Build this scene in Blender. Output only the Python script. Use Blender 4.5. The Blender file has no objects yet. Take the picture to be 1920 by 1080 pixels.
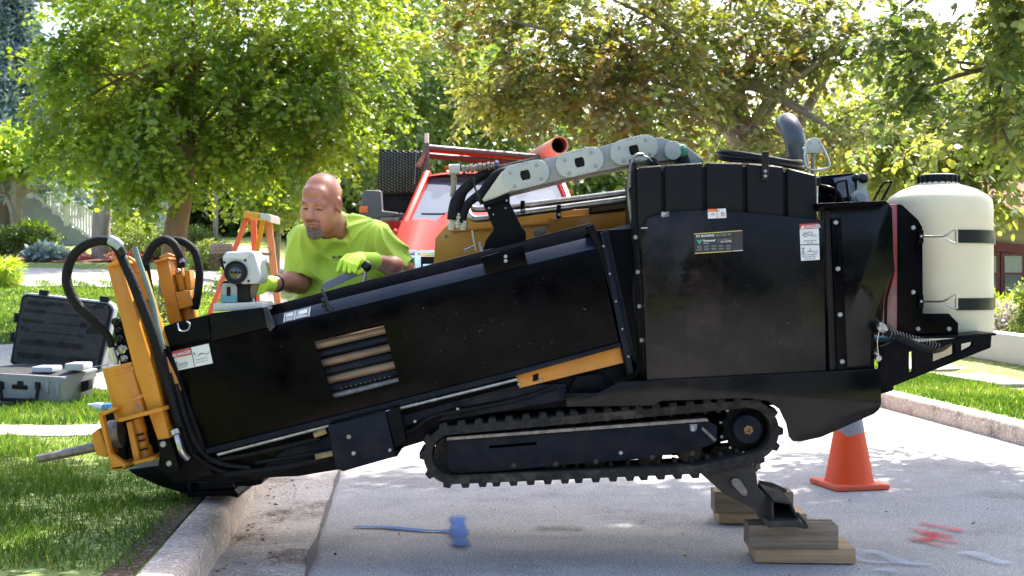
import bpy, bmesh, math, random
import numpy as np
from mathutils import Vector, Matrix, geometry, noise
R = math.radians
random.seed(7); RNG = np.random.default_rng(7)
C = bpy.context.scene.collection
F = 2300.0; H = 1.25; HY = 520.0      # focal length in photo pixels, eye height, horizon row

# ---------------- camera, world, sun, exposure ----------------
sc = bpy.context.scene
cam_d = bpy.data.cameras.new('camera'); cam = bpy.data.objects.new('camera', cam_d); C.objects.link(cam)
cam.location = (0, 0, H); cam.rotation_euler = (R(90), 0, 0)
cam_d.sensor_width = 36; cam_d.lens = 36 * F / 1920; cam_d.shift_y = -(540 - HY) / 1920
cam_d.clip_start = 0.1; cam_d.clip_end = 2000
cam_d.dof.use_dof = True; cam_d.dof.focus_distance = 5.35; cam_d.dof.aperture_fstop = 6.5
sc.camera = cam
SUN = Vector((0.43, 0.72, 1.02)).normalized()
w = bpy.data.worlds.new('World'); sc.world = w; w.use_nodes = True
nt = w.node_tree; nt.nodes.clear()
out = nt.nodes.new('ShaderNodeOutputWorld'); bg = nt.nodes.new('ShaderNodeBackground'); sky = nt.nodes.new('ShaderNodeTexSky')
sky.sky_type = 'NISHITA'; sky.sun_disc = False
sky.sun_elevation = math.asin(SUN.z); sky.sun_rotation = math.atan2(SUN.x, SUN.y)
sky.air_density = 1.0; sky.dust_density = 3.6; sky.ozone_density = 1.0
bg.inputs[1].default_value = 0.15
nt.links.new(sky.outputs[0], bg.inputs[0]); nt.links.new(bg.outputs[0], out.inputs[0])
sd = bpy.data.lights.new('sun', 'SUN'); sd.energy = 4.6; sd.angle = R(0.6); sd.color = (1.0, 0.95, 0.86)
so = bpy.data.objects.new('sun', sd); C.objects.link(so); so.rotation_euler = (-SUN).to_track_quat('-Z', 'Y').to_euler(); so.location = (5, 10, 20)
sc.view_settings.view_transform = 'Standard'; sc.view_settings.look = 'None'
sc.view_settings.exposure = 1.8; sc.view_settings.gamma = 1; sc.view_settings.use_curve_mapping = False
sc.render.engine = 'CYCLES'
sc.cycles.max_bounces = 6; sc.cycles.diffuse_bounces = 3; sc.cycles.glossy_bounces = 3; sc.cycles.transmission_bounces = 4
sc.cycles.transparent_max_bounces = 8; sc.cycles.use_denoising = True

# ---------------- helpers ----------------
def P(px, py, Y): return Vector(((px - 960) * Y / F, Y, H - (py - HY) * Y / F))
def G(px, py, z=0.0):
    Y = F * (H - z) / (py - HY); return Vector(((px - 960) * Y / F, Y, z))
WM = {}
def link(o, parent=None, M=None):
    C.objects.link(o); M = M or Matrix.Identity(4)
    if parent is not None:
        o.parent = parent; o.matrix_parent_inverse = WM[parent.name].inverted()
    o.matrix_basis = M if parent is None else M
    WM[o.name] = M.copy(); return o
def meta(o, label=None, cat=None, group=None, kind=None):
    if label: o['label'] = label
    if cat: o['category'] = cat
    if group: o['group'] = group
    if kind: o['kind'] = kind
    return o
def thing(name, label, cat, loc, group=None):
    o = bpy.data.objects.new(name, None); o.empty_display_size = .2
    link(o, None, Matrix.Translation(loc)); return meta(o, label, cat, group)
class MB:
    def __init__(s): s.v = []; s.f = []; s.bw = 0; s.sm = 35
    def add(s, v, f):
        n = len(s.v); s.v += [Vector(a) for a in v]; s.f += [tuple(i + n for i in q) for q in f]; return s
    def poly(s, pts, nrm, holes=()):        # prism: pts = list of 3D front points, nrm = vector to the back
        loops = [list(pts)] + [list(h) for h in holes]
        tri = geometry.tessellate_polygon(loops) if holes else None
        allp = [p for l in loops for p in l]; n = len(allp)
        v = allp + [p + nrm for p in allp]; f = []
        if holes:
            f += [tuple(t) for t in tri]; f += [tuple(i + n for i in reversed(t)) for t in tri]
        else:
            f += [tuple(range(n))]; f += [tuple(i + n for i in reversed(range(n)))]
        k = 0
        for l in loops:
            m = len(l)
            for i in range(m):
                a, b = k + i, k + (i + 1) % m; f.append((b, a, a + n, b + n))
            k += m
        return s.add(v, f)
    def px(s, pts, Y0, Y1, holes=()):       # outline in photo pixels at depth Y0, real thickness to Y1
        return s.poly([P(x, y, Y0) for x, y in pts], Vector((0, Y1 - Y0, 0)), [[P(x, y, Y0) for x, y in h] for h in holes])
    def box(s, lo, hi, M=None):
        x0, y0, z0 = lo; x1, y1, z1 = hi
        v = [Vector(a) for a in ((x0,y0,z0),(x1,y0,z0),(x1,y1,z0),(x0,y1,z0),(x0,y0,z1),(x1,y0,z1),(x1,y1,z1),(x0,y1,z1))]
        if M: v = [M @ a for a in v]
        return s.add(v, [(0,3,2,1),(4,5,6,7),(0,1,5,4),(1,2,6,5),(2,3,7,6),(3,0,4,7)])
    def tube(s, pts, r, n=10, cap=True, smooth=0, flat=1.0):
        pts = [Vector(p) for p in pts]; rs = list(r) if hasattr(r, '__len__') else [r] * len(pts)
        if smooth and len(pts) > 2:
            q = []; rr = []
            for i in range(len(pts) - 1):
                p0 = pts[max(i-1, 0)]; p1 = pts[i]; p2 = pts[i+1]; p3 = pts[min(i+2, len(pts)-1)]
                for k in range(smooth):
                    t = k / smooth
                    q.append(.5*((2*p1)+(p2-p0)*t+(2*p0-5*p1+4*p2-p3)*t*t+(3*p1-p0-3*p2+p3)*t**3)); rr.append(rs[i]*(1-t)+rs[i+1]*t)
            q.append(pts[-1]); rr.append(rs[-1]); pts, rs = q, rr
        v = []; f = []; up = None
        for i, p in enumerate(pts):
            d = (pts[min(i+1, len(pts)-1)] - pts[max(i-1, 0)]).normalized()
            if up is None: up = d.orthogonal().normalized()
            up = (up - d * up.dot(d)).normalized(); b = d.cross(up)
            for k in range(n):
                a = 2*math.pi*k/n; v.append(p + (up*math.cos(a) + b*math.sin(a)*flat) * rs[i])
        for i in range(len(pts)-1):
            for k in range(n):
                a = i*n+k; b2 = i*n+(k+1) % n; f.append((a, b2, b2+n, a+n))
        if cap: f.append(tuple(reversed(range(n)))); f.append(tuple(range((len(pts)-1)*n, len(pts)*n)))
        return s.add(v, f)
    def lathe(s, prof, org, axis=(0,0,1), n=24):   # prof = [(r, t)...]
        ax = Vector(axis).normalized(); u = ax.orthogonal().normalized(); b = ax.cross(u); o = Vector(org); v = []; f = []
        for r, t in prof:
            for k in range(n):
                a = 2*math.pi*k/n; v.append(o + ax*t + (u*math.cos(a) + b*math.sin(a))*max(r, 1e-4))
        for i in range(len(prof)-1):
            for k in range(n):
                a = i*n+k; c = i*n+(k+1) % n; f.append((a, c, c+n, a+n))
        f.append(tuple(reversed(range(n)))); f.append(tuple(range((len(prof)-1)*n, len(prof)*n)))
        return s.add(v, f)
    def ball(s, c, r, sx=1, sy=1, sz=1, n=12):
        c = Vector(c); v = [c+Vector((0,0,-r*sz))]; f = []; m = n//2+1
        for i in range(1, m):
            t = -math.pi/2 + math.pi*i/m
            for k in range(n):
                a = 2*math.pi*k/n; v.append(c+Vector((math.cos(t)*math.cos(a)*r*sx, math.cos(t)*math.sin(a)*r*sy, math.sin(t)*r*sz)))
        v.append(c+Vector((0,0,r*sz))); L = len(v)-1
        for k in range(n): f.append((0, 1+(k+1) % n, 1+k)); f.append((L, L-n+k, L-n+(k+1) % n))
        for i in range(m-2):
            for k in range(n): a = 1+i*n+k; b = 1+i*n+(k+1) % n; f.append((a, b, b+n, a+n))
        return s.add(v, f)
    def bevel(s, w, seg=2): s.bw = w; s.seg = seg; return s
    def mesh(s, name):
        me = bpy.data.meshes.new(name); me.from_pydata([tuple(a) for a in s.v], [], s.f)
        bm = bmesh.new(); bm.from_mesh(me)
        bmesh.ops.recalc_face_normals(bm, faces=bm.faces)
        if s.bw:
            es = [e for e in bm.edges if len(e.link_faces) == 2 and e.calc_face_angle(0) > R(30)]
            try: bmesh.ops.bevel(bm, geom=es, offset=s.bw, segments=s.seg, profile=.6, affect='EDGES', clamp_overlap=True)
            except Exception: pass
        for fc in bm.faces: fc.smooth = True
        bm.to_mesh(me); bm.free()
        me.set_sharp_from_angle(angle=R(s.sm)); return me
    def obj(s, name, m, parent=None, M=None, **k):
        me = s.mesh(name); me.materials.append(m)
        o = link(bpy.data.objects.new(name, me), parent, M); meta(o, **k); return o
def inst(name, me, parent, M, **k):
    o = link(bpy.data.objects.new(name, me), parent, M); meta(o, **k); return o
def np_mesh(name, verts, polys_n, tint=None, smooth=False):
    """verts (N,3) array, polys of constant vertex count polys_n laid out in order"""
    me = bpy.data.meshes.new(name); N = len(verts); nf = N // polys_n
    me.vertices.add(N); me.vertices.foreach_set('co', np.ascontiguousarray(verts, dtype=np.float32).ravel())
    me.loops.add(N); me.loops.foreach_set('vertex_index', np.arange(N, dtype=np.int32))
    me.polygons.add(nf); me.polygons.foreach_set('loop_start', np.arange(0, N, polys_n, dtype=np.int32))
    me.update(calc_edges=True)
    if tint is not None:
        at = me.attributes.new('tint', 'FLOAT', 'POINT'); at.data.foreach_set('value', np.repeat(tint, polys_n).astype(np.float32))
    return me
def idx_mesh(name, verts, quads):
    me = bpy.data.meshes.new(name); me.vertices.add(len(verts)); me.vertices.foreach_set('co', np.asarray(verts, dtype=np.float32).ravel())
    q = np.asarray(quads, dtype=np.int32); k = q.shape[1]
    me.loops.add(q.size); me.loops.foreach_set('vertex_index', q.ravel())
    me.polygons.add(len(q)); me.polygons.foreach_set('loop_start', np.arange(0, q.size, k, dtype=np.int32))
    me.polygons.foreach_set('use_smooth', np.ones(len(q), dtype=bool)); me.update(calc_edges=True); return me

# ---------------- materials ----------------
def mk(name): 
    m = bpy.data.materials.new(name); m.use_nodes = True; t = m.node_tree
    return m, t, t.nodes['Principled BSDF'], t.nodes.new, t.links.new
def mat(name, col, rough=.5, metal=0, var=.15, scale=6, bump=0, bscale=60, coat=0, spec=.5, dirt_sheen=None, dscale=3, damt=.5, dpos=.55, stretch=(1,1,1), rvar=.15):
    m, t, b, N, L = mk(name); col = tuple(col)
    tc = N('ShaderNodeTexCoord'); mp = N('ShaderNodeMapping'); mp.inputs['Scale'].default_value = stretch
    L(tc.outputs['Object'], mp.inputs[0])
    n1 = N('ShaderNodeTexNoise'); n1.inputs['Scale'].default_value = scale; n1.inputs['Detail'].default_value = 6; n1.inputs['Roughness'].default_value = .65
    L(mp.outputs[0], n1.inputs[0])
    r = N('ShaderNodeValToRGB'); r.color_ramp.elements[0].position = .3; r.color_ramp.elements[1].position = .7
    r.color_ramp.elements[0].color = tuple(c*(1-var) for c in col)+(1,); r.color_ramp.elements[1].color = tuple(min(c*(1+var), 1) for c in col)+(1,)
    L(n1.outputs[0], r.inputs[0]); o = r.outputs[0]
    if dirt_sheen:
        n2 = N('ShaderNodeTexNoise'); n2.inputs['Scale'].default_value = dscale; n2.inputs['Detail'].default_value = 10; n2.inputs['Roughness'].default_value = .75
        L(mp.outputs[0], n2.inputs[0]); r2 = N('ShaderNodeValToRGB'); r2.color_ramp.elements[0].position = dpos; r2.color_ramp.elements[1].position = dpos+.18
        r2.color_ramp.elements[1].color = (damt,)*3+(1,); L(n2.outputs[0], r2.inputs[0])
        mx = N('ShaderNodeMix'); mx.data_type = 'RGBA'; L(r2.outputs[0], mx.inputs[0]); L(o, mx.inputs[6]); mx.inputs[7].default_value = tuple(dirt_sheen)+(1,); o = mx.outputs[2]
    L(o, b.inputs['Base Color'])
    mr = N('ShaderNodeMapRange'); mr.inputs[1].default_value = .3; mr.inputs[2].default_value = .7
    mr.inputs[3].default_value = max(rough-rvar*.6, .03); mr.inputs[4].default_value = min(rough+rvar, 1)
    n3 = N('ShaderNodeTexNoise'); n3.inputs['Scale'].default_value = scale*2.3; n3.inputs['Detail'].default_value = 5; L(mp.outputs[0], n3.inputs[0])
    L(n3.outputs[0], mr.inputs[0]); L(mr.outputs[0], b.inputs['Roughness'])
    b.inputs['Metallic'].default_value = metal; b.inputs['Coat Weight'].default_value = coat; b.inputs['Coat Roughness'].default_value = .08
    b.inputs['Specular IOR Level'].default_value = spec
    if bump:
        n4 = N('ShaderNodeTexNoise'); n4.inputs['Scale'].default_value = bscale; n4.inputs['Detail'].default_value = 4; L(mp.outputs[0], n4.inputs[0])
        bp = N('ShaderNodeBump'); bp.inputs['Strength'].default_value = bump; bp.inputs['Distance'].default_value = .01
        L(n4.outputs[0], bp.inputs['Height']); L(bp.outputs[0], b.inputs['Normal'])
    return m
def leafmat(name, cols, trans=.45, rough=.42, spec=.5):
    m, t, b, N, L = mk(name)
    a = N('ShaderNodeAttribute'); a.attribute_name = 'tint'
    r = N('ShaderNodeValToRGB'); e = r.color_ramp.elements
    for i, (p, c) in enumerate(cols):
        q = e[i] if i < 2 else e.new(p); q.position = p; q.color = tuple(c)+(1,)
    L(a.outputs['Fac'], r.inputs[0]); L(r.outputs[0], b.inputs['Base Color']); b.inputs['Roughness'].default_value = rough
    b.inputs['Specular IOR Level'].default_value = spec
    tr = N('ShaderNodeBsdfTranslucent'); g = N('ShaderNodeMix'); g.data_type = 'RGBA'; g.blend_type = 'MULTIPLY'; g.inputs[0].default_value = 1
    L(r.outputs[0], g.inputs[6]); g.inputs[7].default_value = (1.5, 1.45, .5, 1); L(g.outputs[2], tr.inputs[0])
    mx = N('ShaderNodeMixShader'); mx.inputs[0].default_value = trans
    L(b.outputs[0], mx.inputs[1]); L(tr.outputs[0], mx.inputs[2]); L(mx.outputs[0], t.nodes['Material Output'].inputs[0])
    return m
def text_mesh(s, size, bold=0.0, al='LEFT'):
    cu = bpy.data.curves.new('txt', 'FONT'); cu.body = s; cu.size = size; cu.offset = bold; cu.align_x = al; cu.resolution_u = 2; cu.extrude = .0006
    o = bpy.data.objects.new('txt', cu); C.objects.link(o)
    dg = bpy.context.evaluated_depsgraph_get(); me = bpy.data.meshes.new_from_object(o.evaluated_get(dg))
    bpy.data.objects.remove(o); bpy.data.curves.remove(cu); return me
def decal_text(s, px, py, hpx, Y, m, parent, ang=0, bold=0.0, sx=1.0, name='lettering', out=.003):
    """text whose capital height is hpx photo pixels, baseline left at px,py"""
    sz = hpx / .7 * Y / F; me = text_mesh(s, 1.0, bold / 1.0); me.name = name
    me.materials.clear(); me.materials.append(m)
    c, si = math.cos(ang), math.sin(ang); o = P(px, py, Y) + Vector((0, -out, 0))
    M = Matrix(((c*sz*sx, -si*sz, 0, o.x), (0, 0, -sz, o.y), (si*sz*sx, c*sz, 0, o.z), (0, 0, 0, 1)))
    for v in me.vertices: v.co = M @ v.co
    return link(bpy.data.objects.new(name, me), parent)
# --- smooth implicit surfaces (people, cloth) ---
def smin(a, b, k):
    h = np.clip(.5 + .5*(b-a)/k, 0, 1); return b*(1-h) + a*h - k*h*(1-h)
def smax(a, b, k): return -smin(-a, -b, k)
def s_ell(p, c, r):
    c = np.array(c); r = np.array(r); q = (p-c)/r; k0 = np.linalg.norm(q, axis=-1); k1 = np.linalg.norm(q/r, axis=-1)
    return k0*(k0-1)/np.maximum(k1, 1e-6)
def s_cap(p, a, b, ra, rb):
    a = np.array(a); b = np.array(b); ab = b-a; t = np.clip(((p-a)@ab)/max(ab@ab, 1e-9), 0, 1)
    return np.linalg.norm(p-a-t[..., None]*ab, axis=-1) - (ra+(rb-ra)*t)
def surfnet(fn, lo, hi, h):
    lo = np.array(lo, float); n = np.ceil((np.array(hi)-lo)/h).astype(int)+1
    gx = [lo[i]+h*np.arange(n[i]) for i in range(3)]
    p = np.stack(np.meshgrid(*gx, indexing='ij'), -1); v = np.empty(p.shape[:3])
    for i in range(0, n[0], 16): v[i:i+16] = fn(p[i:i+16])
    ins = v < 0; acc = np.zeros(tuple(n-1)+(3,)); cnt = np.zeros(tuple(n-1))
    def cs(a, o): return a[o[0]:o[0]+n[0]-1, o[1]:o[1]+n[1]-1, o[2]:o[2]+n[2]-1]
    corners = [(i, j, k) for i in (0, 1) for j in (0, 1) for k in (0, 1)]
    for a in corners:
        for d in range(3):
            if a[d]: continue
            b = list(a); b[d] = 1; va, vb = cs(v, a), cs(v, b); cr = (va < 0) != (vb < 0)
            t = np.where(cr, va/np.where(cr, va-vb, 1), 0)
            q = np.zeros(acc.shape); q[..., :] = a; q[..., d] = t; acc += q*cr[..., None]; cnt += cr
    act = cnt > 0; idx = -np.ones(act.shape, int); idx[act] = np.arange(act.sum())
    cell = np.argwhere(act); V = lo + h*(cell + acc[act]/cnt[act][:, None]); Q = []
    for d in range(3):
        a = ins.take(range(0, n[d]-1), d); b = ins.take(range(1, n[d]), d); e = np.argwhere(a != b)
        u, w2 = (d+1) % 3, (d+2) % 3
        ok = (e[:, u] > 0) & (e[:, w2] > 0) & (e[:, u] < n[u]-1) & (e[:, w2] < n[w2]-1); e = e[ok]
        fl = a[tuple(e.T)]
        def ci(du, dw): x = e.copy(); x[:, u] -= du; x[:, w2] -= dw; return idx[tuple(x.T)]
        q = np.stack([ci(1, 1), ci(0, 1), ci(0, 0), ci(1, 0)], 1); q[~fl] = q[~fl][:, ::-1]; Q.append(q)
    return V, np.concatenate(Q)
# ---------------- setting materials ----------------
def groundmat(name, c1, c2, scale, speck=0, speckcol=(0,0,0), sscale=300, rough=.9, bump=.3, bscale=200, patch=None, pscale=.6, ppos=.5, crack=0):
    m, t, b, N, L = mk(name); tc = N('ShaderNodeTexCoord')
    n1 = N('ShaderNodeTexNoise'); n1.inputs['Scale'].default_value = scale; n1.inputs['Detail'].default_value = 8; n1.inputs['Roughness'].default_value = .7; L(tc.outputs['Object'], n1.inputs[0])
    r = N('ShaderNodeValToRGB'); r.color_ramp.elements[0].position = .32; r.color_ramp.elements[1].position = .68
    r.color_ramp.elements[0].color = tuple(c1)+(1,); r.color_ramp.elements[1].color = tuple(c2)+(1,); L(n1.outputs[0], r.inputs[0]); o = r.outputs[0]
    def over(o, fac, col):
        mx = N('ShaderNodeMix'); mx.data_type = 'RGBA'; L(fac, mx.inputs[0]); L(o, mx.inputs[6]); mx.inputs[7].default_value = tuple(col)+(1,); return mx.outputs[2]
    if patch:
        n2 = N('ShaderNodeTexNoise'); n2.inputs['Scale'].default_value = pscale; n2.inputs['Detail'].default_value = 9; n2.inputs['Roughness'].default_value = .7; L(tc.outputs['Object'], n2.inputs[0])
        r2 = N('ShaderNodeValToRGB'); r2.color_ramp.elements[0].position = ppos; r2.color_ramp.elements[1].position = ppos+.13; L(n2.outputs[0], r2.inputs[0]); o = over(o, r2.outputs[0], patch)
    if speck:
        for (sc2, pos, col) in ((sscale, .62, speckcol), (sscale*.7, .64, tuple(min(1, x*2.2+.1) for x in c2))):
            n3 = N('ShaderNodeTexNoise'); n3.inputs['Scale'].default_value = sc2; n3.inputs['Detail'].default_value = 2; L(tc.outputs['Object'], n3.inputs[0])
            r3 = N('ShaderNodeValToRGB'); r3.color_ramp.elements[0].position = pos-.06; r3.color_ramp.elements[1].position = pos+.04; r3.color_ramp.elements[1].color = (speck,)*3+(1,); L(n3.outputs[0], r3.inputs[0]); o = over(o, r3.outputs[0], col)
    if crack:
        v = N('ShaderNodeTexVoronoi'); v.feature = 'DISTANCE_TO_EDGE'; v.inputs['Scale'].default_value = crack
        nn = N('ShaderNodeTexNoise'); nn.inputs['Scale'].default_value = 3; nn.inputs['Detail'].default_value = 6; L(tc.outputs['Object'], nn.inputs[0])
        mm = N('ShaderNodeMix'); mm.data_type = 'RGBA'; mm.inputs[0].default_value = .35; L(tc.outputs['Object'], mm.inputs[6]); L(nn.outputs['Color'], mm.inputs[7]); L(mm.outputs[2], v.inputs[0])
        r4 = N('ShaderNodeValToRGB'); r4.color_ramp.elements[0].position = .002; r4.color_ramp.elements[1].position = .008; r4.color_ramp.elements[0].color = (.8,)*3+(1,); r4.color_ramp.elements[1].color = (0, 0, 0, 1)
        L(v.outputs[0], r4.inputs[0]); o = over(o, r4.outputs[0], (.03, .028, .025))
    L(o, b.inputs['Base Color']); b.inputs['Roughness'].default_value = rough; b.inputs['Specular IOR Level'].default_value = .3
    if bump:
        n4 = N('ShaderNodeTexNoise'); n4.inputs['Scale'].default_value = bscale; n4.inputs['Detail'].default_value = 5; L(tc.outputs['Object'], n4.inputs[0])
        bp = N('ShaderNodeBump'); bp.inputs['Strength'].default_value = bump; bp.inputs['Distance'].default_value = .008; L(n4.outputs[0], bp.inputs['Height']); L(bp.outputs[0], b.inputs['Normal'])
    return m
M_asph = groundmat('asphalt', (.31,.298,.298), (.39,.375,.372), 3, .75, (.12,.115,.12), 150, bump=.5, bscale=240, patch=(.215,.205,.21), pscale=.9, ppos=.53)
M_conc = groundmat('concrete', (.34,.31,.28), (.46,.43,.39), 5, .5, (.15,.13,.11), 90, bump=.35, bscale=120, patch=(.24,.2,.17), pscale=2.2, ppos=.55)
M_gut = groundmat('gutter_concrete', (.40,.35,.30), (.52,.46,.41), 4, .5, (.14,.11,.09), 90, bump=.4, bscale=90, patch=(.15,.10,.07), pscale=1.5, ppos=.52)
M_walk = groundmat('walk_concrete', (.33,.31,.285), (.42,.395,.365), 2, .4, (.2,.18,.16), 60, bump=.2, bscale=80, patch=(.36,.33,.3), pscale=1.1, ppos=.58)
M_lawn = groundmat('lawn_turf', (.13,.17,.04), (.25,.30,.09), 9, .8, (.02,.035,.008), 22, rough=1, bump=1, bscale=60, patch=(.24,.26,.10), pscale=.5, ppos=.57)
M_soil = groundmat('soil', (.045,.03,.018), (.10,.07,.045), 12, .7, (.2,.16,.1), 60, rough=1, bump=1, bscale=60)
M_mulch = groundmat('mulch', (.16,.06,.04), (.30,.13,.09), 14, .7, (.05,.02,.015), 40, rough=1, bump=1, bscale=60)
M_far = groundmat('ground_far', (.06,.10,.02), (.10,.15,.03), 1, rough=1)

# ---------------- terrain ----------------
LY = [-60, 11, 14, 16, 22, 26, 32, 40, 60, 140]; LH = [.15, .15, .27, .40, .88, 1.25, 1.8, 2.5, 4.2, 8]
def sst(t): t = np.clip(t, 0, 1); return t*t*(3-2*t)
def road_z(y): return np.maximum(np.asarray(y, float)-13, 0)*.012
def kl(y): return -.805-.09*np.asarray(y, float)            # foot of the left kerb
def kr(y): return 4.60-.09*np.asarray(y, float)             # foot of the right kerb
def gz(x, y):
    x = np.asarray(x, float); y = np.asarray(y, float); rz = road_z(y)
    pl = np.interp(y, LY, LH); d = kl(y)-.17-x
    left = .145+rz+(pl-.15-rz)*sst((d-.3)/3.2)+.01*np.sin(x*3.1+y*1.7)*sst(d/.6)
    d2 = x-kr(y)-.17
    right = .145+rz+.012*np.sin(x*2.7+y*2.1)*sst(d2/.5)+.25*sst((d2-2.2)/.4)+np.maximum(y-20, 0)*.02*sst((d2-2)/6)
    return np.where(x < 1, left, right)
def sheet(name, xf, yv, m, nx=24, dz=0, parent=None, **k):
    """sheet between x = xf(y)[0] and xf(y)[1]"""
    V = []; Q = []
    for y in yv:
        a, b = xf(y)
        xs = np.linspace(a, b, nx+1); zs = gz(xs, np.full_like(xs, y)) if dz is not None and k.get('kindz', 'g') == 'g' else road_z(np.full_like(xs, y))+(dz or 0)
        zz = zs+dz if k.get('kindz', 'g') == 'g' else zs
        V += [(float(x), float(y), float(z)) for x, z in zip(xs, zz)]
    W = nx+1
    for j in range(len(yv)-1):
        for i in range(nx): Q.append((j*W+i, j*W+i+1, (j+1)*W+i+1, (j+1)*W+i))
    me = idx_mesh(name, V, Q); me.materials.append(m); kk = {a: b for a, b in k.items() if a != 'kindz'}
    return meta(link(bpy.data.objects.new(name, me), parent), **kk)
yv = list(np.arange(-40, 20, .5))+list(np.arange(20, 60, 1.5))+list(np.arange(60, 150, 6))
MBg = MB().box((-600, -300, -.9), (600, 900, -.6)); MBg.obj('ground', M_far, kind='structure')
yr = [-40, -10]+list(np.arange(0, 14, 1))+list(np.arange(14, 150, 3))
sheet('road', lambda y: (kl(y)+.40, kr(y)-.02), yr, M_asph, 8, 0, kindz='r', kind='structure')
sheet('gutter', lambda y: (kl(y)-.02, kl(y)+.415), yr, M_gut, 2, .004, kindz='r', kind='structure')
sheet('gutter', lambda y: (kr(y)-.30, kr(y)+.02), yr, M_conc, 2, .004, kindz='r', kind='structure')
M_tar = mat('joint_tar', (.11,.10,.10), .8, bump=.5, bscale=30)
V = []; Q = []
ys = np.arange(-2, 30, .12)
for i, y in enumerate(ys):
    wv = .010+.035*max(0, noise.noise(Vector((0, y*1.9, 3)))+.1); x = float(kl(y))+.41
    V += [(x-wv, y, .0085+float(road_z(y))), (x+wv*.5, y, .0085+float(road_z(y)))]
for i in range(len(ys)-1): Q.append((2*i, 2*i+1, 2*i+3, 2*i+2))
me = idx_mesh('gutter_joint', V, Q); me.materials.append(M_tar); meta(link(bpy.data.objects.new('gutter_joint', me)), kind='structure')
sheet('lawn_left', lambda y: (-70, kl(y)-.16), yv, M_lawn, 90, 0, kind='structure')
sheet('lawn_right', lambda y: (kr(y)+.16, 60), yv, M_lawn, 70, 0, kind='structure')
# kerbs, in cast lengths
M_kerb = groundmat('kerb_concrete', (.47,.37,.30), (.62,.51,.43), 7, .6, (.13,.10,.08), 80, bump=.5, bscale=90, patch=(.2,.15,.12), pscale=3, ppos=.52)
def kerb(side, breaks, nm):
    root = bpy.data.objects.new(nm, None); link(root); root['kind'] = 'structure'
    for a, b in zip(breaks[:-1], breaks[1:]):
        a2, b2 = a+.004, b-.004; n = max(2, int((b2-a2)/.5)); prof = [(0, -.05), (.018, .105), (.028, .135), (.05, .150), (.17, .152), (.185, .14), (.19, -.05)]
        v = []; f = []; k = len(prof)
        for i in range(n+1):
            y = a2+(b2-a2)*i/n; x0 = float(kl(y) if side < 0 else kr(y)); z0 = float(road_z(y))
            for d, h in prof: v.append((x0+side*d+.004*noise.noise(Vector((y*3, d*20, 0))), y, z0+h+.004*noise.noise(Vector((y*4, d*30, 5)))))
        for i in range(n):
            for j in range(k-1): f.append((i*k+j, i*k+j+1, (i+1)*k+j+1, (i+1)*k+j))
        f.append(tuple(range(k))); f.append(tuple(range(n*k, n*k+k)))
        m = MB(); m.add(v, f); m.sm = 50; m.obj('kerb_length', M_kerb, root)
kerb(-1, [-1.6, 1.9, 5.0, 8.1, 11.2, 14.3, 17.4, 20.5, 26, 32, 40, 60], 'kerb_left'); kerb(1, [-2, 2.5, 5.6, 8.7, 11.6, 14.6, 17.6, 21, 26, 32, 40, 60], 'kerb_right')
# concrete walks and drives
def slabs(nm, x0, x1, y0, y1, nx, ny, xy=None, lift=.03):
    root = bpy.data.objects.new(nm, None); link(root); root['kind'] = 'structure'
    for i in range(nx):
        for j in range(ny):
            xa, xb = x0+(x1-x0)*i/nx+.006, x0+(x1-x0)*(i+1)/nx-.006; ya, yb = y0+(y1-y0)*j/ny+.006, y0+(y1-y0)*(j+1)/ny-.006
            v = []; f = []; k = 4
            for a in range(k+1):
                for b in range(k+1):
                    x = xa+(xb-xa)*a/k; y = ya+(yb-ya)*b/k
                    if xy: x, y = xy(x, y)
                    v.append((x, y, float(gz(x, y))+lift))
            for a in range(k):
                for b in range(k): f.append((a*(k+1)+b, (a+1)*(k+1)+b, (a+1)*(k+1)+b+1, a*(k+1)+b+1))
            n0 = len(v); v += [(p[0], p[1], p[2]-.08) for p in v]
            ring = [a*(k+1) for a in range(k)]+[k*(k+1)+b for b in range(k)]+[(k-a)*(k+1)+k for a in range(k)]+[k-b for b in range(k)]
            for q in range(len(ring)): a, b = ring[q], ring[(q+1) % len(ring)]; f.append((a, a+n0, b+n0, b))
            m = MB(); m.add(v, f); m.obj('concrete_slab', M_walk, root)
slabs('front_walk', -9, -1.98, 8.55, 9.15, 6, 1, lambda x, y: (x, y+.02*(x+3)), .012)
slabs('driveway', -12, -2.4, 11.7, 16.0, 5, 2, lambda x, y: (x, y+.10*(x+3)), .02)
slabs('sidewalk_left', -26, -3.3, 24.6, 28.4, 12, 2, lambda x, y: (x, y+.9*math.sin(x*.25)), .03)
slabs('sidewalk_right', 0, 1, 0, 1, 1, 20, lambda x, y: (float(kr(-2+y*40))+1.35+.95*x, -2+y*40), .03)
slabs('side_drive', -9.5, -3.9, 33, 36, 3, 2, None, .03)
sheet('flower_bed', lambda y: (-12.6, -8.2+.2*math.sin(y*2)), list(np.arange(30, 31.6, .3)), M_mulch, 16, .03, kind='structure')
sheet('flower_bed', lambda y: (-17.5, -12.9+.3*math.sin(y)), list(np.arange(29.2, 33.6, .4)), M_mulch, 12, .03, kind='structure')
sheet('bare_soil', lambda y: (kl(y)-.30-.07*max(0, noise.noise(Vector((0, y*2.3, 0)))), kl(y)-.185), list(np.arange(2, 14, .15)), M_soil, 2, .006, kind='structure')

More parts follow.
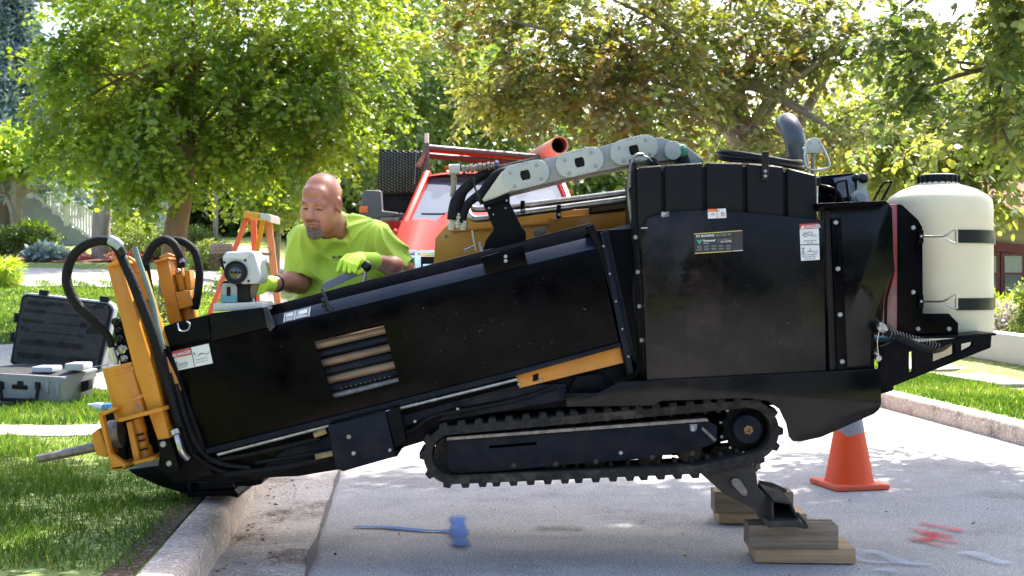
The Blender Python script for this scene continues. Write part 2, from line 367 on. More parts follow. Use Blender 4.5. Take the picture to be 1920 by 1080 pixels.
# ---------------- spray paint marks and a painted shade stain on the road, thin worn sheets ----------------
def paint(name, col, strokes, z=.009, wear=.5, **k):
    m, t, b, N, L = mk('spray_'+name); b.inputs['Base Color'].default_value = tuple(col)+(1,); b.inputs['Roughness'].default_value = .8
    tc = N('ShaderNodeTexCoord'); n1 = N('ShaderNodeTexNoise'); n1.inputs['Scale'].default_value = 16; n1.inputs['Detail'].default_value = 15; n1.inputs['Roughness'].default_value = .95; L(tc.outputs['Object'], n1.inputs[0])
    at = N('ShaderNodeAttribute'); at.attribute_name = 'tint'
    ma = N('ShaderNodeMath'); ma.operation = 'MULTIPLY'; L(n1.outputs[0], ma.inputs[0]); L(at.outputs['Fac'], ma.inputs[1])
    r = N('ShaderNodeValToRGB'); r.color_ramp.elements[0].position = wear*.48; r.color_ramp.elements[1].position = wear*.48+.30; r.color_ramp.elements[1].color = (.85,.85,.85,1); L(ma.outputs[0], r.inputs[0])
    tr = N('ShaderNodeBsdfTransparent'); mx = N('ShaderNodeMixShader'); L(r.outputs[0], mx.inputs[0]); L(tr.outputs[0], mx.inputs[1]); L(b.outputs[0], mx.inputs[2]); L(mx.outputs[0], t.nodes['Material Output'].inputs[0])
    V = []; Q = []; T = []
    for i0, (pts, wd) in enumerate(strokes):
        pp = [G(*p) for p in pts]; s = []
        for i in range(len(pp)-1):
            for q in range(8): s.append(pp[i].lerp(pp[i+1], q/8))
        s.append(pp[-1]); n0 = len(V)
        for i, p in enumerate(s):
            d = (s[min(i+1, len(s)-1)]-s[max(i-1, 0)]).normalized(); nn = Vector((-d.y, d.x, 0))
            e = min(i, len(s)-1-i)/3; e = min(1, .2+e)
            for q, tv in ((-1, .0), (-.4, 1), (.4, 1), (1, .0)): V.append(p+nn*wd*1.7*q*(1+.5*noise.noise(p*9))+Vector((0, 0, z+i0*.0006))); T.append(tv*e)
        for i in range(len(s)-1):
            for q in range(3): Q.append((n0+i*4+q, n0+i*4+q+1, n0+i*4+q+5, n0+i*4+q+4))
    me = idx_mesh(name, V, Q); me.materials.append(m); a = me.attributes.new('tint', 'FLOAT', 'POINT'); a.data.foreach_set('value', np.array(T, dtype=np.float32))
    return meta(link(bpy.data.objects.new('paint_mark', me)), kind='structure')
paint('blue', (.002,.10,.40), [([(655,990),(720,991),(800,998),(882,999)], .024), ([(858,966),(860,1000),(866,1034)], .036), ([(852,1022),(878,1025)], .026)], wear=.36)
paint('shade_stain', (.05,.048,.05), [([(985,994),(1050,992),(1110,997)], .05)], wear=.8)  # dark stain that also paints the machine's ground shade into the asphalt
paint('red', (.62,.03,.06), [([(1712,981),(1760,989),(1822,1003)], .034), ([(1694,990),(1745,1003),(1792,1013)], .03), ([(1694,1016),(1750,1012),(1816,1024)], .036), ([(1735,998),(1750,1010),(1730,1018),(1785,1030)], .03), ([(1720,1000),(1800,1010)], .03)], wear=.72)
paint('white', (.55,.62,.75), [([(1580,1030),(1650,1040),(1690,1058),(1760,1062)], .04), ([(1600,1056),(1680,1058),(1740,1064)], .02), ([(1800,1034),(1850,1050),(1905,1066)], .05), ([(1620,1072),(1700,1074)], .03), ([(1625,1036),(1600,1050),(1640,1060)], .03)], wear=.8)
pk = [Vector((float(kl(6.25))-.06-.03*i, 6.28+.02*i, .158)) for i in range(4)]
MB().tube(pk, .022, 6, flat=.15).obj('paint_mark', mat('spray_green', (.05,.5,.2), .8), kind='structure')

# ---------------- foliage ----------------
M_bark = mat('bark', (.17,.13,.10), .95, var=.4, scale=5, bump=1, bscale=26, stretch=(1,1,.18))
T_MAPLE = np.array([(0,0,0),(.16,.22,-.03),(.50,.30,-.12),(.30,.50,-.06),(.42,.74,-.12),(.13,.70,-.02),(0,1,-.10),(-.13,.70,-.02),(-.42,.74,-.12),(-.30,.50,-.06),(-.50,.30,-.12),(-.16,.22,-.03)])
T_OAK = np.array([(0,0,0),(.10,.2,0),(.30,.28,-.05),(.2,.42,0),(.38,.6,-.07),(.22,.7,-.02),(.18,.9,-.05),(0,1,-.1),(-.18,.9,-.05),(-.22,.7,-.02),(-.38,.6,-.07),(-.2,.42,0),(-.30,.28,-.05),(-.10,.2,0)])
T_LEAF = np.array([(0,0,0),(.28,.35,-.05),(.2,.75,-.06),(0,1,-.08),(-.2,.75,-.06),(-.28,.35,-.05)])
T_DIA = np.array([(0,0,0),(.34,.45,-.06),(0,1,-.05),(-.34,.45,-.06)])
T_NEED = np.array([(0,0,0),(.06,.5,0),(0,1,0),(-.06,.5,0)])
T_BLADE = np.array([(-.5,0,0),(.5,0,0),(.3,.55,0),(0,1,.12)])
def unit(a): return a/np.maximum(np.linalg.norm(a, axis=-1, keepdims=True), 1e-9)
def leaf_mesh(name, pos, tip, nrm, size, tpl, tint):
    tip = unit(tip); x = unit(np.cross(tip, nrm)); z = np.cross(x, tip)
    v = pos[:, None, :] + size[:, None, None]*(x[:, None, :]*tpl[None, :, 0:1] + tip[:, None, :]*tpl[None, :, 1:2] + z[:, None, :]*tpl[None, :, 2:3])
    return np_mesh(name, v.reshape(-1, 3), len(tpl), tint)
def crown(name, blobs, nspray, per, srad, size, tpl, m, parent, tone=.5, tonevar=.22, clump=None, droop=.5, thr=-.15, nf=1.1, shell=.45, seed=0, flat=.35, twig=False, **k):
    rg = np.random.default_rng(seed); pts = []; wts = np.array([b[1][0]*b[1][1]*b[1][2] for b in blobs])**(.75); wts /= wts.sum(); cen = []
    while len(pts) < nspray:
        b = blobs[rg.choice(len(blobs), p=wts)]; d = unit(rg.normal(size=3)); r = rg.random()**shell
        p = np.array(b[0])+d*r*np.array(b[1])
        if noise.noise(Vector(p*nf)+Vector((seed*3.3, 0, 0))) < thr and rg.random() < .93: continue
        pts.append(p); cen.append(b[0])
    S = np.array(pts); Cn = np.array(cen); out = unit(S-Cn); out[:, 2] *= .5; out[:, 2] -= droop*.5; out = unit(out)
    tn = np.array([noise.noise(Vector(p*.9)+Vector((seed, 9, 2))) for p in S])*tonevar*1.6 + tone + rg.normal(size=len(S))*tonevar*.35
    n = nspray*per; ii = np.repeat(np.arange(nspray), per); u = rg.normal(size=(n, 3)); u[:, 2] *= flat
    side = rg.random(n)
    pos = S[ii]+u*srad+out[ii]*(side[:, None]-.5)*srad*1.6; pos[:, 2] -= droop*srad*((pos-S[ii])**2).sum(1)/max(srad, .01)**2*.12
    tip = out[ii]+rg.normal(size=(n, 3))*.65; tip[:, 2] -= droop*rg.random(n)*1.1
    if twig:
        ax = unit(out+rg.normal(size=out.shape)*.45+np.array((0, 0, .15))); sd = unit(np.cross(ax, np.array((0, 0, 1.))+rg.normal(size=ax.shape)*.35)); tt = side; sg = np.where(rg.random(n) < .5, -1., 1.)
        Lw = srad*(1.8+1.4*rg.random(nspray))[ii]; pos = S[ii]+ax[ii]*(tt*Lw)[:, None]+sd[ii]*(sg*rg.random(n)*srad*.35)[:, None]; pos[:, 2] -= droop*.45*Lw*tt**2; pos += rg.normal(size=(n, 3))*srad*.12
        tip = sd[ii]*(sg*.75)[:, None]+ax[ii]*.8+rg.normal(size=(n, 3))*.3; tip[:, 2] -= droop*.55*(.3+rg.random(n))
        L0 = srad*2.5; a0 = S-ax*L0*.3; b0 = S+ax*L0; b0[:, 2] -= droop*.4*L0; w0 = sd*.006; tv = np.stack([a0-w0, a0+w0, b0+w0*.3, b0-w0*.3], 1)
        tm = np_mesh('twigs', tv.reshape(-1, 3), 4); tm.materials.append(M_bark); link(bpy.data.objects.new('twigs', tm), parent, None)['kind'] = 'stuff'
    nrm = rg.normal(size=(n, 3))*(.38 if twig else .55)+np.array((0, 0, 1)); sz = size*(.55+.7*rg.random(n))
    me = leaf_mesh(name, pos, tip, nrm, sz, tpl, np.clip(tn[ii]+rg.normal(size=n)*.09, 0, 1)); me.materials.append(m)
    o = link(bpy.data.objects.new(name, me), parent); meta(o, **k); return S, out
def branches(trunkpts, r, tips, m, parent, rl=.35, seed=1):
    rg = random.Random(seed); t = MB(); t.tube(trunkpts, r, 12, smooth=4); o = t.obj('trunk', m, parent)
    top = Vector(trunkpts[-1]); L = [Vector(p) for p in trunkpts]; b = MB()
    for tp in tips:
        tp = Vector(tp); i = rg.choice(range(max(1, len(L)-2), len(L))); a = L[i].lerp(L[i-1], rg.random()*.6) if i else L[0]
        d = tp-a; mid = a+d*.35+Vector((rg.uniform(-.1, .1), rg.uniform(-.1, .1), .10))*d.length*.6; m2 = a+d*.7+Vector((rg.uniform(-.06, .06), rg.uniform(-.06, .06), .05))*d.length
        r0 = (r[-1] if hasattr(r, '__len__') else r)*rl*rg.uniform(1.1, 2); b.tube([a, mid, m2, tp], [r0, r0*.7, r0*.42, r0*.16], 6, smooth=3)
        for q in range(2):
            c = m2+Vector((rg.uniform(-.5, .5), rg.uniform(-.5, .5), rg.uniform(-.3, .4)))*d.length*.45; b.tube([mid.lerp(m2, rg.random()), c.lerp(m2, .5), c], [r0*.4, r0*.25, r0*.1], 5, smooth=2)
    if tips: b.obj('limbs', m, parent)
M_barkl = mat('bark_pale', (.26,.22,.18), .95, var=.35, scale=5, bump=1, bscale=26, stretch=(1,1,.2))
M_barko = mat('bark_warm', (.22,.14,.08), .95, var=.35, scale=5, bump=1, bscale=30, stretch=(1,1,.15))
L_maple = leafmat('maple_leaf', [(0, (.06,.13,.02)), (.45, (.15,.25,.03)), (1, (.38,.44,.07))], .5, .34, .8)
L_oak = leafmat('oak_leaf', [(0, (.26,.15,.07)), (.25, (.25,.19,.08)), (.45, (.16,.19,.07)), (.72, (.20,.25,.08)), (1, (.50,.50,.20))], .5, .33, .9)
L_near = leafmat('near_leaf', [(0, (.08,.13,.05)), (.5, (.15,.22,.08)), (1, (.42,.42,.14))], .5, .33, .9)
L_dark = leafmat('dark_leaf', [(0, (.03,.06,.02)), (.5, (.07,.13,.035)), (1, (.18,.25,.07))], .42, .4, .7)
L_mid = leafmat('mid_leaf', [(0, (.07,.12,.035)), (.5, (.15,.22,.06)), (1, (.38,.42,.15))], .5, .36, .8)
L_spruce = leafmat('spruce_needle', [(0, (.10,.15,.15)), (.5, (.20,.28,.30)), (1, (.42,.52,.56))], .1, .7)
L_lime = leafmat('lime_leaf', [(0, (.14,.24,.02)), (.5, (.27,.40,.04)), (1, (.45,.52,.09))], .5)
L_grass = leafmat('grass_blade', [(0, (.045,.10,.02)), (.5, (.095,.18,.035)), (.85, (.19,.27,.07)), (1, (.38,.36,.16))], .5, .5, .35)

def tipsof(S, n, seed=0):
    rg = np.random.default_rng(seed); return [tuple(S[i]) for i in rg.choice(len(S), n, replace=False)]
# young maple in front of the left house
def P3(px, py, Y): p = P(px, py, Y); return (p.x, p.y, p.z)
def zz(x, y): return float(gz(x, y))
b = P(318, 600, 18); z0 = zz(b.x, 18)
t = thing('maple_tree', 'full bright green maple with forked trunk behind the hose arches on the left', 'tree', (b.x, 18, z0))
bl = [(P3(330, 190, 18), (1.75, 1.6, 1.45)), (P3(560, 190, 18), (1.35, 1.3, 1.25)), (P3(640, 110, 17.7), (1.1, 1.1, 1.2)), (P3(190, 200, 18), (1.1, 1.2, 1.3)), (P3(430, -20, 18), (2.3, 1.8, 1.5)),
      (P3(290, 285, 17.6), (1.25, 1.1, .42)), (P3(510, 270, 17.8), (.95, .9, .6)), (P3(150, 90, 18.2), (.6, .9, 1.0))]
S, _ = crown('crown', bl, 2700, 21, .18, .090, T_MAPLE, L_maple, t, .58, .30, seed=3, droop=.9, thr=-.01, nf=1.7, shell=.42, twig=True)
branches([(b.x, 18, z0-.1), P3(326, 460, 18), P3(345, 345, 18), P3(352, 220, 18), P3(362, 60, 18)], [.21, .17, .15, .11, .06], tipsof(S, 26, 5)+[P3(475, 260, 17.6), P3(500, 255, 17.5), P3(480, 50, 17.8)], M_barko, t, .35)
# oak beyond the machine, browning
t = thing('oak_tree', 'large spreading oak with browning leaf clusters above the cable carrier', 'tree', (3.9, 20, zz(3.9, 20)))
bl = [(P3(1000, 90, 18.5), (1.5, 1.4, 1.15)), (P3(1180, 150, 18), (1.4, 1.4, .9)), (P3(1300, 60, 19), (1.8, 1.5, 1.3)), (P3(1130, 230, 17.6), (1.2, 1.1, .45)), (P3(1480, 20, 20), (1.5, 1.5, .8)), (P3(930, 170, 18.4), (.8, .9, .5)), (P3(1380, 250, 18.5), (1.0, 1.0, .35)), (P3(1560, 260, 19), (1.3, 1.1, .35)), (P3(1560, 90, 19.4), (.9, .9, .55)), (P3(1440, 130, 19.2), (.8, .9, .5)), (P3(1150, -30, 18), (2.6, 1.6, .8))]
S, _ = crown('crown', bl, 1900, 18, .18, .11, T_OAK, L_oak, t, .49, .38, seed=11, droop=.5, thr=.06, nf=1.6, shell=.6, twig=True)
branches([(3.9, 20, .1), P3(1402, 340, 20), P3(1385, 220, 20), P3(1375, 140, 20)], [.27, .22, .19, .12], [P3(1290, 150, 19), P3(1250, 50, 18.6), P3(1150, 0, 18), P3(1110, 210, 18), P3(1190, -60, 19), P3(1300, 230, 18.2), P3(1270, 120, 19)]+tipsof(S, 14, 2), M_barkl, t, .5)
tt = MB()
for a in ([P3(1420, 230, 20), P3(1465, 160, 20), P3(1500, 90, 20), P3(1560, 0, 20)], [P3(1425, 262, 20), P3(1490, 235, 20.3), P3(1530, 175, 20.5), P3(1558, 120, 20.5), P3(1585, 60, 20.5), P3(1640, -40, 20.5)]) : tt.tube(a, [.12, .10, .08, .06, .05, .03][:len(a)], 8, smooth=4)
tt.obj('limbs', M_bark, t)
# tree on the right verge, its low branches hang over the tank and its crown shades the street
t = thing('verge_tree', 'leafy tree on the right verge whose branches hang over the cream tank', 'tree', (5.4, 9.6, .15))
bl = [(P3(1800, 90, 9.8), (.75, .7, .40)), (P3(1880, 230, 9.6), (.55, .6, .28)), (P3(1690, 180, 10), (.50, .5, .22)), (P3(1930, 20, 9.6), (.9, .8, .45)), (P3(1780, 250, 10.2), (.42, .4, .20)), (P3(1620, 250, 10.6), (.30, .35, .16)), (P3(1690, 60, 10), (.4, .5, .28))]
S, _ = crown('crown', bl, 480, 13, .10, .085, T_OAK, L_near, t, .58, .3, seed=21, droop=.7, thr=.08, nf=2.6, shell=.7, twig=True)
bl = [((1.6, 10.7, 6.0), (1.7, 1.1, .6)), ((3.1, 10.3, 6.1), (1.4, 1.2, .7)), ((2.2, 9.4, 6.0), (1.8, .7, .5)), ((1.9, 11.1, 6.5), (2.0, .8, .4)), ((.0, 10.3, 6.0), (1.5, 1.2, .6)), ((5.2, 10.1, 6.6), (1.8, 1.3, 1.0)), ((-1.8, 10.2, 6.2), (1.6, 1.2, .5)), ((6.5, 8.5, 6), (1.8, 2, 1.3))]
S2, _ = crown('crown', bl, 3300, 15, .2, .16, T_OAK, L_near, t, .5, .2, seed=22, droop=.4, thr=-.02, nf=1.2, shell=.5)
branches([(5.4, 9.6, 0), (5.35, 9.6, 2.0), (5.2, 9.8, 3.6), (4.9, 9.9, 5.4)], [.24, .2, .18, .1], [P3(1680, 190, 10), P3(1760, 240, 10), P3(1640, 60, 10), P3(1860, 250, 9.8)]+tipsof(S2, 22, 3), M_bark, t, .3)
dl = MB(); dl.tube([P3(1868, 205, 9.7), P3(1864, 235, 9.7), P3(1866, 270, 9.7)], [.012, .03, .02], 6, flat=.5); dl.obj('dead_leaves', mat('dead_leaf', (.30,.15,.09), .9, var=.4, scale=30), t)
# yellow-green trees beyond on the right
def bgtree(nm, lab, px, py, Y, rr, m, n, per, sz, tone, seed, tpl=T_LEAF, trunk=True, grp=None, thr=-.1, bark=None, flatz=1.0, ext=()):
    c = P(px, py, Y); z = zz(c.x, Y)-.1 if c.x < 1 or c.x > kr(Y) else float(road_z(Y))
    t = thing(nm, lab, 'tree', (c.x, Y, z), grp); bl = [((c.x, Y, c.z), (rr, rr, rr*flatz))]
    rg = random.Random(seed)
    for i in range(4): a = i*1.6+seed; bl.append(((c.x+rr*.65*math.cos(a), Y+rr*.5*math.sin(a), c.z+rr*flatz*rg.uniform(-.6, .5)), (rr*.55, rr*.55, rr*.42*flatz)))
    bl += list(ext)
    S, _ = crown('crown', bl, n, per, rr*.11, sz, tpl, m, t, tone, .24, seed=seed, thr=thr, nf=1.6/rr*1.4, shell=.45)
    if trunk: branches([(c.x+.1, Y, z-.1), (c.x, Y, z*.5+c.z*.5-rr*.3), (c.x+.1, Y, c.z), (c.x, Y, c.z+rr*.5*flatz)], [.05*rr+.05, .04*rr+.04, .035*rr+.02, .03], tipsof(S, 10, seed), bark or M_bark, t, .4)
    return t
bgtree('shade_tree', 'yellow-green tree behind the exhaust pipe and tank on the right', 1700, 230, 24, 2.0, L_oak, 1100, 13, .16, .75, 31)
bgtree('shade_tree', 'rounded light tree just beyond the cream tank at the right edge', 1935, 215, 23, 1.25, L_mid, 520, 12, .15, .75, 32)
bgtree('shade_tree', 'loose golden green tree filling the gap behind the coiled hose', 1500, 300, 30, 2.3, L_oak, 800, 12, .2, .66, 33)
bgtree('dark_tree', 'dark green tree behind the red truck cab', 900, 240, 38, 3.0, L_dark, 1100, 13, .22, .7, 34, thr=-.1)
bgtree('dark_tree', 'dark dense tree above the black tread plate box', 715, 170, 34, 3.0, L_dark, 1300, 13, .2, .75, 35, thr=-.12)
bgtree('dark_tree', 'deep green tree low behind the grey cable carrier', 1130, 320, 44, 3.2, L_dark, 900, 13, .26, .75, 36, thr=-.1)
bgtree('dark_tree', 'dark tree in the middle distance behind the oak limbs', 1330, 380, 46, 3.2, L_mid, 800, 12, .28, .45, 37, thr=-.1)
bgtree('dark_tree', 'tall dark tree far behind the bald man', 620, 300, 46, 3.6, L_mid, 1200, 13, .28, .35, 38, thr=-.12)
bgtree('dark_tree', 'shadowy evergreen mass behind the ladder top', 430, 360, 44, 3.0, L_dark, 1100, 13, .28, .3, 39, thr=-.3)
bgtree('dark_tree', 'far dark tree between the two houses', 1600, 400, 52, 3.6, L_mid, 750, 12, .32, .5, 40, thr=-.12)
bgtree('far_tree', 'pale hazy tree over the roof of the left house', 300, 190, 50, 3.6, L_mid, 700, 12, .30, .5, 41, thr=-.05)
bgtree('far_tree', 'distant tree crown at the upper right corner', 1880, 200, 40, 3.0, L_mid, 600, 12, .26, .7, 42, thr=.02)
bgtree('far_tree', 'distant high crown showing between maple and oak', 850, -20, 50, 4.2, L_mid, 700, 12, .34, .5, 43, thr=-.02)
# sapling, small ornamental tree, pole
c = P(515, 400, 21); t = thing('sapling', 'slender young tree beside the ladder with thin grey stem', 'tree', (c.x, 21, zz(c.x, 21)))
S, _ = crown('crown', [(P3(520, 340, 21), (.75, .7, .75)), (P3(500, 400, 21), (.5, .5, .3)), (P3(560, 300, 21), (.5, .5, .5))], 420, 12, .12, .1, T_LEAF, L_mid, t, .55, .2, seed=50, shell=.4)
branches([(P(519, 560, 21).x, 21, zz(-4, 21)-.1), P3(521, 460, 21), P3(526, 400, 21), P3(524, 310, 21)], [.05, .045, .04, .02], tipsof(S, 8, 1), M_barkl, t, .4)
c = P(35, 420, 34); t = thing('ornamental_tree', 'small lime green tree with several branching stems at the far left', 'tree', (c.x, 34, zz(c.x, 34)))
S, _ = crown('crown', [(P3(50, 290, 34), (1.6, 1.4, .6)), (P3(140, 315, 34), (1.0, 1.0, .45)), (P3(10, 280, 34), (1.4, 1.3, .7))], 560, 12, .22, .17, T_LEAF, L_lime, t, .45, .25, seed=51, shell=.45)
z = zz(c.x, 34); branches([(c.x, 34, z-.1), P3(30, 390, 34), P3(32, 350, 34)], [.17, .15, .13], [P3(5, 345, 34), P3(85, 350, 33.8), P3(55, 320, 34), P3(25, 300, 34)], M_barkl, t, .9)
c = P(190, 460, 31); t = thing('street_tree', 'thick pale grey trunk left of the maple in front of the stairs', 'tree', (c.x, 31, zz(c.x, 31)))
S, _ = crown('crown', [(P3(250, 120, 31), (1.8, 1.8, 2.0)), (P3(150, 280, 31), (.9, .9, .6)), (P3(260, 270, 31), (1.2, 1.1, .8))], 620, 12, .3, .19, T_LEAF, L_mid, t, .35, .25, seed=52)
branches([(c.x, 31, zz(c.x, 31)-.1), P3(190, 420, 31), P3(193, 350, 31), P3(196, 200, 31)], [.25, .22, .21, .15], tipsof(S, 10, 1), M_barkl, t, .4)
# blue spruce
c = P(8, 100, 37); t = thing('blue_spruce', 'tall silvery blue spruce at the upper left corner', 'tree', (c.x, 37, zz(c.x, 37))); z = zz(c.x, 37)
rg = np.random.default_rng(5); n = 26000; hh = rg.random(n)**.8; zc = P(0, 345, 37).z; top = zc+7.5; tier = np.floor(hh*15)/15+rg.random(n)**2*.045
rad = (1-tier)*2.9*(.75+.25*rg.random(n))*(.5+.5*rg.random(n)**.5); an = rg.random(n)*6.283; nb = np.round(an/6.283*11)/11*6.283; an = nb+(an-nb)*.55
pos = np.stack([c.x+rad*np.cos(an), 37+rad*np.sin(an), zc+tier*7.5-rad*.22+rg.normal(size=n)*.06], 1)
tip = np.stack([np.cos(an), np.sin(an), -.1+0*an], 1)+rg.normal(size=(n, 3))*.7; nrm = rg.normal(size=(n, 3))+np.array((0, 0, .5))
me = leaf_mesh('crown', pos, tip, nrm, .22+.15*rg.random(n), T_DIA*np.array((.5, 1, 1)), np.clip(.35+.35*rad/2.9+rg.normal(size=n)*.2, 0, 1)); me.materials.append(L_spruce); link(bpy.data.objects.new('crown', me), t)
MB().tube([(c.x, 37, z-.1), (c.x, 37, top-.3)], [.3, .05], 10).obj('trunk', M_bark, t)
# unseen trees added behind the camera to darken the panels' reflections and front skylight
for i, (x, y, r) in enumerate(((-12, -9, 3.8), (-4.2, -13, 3.8), (4.2, -12, 3.8), (12, -9, 3.8), (18, -3, 4))):
    t = thing('street_tree', ['added unseen tree behind the camera on the far left lawn', 'added unseen tree behind the camera left of centre', 'added unseen tree behind the camera right of centre', 'added unseen tree behind the camera on the right', 'added unseen tree beside the camera far right'][i], 'tree', (x, y, .1))
    S, _ = crown('crown', [((x, y, 3.2), (r*.9, r*.9, 2.3))], 420, 11, .5, .5, T_DIA, L_dark, t, .22, .2, seed=60+i)
    branches([(x, y, 0), (x, y, 2.5), (x+.2, y, 4.5)], [.3, .25, .15], tipsof(S, 6, 1), M_bark, t, .4)
# shrubs
def shrub(nm, lab, px, py, Y, r, m, n, per, sz, tone, seed, fz=.8, cat='shrub', tpl=T_LEAF, grp=None, wx=1.0):
    c = P(px, py, Y); z = zz(c.x, Y); t = thing(nm, lab, cat, (c.x, Y, z), grp)
    crown('foliage', [((c.x, Y, z+r*fz*.75), (r*wx, r, r*fz))], n, per, r*.16, sz, tpl, m, t, tone, .2, seed=seed, thr=-.5, shell=.25, droop=.1)
    s = MB()
    for i in range(5): a = i*1.3; s.tube([(c.x, Y, z-.05), (c.x+r*.5*math.cos(a), Y+r*.5*math.sin(a), z+r*fz)], [.02, .008], 5)
    s.obj('stem', M_bark, t); return t
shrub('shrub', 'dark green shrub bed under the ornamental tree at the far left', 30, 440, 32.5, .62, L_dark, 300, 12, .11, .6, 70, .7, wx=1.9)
shrub('grass_clump', 'bright lime fountain of ornamental grass beside the stairs', 62, 425, 33.5, .42, L_lime, 150, 16, .26, .6, 71, 1.1, 'plant', T_NEED*np.array((1, 1, 1)))
shrub('hosta', 'silvery leaved plant mound at the edge of the left flower bed', 88, 452, 30.6, .42, L_spruce, 160, 12, .16, .6, 72, .5, 'plant')
shrub('boxwood', 'clipped round green bush right of the pale trunk', 240, 430, 32, .72, L_mid, 400, 12, .08, .62, 73, .8)
shrub('boxwood', 'wider clipped green bush left of the maple trunk', 290, 440, 31, .75, L_mid, 400, 12, .08, .5, 74, .6, wx=1.3)
shrub('boxwood', 'low green bush right of the maple trunk', 355, 440, 31, .7, L_mid, 360, 12, .08, .4, 75, .7)
shrub('shrub', 'dark rounded bush in front of the white house', 252, 395, 38, .75, L_dark, 220, 12, .1, .4, 76, .9)
shrub('shrub', 'leafy bush beside the stone planter behind the white box', 390, 460, 28, .45, L_mid, 200, 12, .08, .7, 77, .8)
shrub('shrub', 'loose shrub behind the ladder feet', 445, 500, 25, .4, L_mid, 160, 12, .08, .6, 78, .8)
shrub('wild_flowers', 'tangled grass and white flowers between the two hose arches', 360, 600, 13.5, .42, L_lime, 190, 12, .07, .5, 79, 1.3, 'plant', T_NEED*np.array((1.5, 1, 1)))
shrub('grass_clump', 'tall pale ornamental grass on the left lawn edge', -4, 500, 24, .34, L_lime, 170, 14, .20, .8, 80, 1.0, 'plant', T_NEED)
shrub('shrub', 'dense green bush in front of the maroon windows', 1945, 560, 15.5, .30, L_mid, 340, 12, .05, .55, 81, 1.5)
for i, (px, d) in enumerate(((1872, 0), (1892, .3), (1912, .1), (1936, .2))):
    shrub('lavender', ['hazy purple flowering plant nearest the tank', 'second purple flowering plant along the white wall', 'third purple flowering plant along the white wall', 'purple flowering plant at the right edge'][i], px, 620, 17+d, .26, L_lime, 70, 12, .10, .7, 82+i, 1.2, 'plant', T_NEED*np.array((2, 1, 1)))
fl = leafmat('flower_petal', [(0, (.5,.08,.12)), (.5, (.7,.2,.25)), (1, (.85,.75,.7))], .3, .6)
for i, (px, Y) in enumerate(((150, 30.6), (215, 30.3), (250, 30.2), (275, 30.6))):
    shrub('flower_plant', ['pink flowers at the left end of the mulch bed', 'low red flowers beside the pale trunk', 'pink flowers in the mulch bed behind the hose arch', 'pink flowers right of the hose arch'][i], px, 470, Y, .22, fl, 60, 10, .07, .5, 90+i, .6, 'plant', T_DIA)
pp = [P(x, 520, 15) for x in (1835, 1860, 1890)]
lf = leafmat('lavender_petal', [(0, (.3,.22,.42)), (1, (.6,.5,.68))], .3)
for i, (px, Y) in enumerate(((1880, 16.6), (1905, 16.7))): shrub('flower_plant', ['pale violet blooms above the white wall near the tank', 'pale violet blooms above the white wall at the edge'][i], px, 610, Y, .22, lf, 60, 10, .05, .5, 95+i, 1.3, 'plant', T_DIA)

# ---------------- grass ----------------
def blades(name, n, xr, yr, hs, wd, m, seed, mask=None, dens=None):
    rg = np.random.default_rng(seed); x = rg.uniform(*xr, n); y = rg.uniform(*yr, n)
    ok = (x < kl(y)-.215-.06*rg.random(n)**2) if xr[0] < 0 else (x > kr(y)+.2)
    if mask is not None: ok &= mask(x, y)
    if dens: ok &= rg.random(n) < np.array([min(1, max(.35, .8+1.6*noise.noise(Vector((a*2.1, b*2.1, 0))))) for a, b in zip(x, y)])
    x, y = x[ok], y[ok]; n = len(x); z = gz(x, y)-.005
    h = rg.uniform(*hs, n)*(.75+.4*np.sin(x*5+y*3)**2); a = rg.random(n)*6.283
    dirn = np.stack([np.cos(a), np.sin(a), np.zeros(n)], 1); lean = rg.normal(size=(n, 3))*.35; lean[:, 2] = 1; lean = unit(lean)
    b = np.stack([x, y, z], 1); w2 = dirn*(wd*(.6+.8*rg.random(n)))[:, None]; bend = unit(rg.normal(size=(n, 3))*np.array((1, 1, .2)))*(h*.35)[:, None]
    v = np.stack([b-w2, b+w2, b+lean*h[:, None]*.55+bend*.25+w2*.7, b+lean*h[:, None]+bend, b+lean*h[:, None]*.55+bend*.25-w2*.7], 1)
    tn = np.clip(.34+.22*np.sin(x*1.3+np.cos(y*2.1)*2)+rg.normal(size=n)*.2+(rg.random(n) < .03)*.5, 0, 1)
    me = np_mesh(name, v.reshape(-1, 3), 5, tn); me.materials.append(m); meta(link(bpy.data.objects.new(name, me)), kind='stuff', cat='grass', label='lush green blades of the '+dict(a='left verge nearest the camera', b='left lawn beyond the narrow walk', c='right verge beyond the kerb', d='rising left lawn beyond the driveway')[seed_k])
nowalk = lambda x, y: ~((y > 8.5+.02*(x+3)) & (y < 9.2+.02*(x+3))) & ~((y > 11.65+.1*(x+3)) & (y < 16.1+.1*(x+3)))
seed_k = 'a'; blades('grass', 62000, (-3.9, -1.15), (4.6, 8.5), (.028, .068), .0026, L_grass, 1, nowalk, True)
seed_k = 'b'; blades('grass', 60000, (-6.2, -1.7), (9.1, 12.2), (.04, .10), .004, L_grass, 2, nowalk, True)
seed_k = 'c'; blades('grass', 42000, (3.3, 5.6), (9, 16.5), (.03, .07), .005, L_grass, 3, lambda x, y: x < kr(y)+1.36)
seed_k = 'd'; blades('grass', 60000, (-13, -3.4), (15.5, 25), (.04, .10), .010, L_grass, 4, nowalk)
